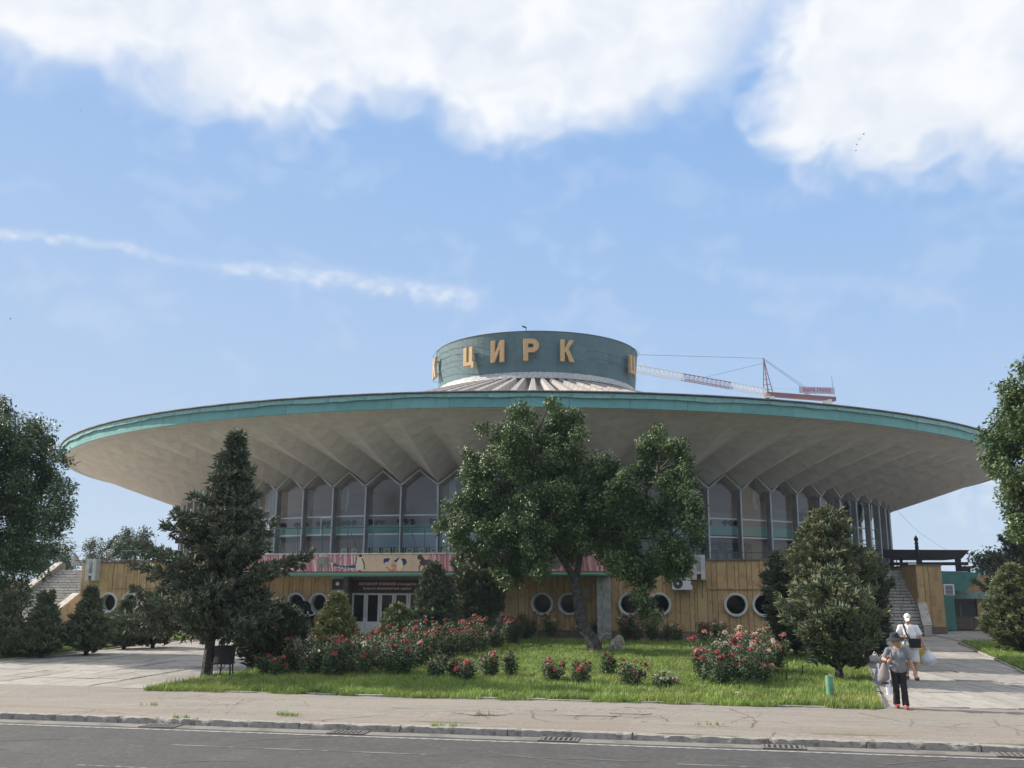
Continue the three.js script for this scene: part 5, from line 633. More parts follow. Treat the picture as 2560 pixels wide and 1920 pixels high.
// ---------------------------------------------------------------- roses
{
  const leafTw = [twigGeo(61, 7, 0.065, 0.042, 0.13, 1.3), twigGeo(62, 7, 0.065, 0.042, 0.13, 1.5)];
  const bloomGeo = (() => { const parts = [], r = rng(71); for (let k = 0; k < 14; k++) { const ring = k < 4 ? 0 : k < 9 ? 1 : 2, g = leafGeo(0.045 + ring * 0.008, 0.045 + 0.008 * ring, -0.25).toNonIndexed(); g.applyMatrix4(new THREE.Matrix4().makeRotationFromEuler(new THREE.Euler(0.25 + ring * 0.5 + 0.15 * r(), k * 2.4, 0, 'YXZ'))); g.computeVertexNormals(); parts.push(g); } return merge(parts); })();
  const tones = { red: [0.36, 0.045, 0.055], coral: [0.48, 0.10, 0.085], pink: [0.60, 0.20, 0.20], pale: [0.68, 0.50, 0.40], cream: [0.70, 0.64, 0.42], deep: [0.20, 0.012, 0.018] };
  const rose = (label, group, p, h, w, kinds, nb, seed, dens = 1) => {
    const t = thing('rose_bush', label, 'rose bush', [p.x, 0, p.z], 0, group), r = rng(seed), canes = [], lists = [[], []], bl = []; const nc = 7 + Math.round(w * 8);
    for (let i = 0; i < nc; i++) { const a = r() * 6.283, q = w * 0.5 * Math.sqrt(r()), hh = h * (0.48 + 0.58 * r()), tip = V(Math.cos(a) * q * 1.1, hh, Math.sin(a) * q * 1.1), b0 = V(Math.cos(a) * q * 0.35, 0, Math.sin(a) * q * 0.35), md = b0.clone().lerp(tip, 0.5).add(V((r() - 0.5) * 0.06, 0, (r() - 0.5) * 0.06)); canes.push(limb([b0, md, tip], 0.008, 0.004, 4));
      const m = Math.round(dens * (8 + 12 * h)); for (let k = 0; k < m; k++) { const s = 0.24 + 0.76 * ((k + r()) / m), c = b0.clone().lerp(tip, s).add(V((r() - 0.5) * 0.22, (r() - 0.5) * 0.08, (r() - 0.5) * 0.22)); const g = 0.7 + 0.6 * r(); lists[k % 2].push({ p: c, q: new THREE.Quaternion().setFromEuler(new THREE.Euler((r() - 0.5) * 1.4, r() * 6.28, (r() - 0.5) * 1.4)), s: 0.8 + 0.5 * r(), c: [0.080 * g, 0.122 * g, 0.048 * g] }); }
      if (i < nb || r() < 0.25) { const cc = tones[kinds[Math.floor(r() * kinds.length)]], nn = 1 + Math.floor(r() * 3); for (let k = 0; k < nn; k++) { const g = 0.75 + 0.4 * r(); bl.push({ p: tip.clone().add(V((r() - 0.5) * 0.14, (r() - 0.3) * 0.09, (r() - 0.5) * 0.14)), q: new THREE.Quaternion().setFromEuler(new THREE.Euler((r() - 0.3) * 0.9, r() * 6.28, (r() - 0.5) * 0.9)), s: 0.95 + 0.65 * r(), c: cc.map((x) => x * g) }); } }
    }
    mesh('canes', merge(canes), M.cane, t); const lv = new THREE.Group(); lv.name = 'foliage'; t.add(lv); lists.forEach((l, i) => { instanced('leaves', leafTw[i], M.roseLeaf, l, lv).userData.kind = 'stuff'; }); if (bl.length) instanced('blooms', bloomGeo, M.bloom, bl, t).userData.kind = 'stuff'; return t;
  };
  const r = rng(900); let sd = 1000;
  // the long bed running back from the road to the entrance
  const bed = [[1.9, 20.1, 0.55], [2.5, 19.3, 0.95], [3.1, 19.9, 1.0], [3.6, 18.9, 1.0], [3.9, 19.8, 1.05], [4.5, 19.3, 1.05], [5.0, 18.7, 1.1], [4.4, 17.7, 1.15], [5.5, 19.3, 0.95], [5.4, 17.6, 1.15], [4.6, 16.3, 1.2], [5.4, 16.2, 1.15], [4.7, 14.6, 1.25], [5.5, 14.5, 1.15], [5.0, 13.0, 1.3], [5.7, 12.6, 1.15], [5.2, 11.2, 1.3], [5.8, 10.6, 1.15], [5.3, 9.2, 1.3], [5.9, 8.4, 1.2], [5.5, 6.9, 1.3], [5.9, 5.6, 1.2], [5.6, 4.2, 1.25], [6.1, 3.0, 1.2], [4.0, 16.6, 1.0], [5.9, 1.9, 1.1]];
  bed.forEach(([x, z, h], i) => rose('leafy rose bush with red and coral blooms in the long bed beside the forecourt', 'rose bushes in the long bed', V(x + (r() - 0.5) * 0.2, 0, z), h, 0.95, i < 6 ? ['red', 'coral', 'red'] : i < 9 ? ['deep', 'red', 'coral', 'pink'] : ['red', 'red', 'coral'], i < 3 ? 2 : 5, sd++, 0.85));
  // single small ones along the front of the lawn
  const single = (x, y, h, w, kinds, nb, label) => rose(label, 'single rose bushes on the front lawn', onGround(x, y), h, w, kinds, nb, sd++, 0.85);
  single(948, 1470, 0.62, 0.45, ['deep'], 2, 'small dark rose bush without open blooms, last before the gap in the lawn'); single(985, 1468, 0.58, 0.3, ['deep', 'deep'], 4, 'thin rose with blackish red blooms on the front lawn'); single(1006, 1474, 0.5, 0.5, ['coral'], 3, 'low rose bush with one orange red bloom cluster'); single(1058, 1467, 0.72, 0.5, ['red', 'deep', 'coral'], 9, 'upright rose bush topped by a flat cluster of red blooms'); single(1105, 1464, 0.6, 0.35, ['deep'], 3, 'leggy rose bush with dark red tip blooms');
  single(1195, 1476, 0.55, 0.55, ['coral', 'red'], 6, 'spreading rose bush with orange red blooms on the open lawn'); single(1250, 1480, 0.58, 0.6, ['coral', 'red', 'red'], 7, 'wider rose bush with several bright red blooms on the open lawn'); single(1316, 1462, 0.6, 0.4, ['deep'], 1, 'thin rose bush with hardly a bloom below the stone figure'); single(1368, 1487, 0.66, 0.6, ['deep', 'red'], 6, 'bushy rose with dark red blooms below the stone figure'); single(1442, 1489, 0.42, 0.5, ['cream', 'pale'], 6, 'low rose bush with cream white blooms');
  // the big bed at the right of the lawn
  for (const [x, z, h, k] of [[14.3, 20.3, 1.0, ['coral', 'pink', 'red']], [15.0, 20.2, 1.05, ['pink', 'coral', 'red']], [15.35, 19.6, 1.1, ['pale', 'pink', 'coral']], [14.0, 19.3, 1.15, ['coral', 'pink', 'red']], [14.6, 19.1, 1.2, ['pale', 'pink']], [15.2, 18.7, 1.25, ['coral', 'red', 'pink']], [14.4, 17.8, 1.3, ['pale', 'pink']], [15.2, 17.4, 1.35, ['pale', 'pink', 'pale']], [15.8, 16.8, 1.3, ['pale', 'coral', 'pink']], [15.7, 16.0, 1.4, ['pale', 'pink']], [14.8, 16.6, 1.3, ['pale', 'pale']]]) rose('tall rose bush with pink, coral and pale blooms in the dense bed', 'rose bushes in the dense bed', V(x, 0, z), h * 0.95, 0.8, k, 8, sd++, 0.72);
  // scattered along the foot of the wall
  for (const [x, y, h, k, n, w] of [[1188, 1380, 1.15, ['pale', 'pink'], 6, 0.6], [1208, 1378, 1.2, ['pale', 'pink'], 5, 0.5], [1240, 1378, 0.75, ['pale'], 0, 0.7], [1290, 1380, 1.0, ['pale', 'pink'], 5, 0.6], [1357, 1386, 1.35, ['pink', 'coral', 'pale'], 9, 1.1], [1377, 1387, 1.1, ['pink', 'pale'], 6, 0.8], [1411, 1387, 1.1, ['pink'], 2, 0.7], [1440, 1388, 0.8, ['pink', 'pale'], 4, 0.8], [1462, 1386, 0.7, ['pink', 'red'], 3, 0.7], [1268, 1380, 0.6, ['pale'], 1, 0.5], [1530, 1388, 0.9, ['pink', 'pale', 'red'], 5, 0.8], [1560, 1388, 0.95, ['pale'], 5, 0.8]]) rose('loose rose bush with a few pale pink blooms at the foot of the ochre wall', 'rose bushes along the wall', onGround(x, y), h, w, k, n, sd++, 0.7);
}
// ---------------------------------------------------------------- grass
{
  const tuft = (seed, n, h) => { const r = rng(seed), pos = []; for (let i = 0; i < n; i++) { const a = r() * 6.283, x = (r() - 0.5) * 0.12, z = (r() - 0.5) * 0.12, l = h * (0.5 + 0.7 * r()), b = l * (0.15 + 0.5 * r()), w = 0.006 + 0.005 * r(), ca = Math.cos(a), sa = Math.sin(a); const q = (t, s) => [x + ca * b * t * t - sa * w * s * (1 - t * 0.9), l * t, z + sa * b * t * t + ca * w * s * (1 - t * 0.9)]; pos.push(...q(0, -1), ...q(0, 1), ...q(0.55, 1), ...q(0, -1), ...q(0.55, 1), ...q(0.55, -1), ...q(0.55, -1), ...q(0.55, 1), ...q(1, 0)); } const g = new THREE.BufferGeometry(); g.setAttribute('position', new THREE.Float32BufferAttribute(pos, 3)); g.computeVertexNormals(); return g; };
  const tg = [tuft(1, 9, 0.12), tuft(2, 9, 0.14), tuft(3, 8, 0.10)], r = rng(64), lists = [[], [], []];
  const add = (x, z, s) => { const k = 0.75 + 0.5 * r() + 0.22 * n2(x * 0.5, z * 0.5), dry = Math.max(0, n2(x * 0.23 + 5, z * 0.3)) * 0.9 + (r() < 0.07 ? 0.9 : 0) + 1.3 * Math.exp(-((x - 17.2) ** 2) / 0.8 - ((z - 22.7) ** 2) / 0.5) + 0.9 * Math.exp(-((x - 2.2) ** 2) / 2 - ((z - 22.9) ** 2) / 0.4); lists[Math.floor(r() * 3)].push({ p: V(x, 0.008, z), r: [0, r() * 6.28, 0], s, c: [(0.215 + 0.09 * dry) * k, (0.32 + 0.02 * dry) * k, (0.052 + 0.03 * dry) * k] }); };
  for (let i = 0; i < 90000; i++) { const z = 0.75 + 22.85 * Math.pow(r(), 0.62), x = 0.5 + r() * 20.5; if (!LAWN(x, z)) continue; const bare = n2(x * 0.9 + 3, z * 0.9) > 0.62 || (z > 22.3 && n2(x * 0.6, z) > 0.35 && r() < 0.6); if (bare && r() < 0.7) continue; add(x, z, 0.7 + 0.55 * r() + 0.25 * n2(x * 0.7 + 8, z * 0.7)); }
  for (let i = 0; i < 16000; i++) { const z = -1 + r() * 23.8, x = -9.7 - Math.pow(r(), 2) * 12; add(x, z, 0.8 + 0.8 * r()); }
  for (let i = 0; i < 14000; i++) { const z = -0.3 + r() * 22, x = PATHR(z) + 0.12 + Math.pow(r(), 1.5) * 8; add(x, z, 0.8 + 0.7 * r()); }
  // weeds in the cracks and over the edging
  for (let i = 0; i < 2200; i++) { const x = 0.4 + r() * 17; if (n2(x * 0.8, 50) < -0.1) continue; add(x, 23.62 + 0.28 * r() * r(), 0.5 + 0.6 * r()); }
  for (const [x, z, n, q] of [[3.9, 28.02, 14, 0.18], [5.8, 27.2, 22, 0.25], [9.6, 26.3, 10, 0.2], [9.2, 27.97, 18, 0.25], [14.0, 26.8, 8, 0.3], [2.2, 26.4, 8, 0.2]]) for (let i = 0; i < n; i++) add(x + (r() - 0.5) * q * 2, z + (r() - 0.5) * q * 0.5, 0.4 + 0.4 * r());
  const gr = new THREE.Group(); gr.name = 'grass'; gr.userData = { kind: 'stuff', label: 'short green grass growing on the lawns', category: 'grass' }; scene.add(gr);
  lists.forEach((l, i) => { instanced('grass_tufts', tg[i], M.grass, l, gr).userData.kind = 'stuff'; });
}
// ---------------------------------------------------------------- smooth solids from a distance field (surface nets)
function solid(fn, lo, hi, cell) {
  const nx = Math.ceil((hi[0] - lo[0]) / cell) + 1, ny = Math.ceil((hi[1] - lo[1]) / cell) + 1, nz = Math.ceil((hi[2] - lo[2]) / cell) + 1, f = new Float32Array(nx * ny * nz), id = (i, j, k) => (k * ny + j) * nx + i;
  for (let k = 0; k < nz; k++) for (let j = 0; j < ny; j++) for (let i = 0; i < nx; i++) f[id(i, j, k)] = fn(lo[0] + i * cell, lo[1] + j * cell, lo[2] + k * cell);
  const vid = new Int32Array(nx * ny * nz).fill(-1), pos = [], idx = [], E = [[0, 1], [2, 3], [4, 5], [6, 7], [0, 2], [1, 3], [4, 6], [5, 7], [0, 4], [1, 5], [2, 6], [3, 7]];
  for (let k = 0; k < nz - 1; k++) for (let j = 0; j < ny - 1; j++) for (let i = 0; i < nx - 1; i++) {
    const v = []; let m = 0; for (let c = 0; c < 8; c++) { const q = f[id(i + (c & 1), j + ((c >> 1) & 1), k + (c >> 2))]; v.push(q); if (q < 0) m |= 1 << c; } if (m === 0 || m === 255) continue;
    let x = 0, y = 0, z = 0, n = 0; for (const [a, b] of E) if ((v[a] < 0) !== (v[b] < 0)) { const t = v[a] / (v[a] - v[b]); x += lerp(a & 1, b & 1, t); y += lerp((a >> 1) & 1, (b >> 1) & 1, t); z += lerp(a >> 2, b >> 2, t); n++; }
    vid[id(i, j, k)] = pos.length / 3; pos.push(lo[0] + (i + x / n) * cell, lo[1] + (j + y / n) * cell, lo[2] + (k + z / n) * cell);
  }
  const quad = (a, b, c, d, fl) => { if (a < 0 || b < 0 || c < 0 || d < 0) return; fl ? idx.push(a, c, b, a, d, c) : idx.push(a, b, c, a, c, d); };
  for (let k = 1; k < nz - 1; k++) for (let j = 1; j < ny - 1; j++) for (let i = 1; i < nx - 1; i++) { const s = f[id(i, j, k)] < 0; if (s !== (f[id(i + 1, j, k)] < 0)) quad(vid[id(i, j - 1, k - 1)], vid[id(i, j, k - 1)], vid[id(i, j, k)], vid[id(i, j - 1, k)], !s); if (s !== (f[id(i, j + 1, k)] < 0)) quad(vid[id(i - 1, j, k - 1)], vid[id(i - 1, j, k)], vid[id(i, j, k)], vid[id(i, j, k - 1)], !s); if (s !== (f[id(i, j, k + 1)] < 0)) quad(vid[id(i - 1, j - 1, k)], vid[id(i, j - 1, k)], vid[id(i, j, k)], vid[id(i - 1, j, k)], !s); }
  const g = new THREE.BufferGeometry(); g.setAttribute('position', new THREE.Float32BufferAttribute(pos, 3)); g.setIndex(idx); g.computeVertexNormals(); return g;
}
const smin = (a, b, k) => { const h = Math.max(0, Math.min(1, 0.5 + (0.5 * (b - a)) / k)); return b + (a - b) * h - k * h * (1 - h); };
function capsule(x, y, z, a, b, ra, rb) { const bx = b[0] - a[0], by = b[1] - a[1], bz = b[2] - a[2], px = x - a[0], py = y - a[1], pz = z - a[2], h = Math.max(0, Math.min(1, (px * bx + py * by + pz * bz) / (bx * bx + by * by + bz * bz + 1e-9))), dx = px - bx * h, dy = py - by * h, dz = pz - bz * h; return Math.sqrt(dx * dx + dy * dy + dz * dz) - lerp(ra, rb, h); }
const ell = (x, y, z, c, r) => { const dx = (x - c[0]) / r[0], dy = (y - c[1]) / r[1], dz = (z - c[2]) / r[2], k = Math.sqrt(dx * dx + dy * dy + dz * dz); return (k - 1) * Math.min(r[0], r[1], r[2]); };
// bones: [a, b, ra, rb]; balls: [c, [rx, ry, rz]]
const field = (bones, balls, k, inflate = 0) => (x, y, z) => { let d = 9; for (const [a, b, ra, rb] of bones) d = smin(d, capsule(x, y, z, a, b, ra, rb), k); for (const [c, r] of balls) d = smin(d, ell(x, y, z, c, r), k); return d - inflate; };
const bounds = (bones, balls, m) => { const lo = [9, 9, 9], hi = [-9, -9, -9], ex = (p, r) => { for (let i = 0; i < 3; i++) { lo[i] = Math.min(lo[i], p[i] - r - m); hi[i] = Math.max(hi[i], p[i] + r + m); } }; bones.forEach(([a, b, ra, rb]) => { ex(a, ra); ex(b, rb); }); balls.forEach(([c, r]) => ex(c, Math.max(...r))); return [lo, hi]; };
const blob = (bones, balls, k, cell) => { const [lo, hi] = bounds(bones, balls, cell * 3 + k); return solid(field(bones, balls, k), lo, hi, cell); };

// ---------------------------------------------------------------- steps at both ends of the podium
const stepM = [0, 1, 2].map((i) => { const b = 0.50 + 0.04 * (i - 1); return mottled([b, b * 0.95, b * 0.87], [b * 1.1, b * 1.05, b * 0.97], [b * 0.62, b * 0.58, b * 0.53], { rep: 0.8 + 0.2 * i, size: 256, stain: 0.8, bump: 0.008 }); });
function stair(t, w, n, rise, run, seed, per) {
  const r = rng(seed); mesh('stair_core', uvm(merge(Array.from({ length: n }, (_, i) => bxx(-w / 2 + 0.03, w / 2 - 0.03, 0, (i + 1) * rise - 0.06, -(n * run), -i * run - 0.13)))), M.concrete, t);
  const gs = [0, 1, 2].map((k) => uvm(rbox(1, rise * 0.80, run + 0.13, 0.012), 1, k * 1.7, k));
  for (let i = 0; i < n; i++) { let x = -w / 2; const L0 = w / per; let first = i % 2 ? L0 * 0.55 : L0; while (x < w / 2 - 0.02) { let L = first > 0 ? first : L0 * (0.85 + 0.3 * r()); first = -1; if (x + L > w / 2 - 0.15) L = w / 2 - x; const m = mesh('step_stone', gs[Math.floor(r() * 3)], stepM[Math.floor(r() * 3)], t); m.scale.x = L - 0.03; m.position.set(x + L / 2, (i + 0.5) * rise + 0.012 * (r() - 0.5) + 0.012, -i * run - run / 2 + 0.02 * (r() - 0.5)); m.rotation.y = (r() - 0.5) * 0.012; x += L; } }
}
function cheek(t, x, w, h, n, rise, run, z0 = 0, up = 0.42) { const s = new THREE.Shape(), H = n * rise, L = n * run; s.moveTo(0.25, -0.02); s.lineTo(0.25, up); s.lineTo(-L, H + up); s.lineTo(-L - 0.3, H + up); s.lineTo(-L - 0.3, -0.02); s.closePath(); const g = new THREE.ExtrudeGeometry(s, { depth: w, bevelEnabled: true, bevelSize: 0.012, bevelThickness: 0.012, bevelSegments: 1 }).rotateY(-Math.PI / 2).translate(x + w, 0, z0); return mesh('cheek_wall', uvm(g), M.concrete, t); }
{
  const t = thing('staircase', 'flight of pale stone steps with one sloping parapet at the end by the teal annexe', 'stairs', [22.72, 0, -6.75], -0.129);
  stair(t, 4.4, 20, 0.165, 0.31, 5, 6); cheek(t, 2.2, 0.34, 3.3, 20, 0.165, 0.31);
  // sloping coping in three lengths
  for (let i = 0; i < 3; i++) { const a = i / 3, b = (i + 1) / 3 - 0.006, g = sqbar([2.37, 0.47 + 3.3 * a, 0.2 - 6.4 * a], [2.37, 0.47 + 3.3 * b, 0.2 - 6.4 * b], 0.44, 0.10); mesh('coping', uvm(g), stepM[i], t); }
  const u = thing('staircase', 'wide flight of pale stone steps rising past the left end of the ochre wall', 'stairs', [-22.5, 0, -2.4], 0);
  stair(u, 7.0, 21, 0.16, 0.265, 6, 8); cheek(u, -3.85, 0.34, 3.3, 21, 0.16, 0.265);
  for (let i = 0; i < 2; i++) { const a = i / 2, b = (i + 1) / 2 - 0.006; mesh('coping', uvm(sqbar([-3.68, 0.47 + 3.36 * a, 0.2 - 5.75 * a], [-3.68, 0.47 + 3.36 * b, 0.2 - 5.75 * b], 0.46, 0.10)), stepM[2], u); }
  cheek(u, 1.3, 0.34, 3, 7, 0.235, 0.40, 2.4, 0.3); mesh('coping', uvm(sqbar([1.47, 0.36, 2.6], [1.47, 1.95, -0.35], 0.44, 0.09)), stepM[2], u);
  mesh('fin', uvm(new THREE.ExtrudeGeometry(new THREE.Shape([new THREE.Vector2(0, 0), new THREE.Vector2(0.75, 0), new THREE.Vector2(0.05, 0.85)]), { depth: 0.25, bevelEnabled: false }).translate(-3.9, 3.62, -7.2)), M.concrete, u);
  mesh('gate', merge([bar([0.4, 3.36, -5.9], [0.4, 4.1, -5.9], 0.04), bar([2.6, 3.36, -5.9], [2.6, 4.1, -5.9], 0.04), bar([-3.0, 3.95, -6.1], [3.4, 3.95, -6.1], 0.03), bxx(0.5, 2.5, 3.4, 3.85, -5.95, -5.88)]), M.dark, u);
  // terrace the steps lead to
  const te = thing('terrace', 'raised concrete terrace at the head of the right hand steps', 'terrace', [0, 0, 0]);
  mesh('slab', uvm(bxx(19.2, 29, 2.9, 3.27, -32, -13.3)), M.concrete, te); mesh('wall', uvm(bxx(19.3, 28.9, 0, 2.9, -31.9, -13.5)), M.concrete, te);
  const te2 = thing('terrace', 'raised concrete terrace at the head of the left hand steps', 'terrace', [0, 0, 0]); mesh('slab', uvm(bxx(-27.5, -18.85, 2.9, 3.27, -30, -8.1)), M.concrete, te2); mesh('wall', uvm(bxx(-27.4, -18.9, 0, 2.9, -29.9, -8.3)), M.concrete, te2);
  const lw = thing('boundary_wall', 'low ochre wall beyond the left hand steps', 'wall', [0, 0, 0]); mesh('wall', uvm(bxx(-38, -26.6, 0, 2.6, -9.4, -9)), M.ochre[1], lw); mesh('coping', uvm(bxx(-38, -26.5, 2.6, 2.72, -9.5, -8.9)), M.concrete, lw);
  // railing with crossed bars on the right terrace
  const rl = thing('terrace_railing', 'dark metal railing with crossed bars at the head of the right hand steps', 'railing', [22.6, 3.27, -15.5], 0);
  mesh('top_rail', bar([-2.2, 1.0, 0], [4.3, 1.0, 0], 0.03), M.dark, rl); mesh('bottom_rail', bar([-2.2, 0.12, 0], [4.3, 0.12, 0], 0.025), M.dark, rl); for (let i = 0; i < 6; i++) mesh('post', bar([-2.2 + i * 1.3, 0, 0], [-2.2 + i * 1.3, 1.0, 0], 0.03), M.dark, rl); for (let i = 0; i < 10; i++) { const x = -2.1 + i * 0.63; mesh('cross_bar', bar([x, 0.12, 0.01], [x + 0.6, 0.62, 0.01], 0.01, 4), M.dark, rl); mesh('cross_bar', bar([x + 0.6, 0.12, -0.01], [x, 0.62, -0.01], 0.01, 4), M.dark, rl); }
}
// yellow end wall right of the steps and the teal annexe
{
  const e = thing('end_wall', 'ochre board wall end standing right of the stone steps', 'wall', [25.15, 0, -8.3], 0);
  mesh('wall', uvm(bxx(0, 1.28, 0, 3.48, -7, -0.06)), M.wallBack, e); let x = 0.0; [0.36, 0.24, 0.68].forEach((w, i) => { mesh('wall_board', uvm(bxx(x + 0.012, x + w - 0.012, 0.35, 3.5, -0.06, 0.0), 1, i, i * 2), M.ochre[(i * 2 + 4) % 5], e); x += w; }); mesh('plinth', uvm(bxx(-0.02, 1.30, 0, 0.35, -0.08, 0.03)), M.plinth, e); mesh('coping', uvm(bxx(-0.05, 1.33, 3.5, 3.56, -7, 0.05)), M.coping, e);
  M.annexTeal = mottled([0.060, 0.185, 0.165], [0.070, 0.205, 0.18], [0.048, 0.15, 0.135], { rep: 0.4, rough: 0.75, size: 256, stain: 0.4 }); M.annexBand = mottled([0.17, 0.26, 0.235], [0.20, 0.30, 0.27], [0.13, 0.2, 0.18], { rep: 0.4, size: 256 }); M.brown = mottled([0.12, 0.09, 0.075], [0.14, 0.105, 0.085], [0.08, 0.06, 0.05], { rep: 0.5, size: 256 });
  const z = -12, P = (a, b) => { const p = onPlane(a, b, z); return [p.x, p.y]; };
  const a = thing('annexe', 'teal annexe with jutting box roof and dark windows behind the path', 'building', [0, 0, 0]);
  const sh = new THREE.Shape([P(2022, 1232), P(2119, 1236), P(2087, 1276), P(2022, 1275)].map((q) => new THREE.Vector2(...q)));
  mesh('jutting_box', uvm(new THREE.ExtrudeGeometry(sh, { depth: 3.6, bevelEnabled: false }).translate(0, 0, z - 3.6)), M.annexTeal, a);
  const p0 = P(2036, 1276), p1 = P(2064, 1372); mesh('pier', uvm(bxx(p0[0] - 0.3, p1[0] + 0.15, 0, p0[1], z - 3.4, z - 0.1)), M.annexTeal, a);
  const b0 = P(2062, 1280), b1 = P(2240, 1293); mesh('roof_band', uvm(bxx(b0[0], b1[0], b1[1], b0[1], z - 6, z - 0.55)), M.annexBand, a); for (let i = 1; i < 8; i++) mesh('band_joint', bxx(b0[0] + i * 0.72, b0[0] + i * 0.72 + 0.02, b1[1] + 0.01, b0[1] - 0.01, z - 0.55, z - 0.535), M.brown, a);
  const w0 = P(2064, 1332); mesh('lower_wall', uvm(bxx(b0[0], b1[0], 0, w0[1], z - 1.4, z - 1.0)), M.brown, a); for (let i = 0; i < 7; i++) mesh('wall_panel', bxx(b0[0] + 0.05 + i * 1.1, b0[0] + 1.1 + i * 1.1, 0.05, w0[1] - 0.06, z - 1.0, z - 0.96), M.brown, a);
  for (let i = 0; i < 4; i++) { const x0 = b0[0] + 0.1 + i * 1.75; const wn = new THREE.Group(); wn.name = 'window'; a.add(wn); mesh('pane', new THREE.PlaneGeometry(1.3, b1[1] - w0[1]).translate(x0 + 0.65, (b1[1] + w0[1]) / 2, z - 1.2), M.darkGlass, wn); mesh('frame', merge([bxx(x0, x0 + 0.05, w0[1], b1[1], z - 1.22, z - 1.15), bxx(x0 + 0.4, x0 + 0.44, w0[1], b1[1], z - 1.22, z - 1.15), bxx(x0, x0 + 1.3, w0[1] + 0.9, w0[1] + 0.95, z - 1.22, z - 1.15)]), M.fin, wn); mesh('mullion', uvm(bxx(x0 + 1.3, x0 + 1.75, w0[1], b1[1], z - 1.3, z - 1.02)), M.ochre[3], a); }
  const c0 = P(2084, 1237); mesh('upper_wall', uvm(bxx(c0[0] - 2, c0[0] + 6, 0, c0[1] - 0.1, z - 7, z - 4)), M.ochre[3], a);
}
// air-conditioning units
function acUnit(label, pos, turn, fan = true) {
  const t = thing('air_conditioner', label, 'air conditioner', pos, turn); mesh('casing', rbox(0.86, 0.58, 0.3, 0.025, 0, 0, 0), M.white, t);
  if (fan) { mesh('fan_grille', new THREE.CylinderGeometry(0.225, 0.225, 0.02, 32).rotateX(Math.PI / 2).translate(-0.16, 0, 0.152), M.dark, t); for (const q of [0.08, 0.14, 0.2]) mesh('grille_ring', new THREE.TorusGeometry(q, 0.006, 5, 28).translate(-0.16, 0, 0.166), M.fin, t); mesh('hub', new THREE.CylinderGeometry(0.055, 0.055, 0.02, 18).rotateX(Math.PI / 2).translate(-0.16, 0, 0.17), M.white, t); mesh('logo', merge([bxx(0.17, 0.2, 0.14, 0.2, 0.15, 0.154), bxx(0.2, 0.24, 0.18, 0.21, 0.15, 0.154)]), M.dark, t); mesh('valve_cover', rbox(0.08, 0.2, 0.2, 0.01, 0.46, -0.17, 0), M.white, t); }
  else { for (let i = 0; i < 7; i++) mesh('slat', bxx(-0.3, 0.3, -0.24 + i * 0.07, -0.2 + i * 0.07, 0.15, 0.16), M.dark, t); }
  mesh('bracket', merge([bxx(-0.3, -0.26, -0.34, -0.28, -0.15, 0.15), bxx(0.26, 0.3, -0.34, -0.28, -0.15, 0.15)]), M.fin, t); return t;
}
acUnit('white air conditioner with round fan grille on the ochre wall', [13.0, 2.56, 0.27], 0);
{ const p = onPlane(2044, 1273, -9.0); const t = acUnit('white slatted air conditioner on the teal annexe beside the steps', [26.75, p.y, -8.6], 0, false); t.scale.set(0.62, 1, 1); }
single('cable', tube([[13.95, 2.72, 0.03], [13.98, 2.5, 0.04], [13.93, 2.2, 0.05], [13.96, 1.9, 0.04]], 0.013, 14), M.dark, 'thin dark pipe hanging below the concrete spout on the ochre wall', 'pipe');
// dark pavilion roof and finial on the terrace behind
{
  const z = -24, t = thing('terrace_pavilion', 'dark flat pavilion roof on posts standing on the terrace', 'pavilion', [0, 0, 0]); const P = (a, b) => { const p = onPlane(a, b, z); return [p.x, p.y]; };
  const s = new THREE.Shape([P(1860, 1186), P(2095, 1187), P(2078, 1206), P(1860, 1206)].map((q) => new THREE.Vector2(...q))); M.pav = mat({ color: lin(0.040, 0.036, 0.040), roughness: 0.8 });
  mesh('roof', new THREE.ExtrudeGeometry(s, { depth: 5, bevelEnabled: false }).translate(0, 0, z - 5), M.pav, t); const b0 = P(1860, 1214), b1 = P(2093, 1220); mesh('beam', bxx(b0[0], b1[0], b1[1], b0[1], z - 0.4, z), M.pav, t);
  for (const x of [2068, 2074, 1990, 1948]) { const q = P(x, 1206); mesh('post', bxx(q[0] - 0.09, q[0] + 0.09, 0, q[1], z - 0.3, z - 0.1), M.pav, t); } const k = P(2086, 1222); mesh('bracket_box', bxx(k[0] - 0.3, k[0] + 0.3, k[1] - 0.6, k[1], z - 0.5, z), M.pav, t);
  const f0 = onPlane(1983, 1205, -20); const fl = thing('finial_post', 'dark carved post with pointed finial rising above the pavilion roof', 'post', [f0.x, 3.27, -20]); fl.scale.set(0.8, (onPlane(1983, 1155, -20).y - 3.27) / 4.0, 0.8); mesh('post', new THREE.CylinderGeometry(0.13, 0.15, 2.4, 10).translate(0, 1.2, 0), M.pav, fl); mesh('finial', new THREE.LatheGeometry([[0.17, 2.4], [0.13, 2.55], [0.17, 2.75], [0.11, 2.85], [0.17, 3.15], [0.10, 3.25], [0.19, 3.55], [0.08, 3.85], [0.0, 4.0]].map((q) => new THREE.Vector2(...q)), 12), M.pav, fl);
}
// cable from the columns to the right
{ const a = onPlane(1925, 1088, -24), b = onPlane(2046, 1188, -24); single('overhead_cable', tube([a, a.clone().lerp(b, 0.5).add(V(0, -0.35, 0)), b], 0.007, 16, 5), M.dark, 'thin cable sagging from the columns to the pavilion roof', 'cable'); }
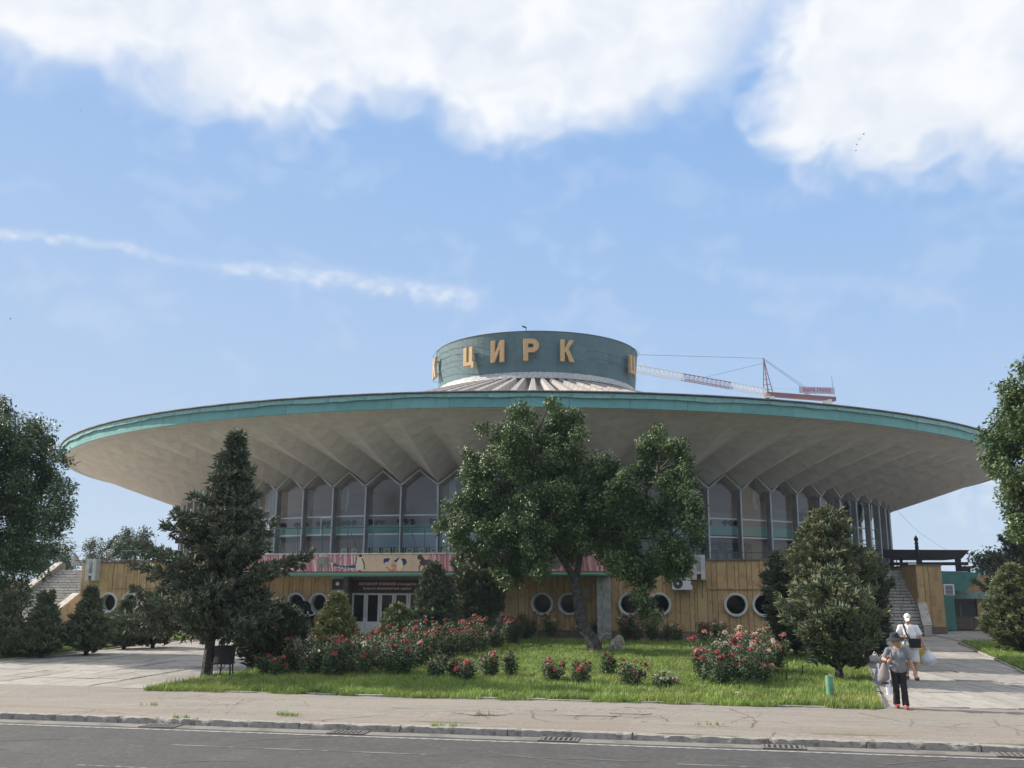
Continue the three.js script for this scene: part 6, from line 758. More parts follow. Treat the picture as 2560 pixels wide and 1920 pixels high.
// twin street lamp far behind
for (const [x, s, lab] of [[113, -1, 'curved grey street lamp arching left beyond the left hand steps'], [118, 1, 'curved grey street lamp arching right beyond the left hand steps']]) { const b = onPlane(x, 1240, -40); const top = onPlane(x, 1170, -40).y; const t = thing('street_lamp', lab, 'street lamp', [b.x, 0, -40], YAW); mesh('pole', bar([0, 0, 0], [0, top - 0.5, 0], 0.07), M.pole, t); mesh('arm', tube([[0, top - 0.5, 0], [0.05 * s, top + 0.05, 0], [0.5 * s, top + 0.3, 0], [1.0 * s, top + 0.32, 0]], 0.05, 10), M.pole, t); mesh('lamp_head', rbox(0.6, 0.1, 0.2, 0.03, 1.25 * s, top + 0.32, 0), M.pole, t); }
// floodlight on the left podium roof
{ const t = thing('floodlight', 'small dark floodlight on a mast above the left hand wall', 'floodlight', [-15.1, 3.3, -3.2]); mesh('mast', bar([0, 0, 0], [0, 1.5, 0], 0.03), M.dark, t); mesh('lamp', rbox(0.42, 0.3, 0.2, 0.03, 0.0, 1.6, 0), M.dark, t); mesh('lamp', rbox(0.26, 0.24, 0.2, 0.03, 0.28, 1.95, 0), M.dark, t); }
// tower crane beyond the roof
{
  const Hh = 48, J0 = onGround(1655, 852, Hh), J1 = onGround(1225, 776, Hh), J2 = onGround(1803, 862, Hh - 0.6); const red = mat({ color: lin(0.20, 0.07, 0.075), roughness: 0.6 }), wh = mat({ color: lin(0.6, 0.6, 0.58), roughness: 0.6 });
  const t = thing('tower_crane', 'red and white tower crane with lattice jib standing beyond the saucer roof', 'crane', [J0.x, 0, J0.z]); const L = (v) => v.clone().sub(V(J0.x, 0, J0.z)); const a = L(J0), b = L(J1), c = L(J2); const len = a.distanceTo(b), dir = b.clone().sub(a).normalize(), side = V(-dir.z, 0, dir.x);
  const seg = 44, chord = (r0, r1, m, nm) => { const g = []; const q = (s, o, h) => a.clone().addScaledVector(dir, s).addScaledVector(side, o).add(V(0, h, 0)); g.push(bar(q(r0 * len, -0.6, 0), q(r1 * len, -0.6, 0), 0.09, 5), bar(q(r0 * len, 0.6, 0), q(r1 * len, 0.6, 0), 0.09, 5), bar(q(r0 * len, 0, 1.5), q(r1 * len, 0, 1.5), 0.10, 5)); const n = Math.round(seg * (r1 - r0)); for (let i = 0; i < n; i++) { const s0 = lerp(r0, r1, i / n) * len, s1 = lerp(r0, r1, (i + 0.5) / n) * len, s2 = lerp(r0, r1, (i + 1) / n) * len; for (const o of [-0.6, 0.6]) g.push(bar(q(s0, o, 0), q(s1, 0, 1.5), 0.05, 4), bar(q(s1, 0, 1.5), q(s2, o, 0), 0.05, 4)); g.push(bar(q(s0, -0.6, 0), q(s0, 0.6, 0), 0.05, 4)); } mesh(nm, merge(g), m, t); };
  chord(0.0, 0.2, wh, 'jib'); chord(0.2, 0.46, red, 'jib'); chord(0.46, 1, wh, 'jib');
  const ap = V(a.x, Hh + 9.2, a.z).addScaledVector(dir, 0.2), fr = []; for (const [o, s] of [[-0.8, -0.9], [0.8, -0.9], [-0.8, 0.9], [0.8, 0.9]]) fr.push(bar(a.clone().addScaledVector(side, o).addScaledVector(dir, s - 0.9), ap, 0.11, 5)); for (let i = 1; i < 7; i++) { const k = i / 7, w = 1 - k; const q = (o, s) => a.clone().lerp(ap, k).addScaledVector(side, o * w).addScaledVector(dir, (s - 0.9) * w); fr.push(bar(q(-0.8, -0.9), q(0.8, 0.9), 0.05, 4), bar(q(0.8, -0.9), q(-0.8, 0.9), 0.05, 4), bar(q(-0.8, -0.9), q(-0.8, 0.9), 0.04, 4), bar(q(0.8, -0.9), q(0.8, 0.9), 0.04, 4)); } mesh('apex_frame', merge(fr), red, t);
  mesh('tie_rod', merge([bar(ap, a.clone().addScaledVector(dir, len * 0.99).add(V(0, 1.5, 0)), 0.05, 4), bar(ap.clone().add(V(0, -1.2, 0)), a.clone().addScaledVector(dir, len * 0.34).add(V(0, 1.6, 0)), 0.05, 4), bar(ap, c.clone().lerp(a, 0.28).add(V(0, 1, 0)), 0.06, 4), bar(ap.clone().addScaledVector(side, 0.4), c.clone().lerp(a, 0.34).add(V(0, 1, 0)), 0.06, 4)]), M.wire, t);
  mesh('counter_jib', sqbar(a.clone().add(V(0, 0.1, 0)).toArray(), c.clone().add(V(0, 0, 0)).toArray(), 1.6, 1.0), red, t); const c2 = c.clone().lerp(a, 0.12); mesh('counterweight', box(2.4, 4.2, 1.6, c2.x, c2.y - 2.4, c2.z), wh, t); mesh('winch', box(1.4, 1.6, 1.4, a.x * 0.4 + c.x * 0.6, Hh + 1.4, a.z * 0.4 + c.z * 0.6), wh, t); mesh('cab', rbox(2.6, 2.3, 1.8, 0.1, a.x + 0.6, Hh - 1.9, a.z + 0.8), wh, t); mesh('cab_window', box(0.8, 1.4, 0.05, a.x + 0.2, Hh - 1.8, a.z + 1.73), M.darkGlass, t); mesh('mast', merge([bar([-0.9, 0, -0.9], [-0.9, Hh - 0.5, -0.9], 0.12, 5), bar([0.9, 0, -0.9], [0.9, Hh - 0.5, -0.9], 0.12, 5), bar([-0.9, 0, 0.9], [-0.9, Hh - 0.5, 0.9], 0.12, 5), bar([0.9, 0, 0.9], [0.9, Hh - 0.5, 0.9], 0.12, 5)].concat(Array.from({ length: 24 }, (_, i) => bar([-0.9, i * 2, 0.9], [0.9, i * 2 + 2, 0.9], 0.06, 4)))), wh, t);
  mesh('hand_rail', merge([bar(a.clone().add(V(0, 1.9, 0)), c.clone().add(V(0, 1.7, 0)), 0.04, 4)].concat(Array.from({ length: 9 }, (_, i) => { const q = a.clone().lerp(c, i / 8); return bar(q, q.clone().add(V(0, 1.8, 0)), 0.035, 4); }))), wh, t); mesh('antenna', bar(c.clone().add(V(0, 1, 0)), c.clone().add(V(-0.4, 6, 0)), 0.05, 4), M.wire, t);
  const tx = canvasTex(1024, 160, (g, w, h) => { g.fillStyle = '#a9a3b4'; g.fillRect(0, 0, w, h); g.fillStyle = '#8f2340'; g.font = 'bold 132px sans-serif'; g.textAlign = 'center'; g.fillText('МАРК ГРУПП', w / 2, 126, w * 0.96); }); const lx = c.clone().lerp(a, 0.52), lz = c.clone(); const W = lx.distanceTo(lz), md = lx.clone().add(lz).multiplyScalar(0.5); const pl = mesh('sign', new THREE.PlaneGeometry(W, 1.7), mat({ map: tx, roughness: 0.7, side: THREE.DoubleSide }), t); pl.position.set(md.x, Hh + 1.35, md.z + 0.95); pl.rotation.y = Math.atan2(-(lz.z - lx.z), lz.x - lx.x);
}
// ---------------------------------------------------------------- small things on the ground
{
  const b = onGround(479, 1466); const t = thing('litter_bin', 'dark metal litter bin hung in a four legged frame on the grass under the spruce', 'litter bin', [b.x + 0.05, 0, b.z], YAW * 0.6), m = mat({ color: lin(0.022, 0.020, 0.018), roughness: 0.75 });
  const s = new THREE.CylinderGeometry(0.33, 0.29, 0.47, 4, 1, true).rotateY(Math.PI / 4); m.side = THREE.DoubleSide; mesh('tub', s.translate(0, 0.62, 0), m, t); mesh('tub_floor', box(0.4, 0.012, 0.4, 0, 0.39, 0), m, t); mesh('rim', merge([bxx(-0.25, 0.25, 0.845, 0.87, 0.22, 0.25), bxx(-0.25, 0.25, 0.845, 0.87, -0.25, -0.22), bxx(-0.25, -0.22, 0.845, 0.87, -0.22, 0.22), bxx(0.22, 0.25, 0.845, 0.87, -0.22, 0.22)]), m, t);
  for (const [x, z] of [[-0.27, 0.2], [0.27, 0.2], [-0.17, -0.2], [0.19, -0.2]]) mesh('leg', bar([x, 0, z], [x * 0.9, 0.42, z], 0.022), m, t); mesh('frame', merge([bar([-0.3, 0.40, 0.2], [0.3, 0.40, 0.2], 0.018), bar([-0.24, 0.40, -0.2], [0.24, 0.40, -0.2], 0.018)]), m, t); mesh('handle', new THREE.TorusGeometry(0.11, 0.01, 6, 20, Math.PI).rotateZ(Math.PI).translate(0, 0.39, 0.21), m, t);
}
{ const b = onGround(1795, 1508); const t = thing('pipe_bollard', 'short green painted pipe standing in the grass at the lawn corner', 'bollard', [b.x, 0, b.z]); const g = new THREE.LatheGeometry([[0.088, -0.02], [0.088, 0.49], [0.085, 0.5], [0.078, 0.5], [0.076, 0.47], [0.0, 0.46]].map((p) => new THREE.Vector2(...p)), 24); mesh('pipe', uvm(g), mottled([0.13, 0.32, 0.21], [0.16, 0.36, 0.24], [0.09, 0.2, 0.14], { rep: 2, size: 256, stain: 0.6, rough: 0.6 }), t); mesh('rust_patch', new THREE.CylinderGeometry(0.0895, 0.0895, 0.09, 20, 1, true, 0.4, 1.6).translate(0, 0.2, 0), mottled([0.2, 0.2, 0.13], [0.14, 0.3, 0.2], [0.16, 0.09, 0.05], { rep: 3, size: 256 }), t); }
{ // weathered stone figure curled beside a ring
  const b = onGround(1323, 1407); const cr = mottled([0.52, 0.46, 0.34], [0.60, 0.54, 0.41], [0.28, 0.25, 0.19], { rep: 2.2, size: 256, stain: 0.8, bump: 0.01 });
  const t = thing('stone_figure', 'cream stone figure curled beside a broken ring on the lawn', 'sculpture', [b.x, 0, b.z], 0.12);
  const ring = new THREE.TorusGeometry(0.31, 0.042, 10, 36, Math.PI * 1.25).rotateZ(Math.PI * 0.38).scale(1, 1.08, 1.9).translate(-0.17, 0.32, 0); mesh('ring', uvm(ring), cr, t);
  mesh('figure', uvm(blob([[[0.0, 0.08, 0.1], [0.05, 0.36, 0.06], 0.07, 0.09], [[0.05, 0.36, 0.06], [0.25, 0.5, 0.0], 0.08, 0.11], [[0.1, 0.44, 0.16], [-0.08, 0.24, 0.2], 0.05, 0.04], [[-0.08, 0.24, 0.2], [-0.1, 0.06, 0.2], 0.045, 0.05], [[0.12, 0.3, 0.2], [0.12, 0.04, 0.18], 0.06, 0.06], [[0.12, 0.3, 0.2], [-0.06, 0.22, 0.22], 0.04, 0.035]], [[[0.3, 0.36, -0.02], [0.17, 0.26, 0.16]], [[0.3, 0.1, 0], [0.2, 0.14, 0.15]]], 0.05, 0.022)), cr, t); mesh('curl', uvm(new THREE.TorusGeometry(0.13, 0.04, 8, 22, 5).translate(0.33, 0.3, 0.15)), cr, t); mesh('plinth', uvm(rbox(0.95, 0.1, 0.42, 0.02, 0.05, 0.03, 0)), cr, t);
}
{ // stakes and litter on the lawn
  const sm = mat({ color: lin(0.03, 0.035, 0.025), roughness: 0.9 }); [[1128, 1412], [1163, 1396], [1200, 1388], [1425, 1392], [1472, 1408], [1500, 1400], [1528, 1424], [1560, 1418], [1300, 1402], [1690, 1470], [1700, 1478], [1972 - 270, 1452], [1735, 1464], [1392, 1430]].forEach(([x, y]) => { const p = onGround(x, y); single('garden_stake', bar([p.x, -0.03, p.z], [p.x + 0.01, 0.34, p.z], 0.014, 6), sm, 'thin dark stake pushed upright into the lawn', 'stake', 'stakes in the lawn'); });
  const p = onGround(1594, 1505), g = new THREE.IcosahedronGeometry(0.1, 2), q = g.attributes.position; for (let i = 0; i < q.count; i++) { const x = q.getX(i), y = q.getY(i), z = q.getZ(i), k = 0.8 + 0.5 * n3(x * 22, y * 22, z * 22); q.setXYZ(i, x * k * 1.3, Math.max(-0.02, y * k * 0.7), z * k); } g.computeVertexNormals(); const l = single('plastic_scrap', g, M.white, 'crumpled white plastic scrap lying on the grass', 'litter'); l.position.set(p.x, 0.05, p.z);
}
{ // road drains
  const iron = mat({ color: lin(0.17, 0.155, 0.14), roughness: 0.85, metalness: 0.1 }), pitShade = mat({ color: lin(0.012, 0.012, 0.012), roughness: 1 });
  const mk = () => { const t = new THREE.Group(); mesh('pit_shade', box(0.62, 0.004, 0.30, 0, 0.008, 0), pitShade, t); mesh('frame', merge([bxx(-0.35, 0.35, 0.0, 0.018, -0.19, -0.15), bxx(-0.35, 0.35, 0.0, 0.018, 0.15, 0.19), bxx(-0.35, -0.31, 0.0, 0.018, -0.15, 0.15), bxx(0.31, 0.35, 0.0, 0.018, -0.15, 0.15)]), iron, t); for (let i = 0; i < 7; i++) mesh('bar', box(0.04, 0.014, 0.3, -0.27 + i * 0.09, 0.014, 0), iron, t); return t; };  // flat near-black sheet under the bars paints the dark of the drain
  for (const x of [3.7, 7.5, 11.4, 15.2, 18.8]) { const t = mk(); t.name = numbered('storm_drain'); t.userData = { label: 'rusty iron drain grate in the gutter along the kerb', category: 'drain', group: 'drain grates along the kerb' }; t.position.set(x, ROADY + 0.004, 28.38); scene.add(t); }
}
{ // black elephant statue under the canopy
  const t = thing('elephant_statue', 'life like black elephant statue with grey tusk under the entrance canopy', 'statue', [-6.25, 0, 0.85], 0);
  mesh('body', uvm(blob([[[-0.85, 1.08, 0], [0.45, 1.0, 0], 0.42, 0.40], [[-0.85, 0.9, 0.2], [-0.85, 0.05, 0.22], 0.19, 0.15], [[-0.8, 0.9, -0.2], [-0.75, 0.05, -0.22], 0.19, 0.15], [[0.6, 0.9, 0.2], [0.66, 0.05, 0.22], 0.2, 0.16], [[0.58, 0.9, -0.2], [0.58, 0.05, -0.22], 0.19, 0.15], [[0.4, 1.15, 0], [0.75, 1.42, 0], 0.34, 0.27], [[0.85, 1.35, 0], [1.12, 1.0, 0], 0.15, 0.11], [[1.12, 1.0, 0], [1.14, 0.55, 0], 0.11, 0.08], [[1.14, 0.55, 0], [1.28, 0.38, 0], 0.075, 0.055], [[-1.2, 1.1, 0], [-1.32, 0.55, 0], 0.05, 0.03]], [[[-0.2, 0.95, 0], [0.6, 0.42, 0.42]]], 0.12, 0.05)), M.blackStone, t);
  for (const s of [-1, 1]) { mesh('ear', new THREE.SphereGeometry(0.34, 16, 10).scale(0.75, 1.1, 0.14).rotateY(s * 0.5).translate(0.52, 1.33, s * 0.34), M.blackStone, t); mesh('tusk', tube([[0.92, 1.18, s * 0.12], [1.08, 1.02, s * 0.15], [1.24, 1.02, s * 0.14], [1.34, 1.14, s * 0.13]], 0.032, 12), M.stone, t); }
  mesh('plinth', uvm(rbox(2.6, 0.06, 0.95, 0.01, 0, 0.03, 0)), M.concrete, t);
  const pl = thing('planter_block', 'pale concrete block standing behind the black elephant statue', 'block', [-6.15, 0, 0.2]); mesh('block', uvm(rbox(0.95, 0.42, 0.25, 0.03, 0, 0.21, 0)), M.concrete, pl); mesh('cap', uvm(rbox(1.0, 0.05, 0.29, 0.01, 0, 0.44, 0)), M.concrete, pl);
}
// birds high up
{ const bm = mat({ color: lin(0.05, 0.05, 0.055) }); const bird = (x, y, d, s, label) => { const dir = pixRay(x, y).normalize(), p = camera.position.clone().addScaledVector(dir, d); const g = merge([new THREE.SphereGeometry(0.09, 8, 6).scale(2.2, 0.9, 0.9), cone([0.15, 0, 0], [0.32, 0.0, 0], 0.05, 0.005, 6)]); const t = thing('bird', label, 'bird', p.toArray(), s, 'birds in the sky'); mesh('body', g, bm, t); for (const q of [-1, 1]) { const w = new THREE.BufferGeometry(); w.setAttribute('position', new THREE.Float32BufferAttribute([0.1, 0.03, 0, -0.08, 0.03, 0, 0.05, 0.2, 0.3 * q, -0.08, 0.03, 0, -0.1, 0.17, 0.3 * q, 0.05, 0.2, 0.3 * q, 0.05, 0.2, 0.3 * q, -0.1, 0.17, 0.3 * q, -0.16, 0.12, 0.6 * q], 3)); w.computeVertexNormals(); const wm = mesh('wing', w, bm, t); wm.material = M.birdWing ??= mat({ color: lin(0.05, 0.05, 0.055), side: THREE.DoubleSide }); } };
  const lb = 'small dark bird flying far off in the sky'; for (const [x, y, d, s] of [[1865, 289, 230, 0.4], [1856, 300, 235, 1.2], [1851, 312, 230, 2.0], [1848, 325, 240, 0.8], [174, 240, 260, 2.4], [22, 690, 280, 1.0]]) bird(x, y, d, s, lb); }

// apartment block at the right, outside the picture, that the right-hand panes mirror
{
  const t = thing('apartment_block', 'cream apartment block mirrored in the right hand panes', 'building', [135, 0, 22], -Math.PI / 2), w = 18, h = 22, cm = mottled([0.52, 0.46, 0.36], [0.56, 0.5, 0.4], [0.42, 0.37, 0.3], { rep: 0.2, size: 256 });
  mesh('wall', uvm(bxx(-w / 2, w / 2, 0, h, -10, 0)), cm, t); mesh('roof', bxx(-w / 2 - 0.3, w / 2 + 0.3, h, h + 0.5, -10.3, 0.3), M.concrete, t); const wg = box(1.5, 1.5, 0.06), sg = box(1.7, 0.12, 0.3);
  for (let j = 0; j < 7; j++) for (let i = 0; i < 6; i++) { const q = mesh('window', wg, M.darkGlass, t); q.position.set(-7.2 + i * 2.9, 2 + j * 2.95, 0.03); mesh('sill', sg, M.white, q).position.set(0, -0.82, 0.12); }
}
// ---------------------------------------------------------------- people
// a hand with four fingers and a thumb; wrist at the origin, fingers along -y, palm towards +z; curl bends them forwards
function handGeo(mirror, curl) {
  const bones = [], s = mirror ? -1 : 1, F = [[-0.030, 0.066, 0.0085], [-0.010, 0.074, 0.009], [0.011, 0.070, 0.0088], [0.030, 0.055, 0.0078]];
  for (const [x, L, r] of F) { let p = [x * s, -0.085, 0], a = 0.15; for (let k = 0; k < 3; k++) { const l = L * [0.44, 0.32, 0.24][k]; a += curl * [0.6, 1.0, 0.7][k]; const q = [p[0] + 0.004 * Math.sign(x) * s * (curl < 0.5 ? 1 : 0), p[1] - Math.cos(a) * l, p[2] + Math.sin(a) * l]; bones.push([p, q, r, r * 0.9]); p = q; } }
  const th = [[-0.028 * s, -0.03, 0.008], [-0.052 * s, -0.058, 0.018], [-0.048 * s, -0.085, 0.034 + 0.01 * curl], [-0.035 * s, -0.102, 0.045 + 0.012 * curl]]; for (let k = 0; k < 3; k++) bones.push([th[k], th[k + 1], 0.0125 - 0.001 * k, 0.0105]);
  const palm = (x, y, z) => ell(x, y, z, [0, -0.052, 0], [0.042, 0.052, 0.015]); const f = (x, y, z) => { let d = palm(x, y, z); d = smin(d, capsule(x, y, z, [0, 0.02, 0], [0, -0.02, 0], 0.026, 0.028), 0.02); for (const [a, b, ra, rb] of bones) d = smin(d, capsule(x, y, z, a, b, ra, rb), 0.006); return d; };
  return solid(f, [-0.085, -0.19, -0.05], [0.085, 0.05, 0.12], 0.0042);
}
function headGeo(c, s) { // face towards +z
  const f = (x, y, z) => { x = (x - c[0]) / s; y = (y - c[1]) / s; z = (z - c[2]) / s; let d = ell(x, y, z, [0, 0.02, -0.012], [0.074, 0.105, 0.092]); d = smin(d, ell(x, y, z, [0, -0.055, 0.028], [0.052, 0.06, 0.058]), 0.04); d = smin(d, capsule(x, y, z, [0, 0.012, 0.078], [0, -0.022, 0.102], 0.009, 0.013), 0.012); d = smin(d, capsule(x, y, z, [-0.02, -0.056, 0.078], [0.02, -0.056, 0.078], 0.006, 0.006), 0.01); for (const q of [-1, 1]) { d = smin(d, ell(x, y, z, [0.078 * q, -0.004, -0.012], [0.011, 0.03, 0.018]), 0.008); d = Math.max(d, -ell(x, y, z, [0.031 * q, 0.012, 0.088], [0.018, 0.011, 0.012])); d = smin(d, capsule(x, y, z, [0.018 * q, 0.03, 0.082], [0.045 * q, 0.029, 0.07], 0.006, 0.005), 0.01); } return d * s; };
  return solid(f, [c[0] - 0.11 * s, c[1] - 0.14 * s, c[2] - 0.12 * s], [c[0] + 0.11 * s, c[1] + 0.14 * s, c[2] + 0.13 * s], 0.006);
}
const skinM = mottled([0.46, 0.25, 0.165], [0.50, 0.28, 0.19], [0.42, 0.21, 0.14], { rep: 3, size: 128, rough: 0.6, stain: 0.3, bump: 0.001 });
const place = (g, p, e, order = 'XYZ') => g.clone().applyMatrix4(new THREE.Matrix4().makeRotationFromEuler(new THREE.Euler(...e, order)).setPosition(...p));
const rotHead = (g, c, e) => g.clone().translate(-c[0], -c[1], -c[2]).applyMatrix4(new THREE.Matrix4().makeRotationFromEuler(new THREE.Euler(...e, 'YXZ'))).translate(...c);
function eyes(t, c, s, e) { const g = rotHead(merge([-1, 1].map((q) => new THREE.SphereGeometry(0.0105 * s, 10, 8).translate(c[0] + 0.031 * q * s, c[1] + 0.012 * s, c[2] + 0.076 * s))), c, e); mesh('eyes', g, M.dark, t); mesh('mouth', rotHead(rbox(0.042 * s, 0.007 * s, 0.01 * s, 0.002, c[0], c[1] - 0.056 * s, c[2] + 0.083 * s), c, e), mat({ color: lin(0.28, 0.09, 0.08), roughness: 0.6 }), t); }
const cloth = (c, rough = 0.95) => { const m = mottled(c, c.map((x) => Math.min(1, x * 1.06)), c.map((x) => x * 0.86), { rep: 2.5, size: 128, rough, bump: 0.002, stain: 0.4 }); return m; };
// fabric folds: ripple a field along the limb
const rip = (f, amp, k) => (x, y, z) => f(x, y, z) + amp * n3(x * k, y * k * 0.6, z * k);

// the man in white, looking down at what he holds
{
  const b = onGround(1972, 1467); const t = thing('person', 'man in white cap, white shirt and pale knee shorts walking with a carrier bag', 'person', [b.x, 0, b.z], -0.16);
  const HC = [0.0, 1.625, 0.045], HE = [0.42, -0.1, 0], shL = [0.205, 1.40, 0], elL = [0.30, 1.14, -0.03], wrL = [0.37, 0.90, 0.06], shR = [-0.205, 1.40, 0], elR = [-0.29, 1.15, 0.05], wrR = [-0.06, 1.12, 0.29];
  const hipL = [0.09, 0.90, 0], knL = [0.10, 0.48, 0.05], anL = [0.095, 0.075, 0.03], hipR = [-0.09, 0.90, 0], knR = [-0.10, 0.48, 0.02], anR = [-0.12, 0.09, -0.13];
  const torso = [[[0, 0.95, 0], [0, 1.15, 0.01], 0.145, 0.135], [[0, 1.15, 0.01], [0, 1.36, -0.01], 0.135, 0.12], [[-0.15, 1.385, -0.01], [0.15, 1.385, -0.01], 0.062, 0.062]], tb = [[[0, 1.2, 0.01], [0.175, 0.26, 0.115]], [[0, 0.93, 0], [0.165, 0.12, 0.115]]];
  const bones = [...torso, [[0, 1.42, -0.01], [0, 1.54, 0.02], 0.058, 0.055], [shL, elL, 0.055, 0.043], [elL, wrL, 0.043, 0.028], [shR, elR, 0.055, 0.043], [elR, wrR, 0.043, 0.028], [hipL, knL, 0.085, 0.056], [knL, [knL[0], 0.33, 0.02], 0.055, 0.058], [[knL[0], 0.33, 0.02], anL, 0.058, 0.034], [hipR, knR, 0.085, 0.056], [knR, [-0.105, 0.33, -0.05], 0.055, 0.058], [[-0.105, 0.33, -0.05], anR, 0.058, 0.034], [anL, [0.11, 0.045, 0.15], 0.036, 0.026], [anR, [-0.13, 0.05, -0.02], 0.036, 0.026]];
  const body = merge([blob(bones, tb, 0.035, 0.014), rotHead(headGeo(HC, 1), HC, HE), place(handGeo(false, 0.9), wrL, [-0.25, 0.3, 0.12]), place(handGeo(true, 0.8), wrR, [-1.55, -0.7, 0.9])]); mesh('body', uvm(body), skinM, t); eyes(t, HC, 1, HE);
  mesh('hair', rotHead(solid((x, y, z) => { const d = ell(x, y, z, [HC[0], HC[1] + 0.02, HC[2] - 0.014], [0.079, 0.11, 0.097]); return Math.max(d, -(ell(x, y, z, [HC[0], HC[1] + 0.02, HC[2] - 0.012], [0.07, 0.1, 0.088])), z - HC[2] - 0.02 + (y - HC[1]) * -0.2, HC[1] - 0.045 - y); }, [-0.12, 1.5, -0.12], [0.12, 1.8, 0.2], 0.008), HC, HE), mat({ color: lin(0.02, 0.016, 0.013), roughness: 0.7 }), t);
  const shirt = rip(field([...torso, [shL, [0.255, 1.24, -0.02], 0.052, 0.072], [shR, [-0.25, 1.24, 0.03], 0.052, 0.072]], [...tb, [[0, 0.98, 0], [0.17, 0.2, 0.12]]], 0.03, 0.012), 0.007, 12); mesh('shirt', uvm(solid((x, y, z) => Math.max(shirt(x, y, z), 0.86 - y, y - 1.445 - Math.min(0.2, Math.abs(x)) * 0.7), [-0.42, 0.8, -0.25], [0.42, 1.55, 0.25], 0.014)), cloth([0.80, 0.80, 0.82]), t);
  const shorts = rip(field([[hipL, [0.115, 0.50, 0.05], 0.108, 0.105], [hipR, [-0.115, 0.50, 0.02], 0.108, 0.105]], [[[0, 0.93, 0], [0.18, 0.13, 0.13]]], 0.03, 0.014), 0.010, 13); mesh('shorts', uvm(solid((x, y, z) => Math.max(shorts(x, y, z), 0.47 - y, y - 1.0), [-0.35, 0.4, -0.25], [0.35, 1.05, 0.3], 0.013)), cloth([0.66, 0.65, 0.63]), t);
  const capM = cloth([0.82, 0.82, 0.82]); mesh('cap', rotHead(merge([solid((x, y, z) => Math.max(ell(x, y, z, [HC[0], HC[1] + 0.045, HC[2] - 0.015], [0.09, 0.10, 0.107]), HC[1] + 0.04 - y), [-0.12, 1.6, -0.12], [0.12, 1.85, 0.2], 0.008), new THREE.SphereGeometry(0.08, 18, 6, 0, Math.PI * 2, 0, 0.9).scale(1.02, 0.22, 1.25).rotateX(0.3).translate(HC[0], HC[1] + 0.035, HC[2] + 0.125)]), HC, HE), capM, t); mesh('cap_badge', rotHead(new THREE.CircleGeometry(0.018, 12).translate(HC[0], HC[1] + 0.085, HC[2] + 0.094), HC, HE), cloth([0.25, 0.25, 0.27]), t);
  const sand = mat({ color: lin(0.035, 0.03, 0.025), roughness: 0.8 }); for (const [p, a] of [[[0.11, 0.015, 0.09], 0.1], [[-0.13, 0.02, -0.07], -0.15]]) { const g = merge([rbox(0.10, 0.03, 0.29, 0.014), new THREE.TorusGeometry(0.05, 0.012, 6, 16, Math.PI).scale(1, 1.1, 2.4).translate(0, 0.01, 0.06), new THREE.TorusGeometry(0.045, 0.010, 6, 16, Math.PI).scale(1, 1.6, 1.5).translate(0, 0.01, -0.06)]).rotateY(a).translate(...p); mesh('sandal', g, sand, t); }
  const black = cloth([0.022, 0.023, 0.026]);
  const bag = thing('shoulder_bag', 'black shoulder bag slung across the man in white', 'bag', [b.x, 0, b.z], -0.16); mesh('pouch', uvm(rbox(0.31, 0.25, 0.1, 0.03, 0.13, 0.98, 0.185)), black, bag); mesh('flap', rbox(0.315, 0.12, 0.02, 0.009, 0.13, 1.045, 0.242), black, bag);
  const strip = (pts, w) => { const c = new THREE.CatmullRomCurve3(pts.map((p) => V(...p))), n = 24, g = new THREE.BufferGeometry(), v = [], id = []; for (let i = 0; i <= n; i++) { const p = c.getPoint(i / n), tn = c.getTangent(i / n), s = V(tn.y, -tn.x, 0).normalize().multiplyScalar(w / 2); v.push(p.x - s.x, p.y - s.y, p.z, p.x + s.x, p.y + s.y, p.z); if (i < n) id.push(i * 2, i * 2 + 1, i * 2 + 3, i * 2, i * 2 + 3, i * 2 + 2); } g.setAttribute('position', new THREE.Float32BufferAttribute(v, 3)); g.setIndex(id); g.computeVertexNormals(); return g; };
  black.side = THREE.DoubleSide; mesh('strap', strip([[0.02, 1.06, 0.20], [-0.06, 1.22, 0.178], [-0.10, 1.38, 0.12], [-0.12, 1.49, 0.02], [-0.08, 1.44, -0.13]], 0.045), black, bag);
  single('phone', rbox(0.075, 0.012, 0.15, 0.005).rotateX(0.6).rotateY(-0.16).translate(b.x - 0.08, 1.14, b.z + 0.36), M.dark, 'dark phone held in the hand of the man in white', 'phone');
  const plastic = new THREE.MeshPhysicalMaterial({ color: lin(0.80, 0.82, 0.86), roughness: 0.35, transmission: 0.35, thickness: 0, side: THREE.DoubleSide }), yel = new THREE.MeshPhysicalMaterial({ color: lin(0.55, 0.42, 0.05), roughness: 0.4, transmission: 0.2, thickness: 0, side: THREE.DoubleSide });
  const carrier = (w, h, d, seed) => { const g = new THREE.SphereGeometry(1, 30, 22), p = g.attributes.position; for (let i = 0; i < p.count; i++) { let x = p.getX(i), y = p.getY(i), z = p.getZ(i); const q = y > 0 ? Math.pow(1 - y * 0.96, 0.75) : 1 - 0.12 * y * y, k = 1 + 0.14 * n3(x * 3 + seed, y * 3, z * 3) + 0.05 * n3(x * 9, y * 9 + seed, z * 9); p.setXYZ(i, x * q * w * k, y * h * (y < 0 ? 0.72 : 1), z * q * d * k); } g.computeVertexNormals(); return g; };
  const cb = thing('carrier_bag', 'translucent white carrier bag in the hand of the man in white', 'bag', [b.x + 0.44, 0, b.z + 0.02], -0.1); mesh('sack', carrier(0.2, 0.26, 0.13, 3).translate(0.02, 0.56, 0), plastic, cb); mesh('handle', merge([tube([[-0.05, 0.72, 0], [-0.04, 0.80, 0.01], [0.0, 0.83, 0.02]], 0.012, 8), tube([[0.06, 0.72, 0], [0.05, 0.80, 0.01], [0.0, 0.83, 0.02]], 0.012, 8)]), plastic, cb); mesh('contents', new THREE.SphereGeometry(0.13, 14, 10).scale(1, 0.8, 0.7).translate(0, 0.48, 0), cloth([0.55, 0.6, 0.7]), cb);
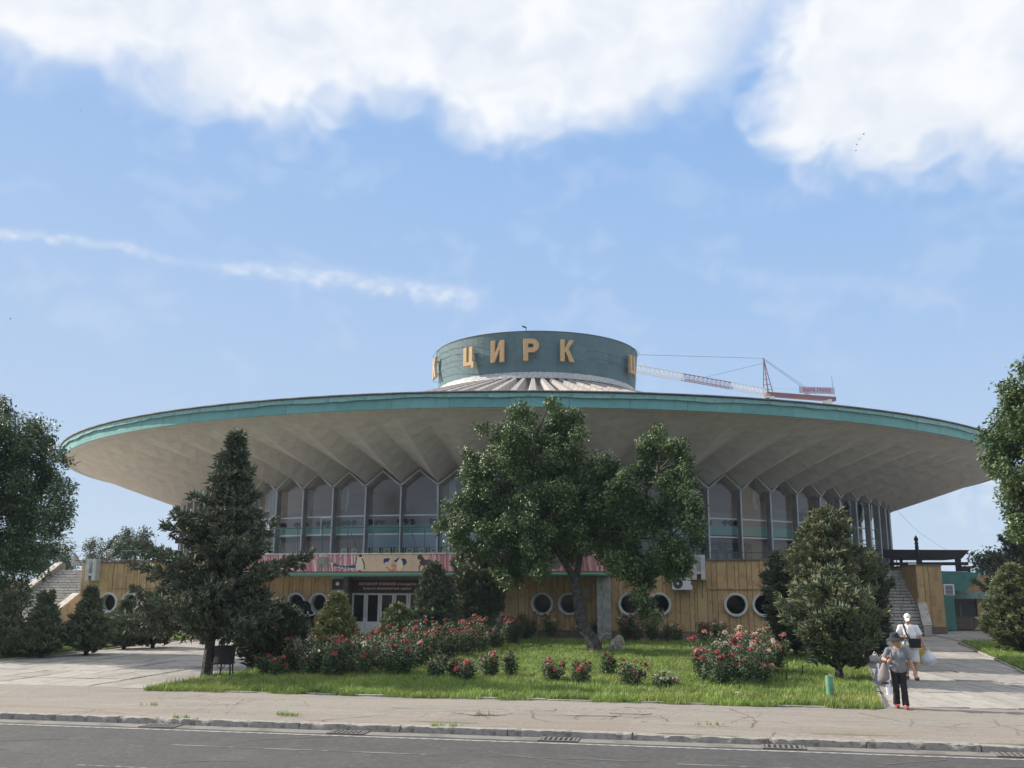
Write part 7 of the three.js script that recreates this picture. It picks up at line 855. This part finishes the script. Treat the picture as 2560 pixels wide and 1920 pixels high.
  const yb = thing('carrier_bag', 'yellow carrier bag behind the white one in the hand of the man in white', 'bag', [b.x + 0.36, 0, b.z - 0.14], 0.2); mesh('sack', carrier(0.17, 0.3, 0.1, 8).translate(0, 0.60, 0), yel, yb); mesh('handle', tube([[-0.03, 0.84, 0], [0, 0.9, 0.03], [0.03, 0.84, 0]], 0.012, 8), yel, yb);
}
// the woman in front of him, looking aside
{
  const b = onGround(1948, 1529); const t = thing('person', 'woman in dark brimmed hat, grey shirt, black trousers and red shoes walking to the road', 'person', [b.x, 0, b.z], -0.16); const S = 0.94; t.scale.setScalar(S);
  const HC = [-0.02, 1.475, 0.05], HE = [0.05, -0.75, 0], shL = [0.19, 1.27, 0], elL = [0.27, 1.02, -0.02], wrL = [0.34, 0.80, 0.06], shR = [-0.19, 1.27, 0], elR = [-0.29, 1.06, 0.02], wrR = [-0.19, 1.03, 0.22];
  const hipL = [0.085, 0.84, 0], knL = [0.085, 0.46, 0.05], anL = [0.095, 0.08, 0.08], hipR = [-0.085, 0.84, 0], knR = [-0.075, 0.46, 0.03], anR = [-0.075, 0.09, -0.12];
  const torso = [[[0, 0.90, 0], [0, 1.08, 0.01], 0.13, 0.12], [[0, 1.08, 0.01], [0, 1.24, -0.01], 0.12, 0.10], [[-0.13, 1.255, -0.01], [0.13, 1.255, -0.01], 0.055, 0.055]], tb = [[[0, 1.08, 0.03], [0.155, 0.22, 0.12]], [[0, 0.85, 0], [0.158, 0.11, 0.12]], [[-0.075, 1.14, 0.10], [0.075, 0.075, 0.065]], [[0.075, 1.14, 0.10], [0.075, 0.075, 0.065]]];
  const bones = [...torso, [[0, 1.27, -0.01], [-0.01, 1.40, 0.03], 0.05, 0.048], [shL, elL, 0.05, 0.042], [elL, wrL, 0.042, 0.026], [shR, elR, 0.05, 0.042], [elR, wrR, 0.042, 0.026], [hipL, knL, 0.09, 0.056], [knL, anL, 0.056, 0.034], [hipR, knR, 0.09, 0.056], [knR, anR, 0.056, 0.034], [anL, [0.085, 0.04, 0.18], 0.034, 0.024], [anR, [-0.04, 0.045, 0.0], 0.034, 0.024]];
  const body = merge([blob(bones, tb, 0.035, 0.014), rotHead(headGeo(HC, 0.96), HC, HE), place(handGeo(false, 0.5), wrL, [-0.25, 0.4, 0.1]), place(handGeo(true, 1.1), wrR, [-0.4, -0.3, 2.6])]); mesh('body', uvm(body), skinM, t); eyes(t, HC, 0.96, HE);
  const blond = cloth([0.42, 0.26, 0.10]); mesh('hair', rotHead(solid((x, y, z) => { let d = ell(x, y, z, [HC[0], HC[1] + 0.015, HC[2] - 0.02], [0.083, 0.11, 0.098]); d = smin(d, ell(x, y, z, [HC[0], HC[1] - 0.07, HC[2] - 0.055], [0.085, 0.09, 0.06]), 0.03) + 0.006 * n3(x * 40, y * 14, z * 40); return Math.max(d, z - HC[2] - 0.012 - 0.3 * Math.max(0, Math.abs(x - HC[0]) - 0.05)); }, [-0.18, 1.28, -0.14], [0.14, 1.64, 0.16], 0.008), HC, HE), blond, t);
  const shirtF = rip(field([...torso, [shL, [0.235, 1.11, -0.01], 0.046, 0.062], [shR, [-0.24, 1.13, 0.01], 0.046, 0.062]], [...tb, [[0, 0.90, 0.01], [0.168, 0.16, 0.14]]], 0.03, 0.012), 0.007, 12); mesh('shirt', uvm(solid((x, y, z) => Math.max(shirtF(x, y, z), 0.76 - y, y - 1.31 - Math.min(0.2, Math.abs(x)) * 0.6 + Math.max(0, z) * 0.3), [-0.42, 0.72, -0.25], [0.42, 1.4, 0.3], 0.014)), cloth([0.20, 0.205, 0.215]), t);
  const tr = rip(field([[hipL, knL, 0.088, 0.06], [knL, [0.10, 0.09, 0.07], 0.06, 0.068], [hipR, knR, 0.088, 0.06], [knR, [-0.085, 0.1, -0.1], 0.06, 0.068]], [[[0, 0.87, 0], [0.165, 0.12, 0.135]], [[0, 0.80, 0], [0.145, 0.085, 0.12]]], 0.012, 0.008), 0.006, 13); mesh('trousers', uvm(solid((x, y, z) => Math.max(tr(x, y, z), 0.055 - y, y - 0.99), [-0.3, 0.0, -0.3], [0.3, 1.0, 0.3], 0.013)), cloth([0.014, 0.014, 0.017]), t);
  const hatM = cloth([0.018, 0.025, 0.033]); mesh('hat', rotHead(merge([new THREE.LatheGeometry([[0.0, 0.135], [0.06, 0.13], [0.095, 0.105], [0.105, 0.04], [0.112, 0.03], [0.165, 0.0], [0.20, -0.02], [0.196, -0.028], [0.11, 0.02]].map((q) => new THREE.Vector2(...q)), 28).translate(HC[0], HC[1] + 0.045, HC[2] - 0.01)]), HC, [0.1, 0, 0.06]), hatM, t); hatM.side = THREE.DoubleSide;
  const red = mat({ color: lin(0.36, 0.04, 0.05), roughness: 0.5 }); for (const [p, a] of [[[0.105, 0.0, 0.14], 0.08], [[-0.08, 0.0, -0.05], -0.1]]) { const g = new THREE.SphereGeometry(1, 18, 12).scale(0.052, 0.05, 0.13), q = g.attributes.position; for (let i = 0; i < q.count; i++) { if (q.getY(i) < -0.012) q.setY(i, -0.012); } g.computeVertexNormals(); mesh('shoe', g.rotateY(a).translate(p[0], 0.03, p[2]), red, t); }
  const bp = thing('backpack', 'pinkish grey backpack with a draped jacket carried by the woman in the hat', 'bag', [b.x - 0.30, 0, b.z + 0.02], -0.1); bp.scale.set(0.86, 0.97, 0.86); mesh('sack', uvm(blob([[[0, 0.66, 0], [0.02, 0.88, 0], 0.115, 0.075]], [[[0, 0.70, 0.02], [0.125, 0.16, 0.09]]], 0.04, 0.014)), cloth([0.27, 0.225, 0.225]), bp); mesh('base', uvm(rbox(0.2, 0.06, 0.15, 0.025, 0.0, 0.53, 0.01)), cloth([0.06, 0.055, 0.055]), bp);
  const jk = new THREE.PlaneGeometry(0.18, 0.42, 12, 12), jp = jk.attributes.position; for (let i = 0; i < jp.count; i++) { const x = jp.getX(i), y = jp.getY(i), d = 0.25 - y; jp.setXYZ(i, x * (0.5 + 1.0 * d) - 0.22 * d, y, 0.03 * Math.sin(x * 34 + y * 6) + 0.02 * n2(x * 9, y * 9)); } jk.computeVertexNormals(); const jm = cloth([0.24, 0.26, 0.30]); jm.side = THREE.DoubleSide; mesh('jacket', jk.translate(-0.08, 0.72, -0.09), jm, bp); mesh('strap', tube([[0.03, 0.92, 0.02], [0.10, 1.05, 0.16], [0.17, 1.2, 0.06], [0.18, 1.24, -0.06]], 0.014, 14), black2(), bp);
  const wb = thing('cloth_bag', 'narrow white bag hanging below the backpack of the woman in the hat', 'bag', [b.x - 0.24, 0, b.z + 0.06]); const wg = new THREE.CylinderGeometry(0.045, 0.065, 0.36, 14, 6), wp = wg.attributes.position; for (let i = 0; i < wp.count; i++) wp.setXYZ(i, wp.getX(i) * (1 + 0.2 * n2(wp.getY(i) * 9, i)), wp.getY(i), wp.getZ(i) * 0.6); wg.computeVertexNormals(); mesh('sack', wg.rotateZ(0.12).translate(0, 0.46, 0), cloth([0.74, 0.75, 0.78]), wb); mesh('string', bar([0.0, 0.63, 0], [0.0, 0.72, 0], 0.01), cloth([0.74, 0.75, 0.78]), wb);
}
function black2() { return M.strapBlack ??= mat({ color: lin(0.02, 0.02, 0.022), roughness: 0.9 }); }
renderer.render(scene, camera);
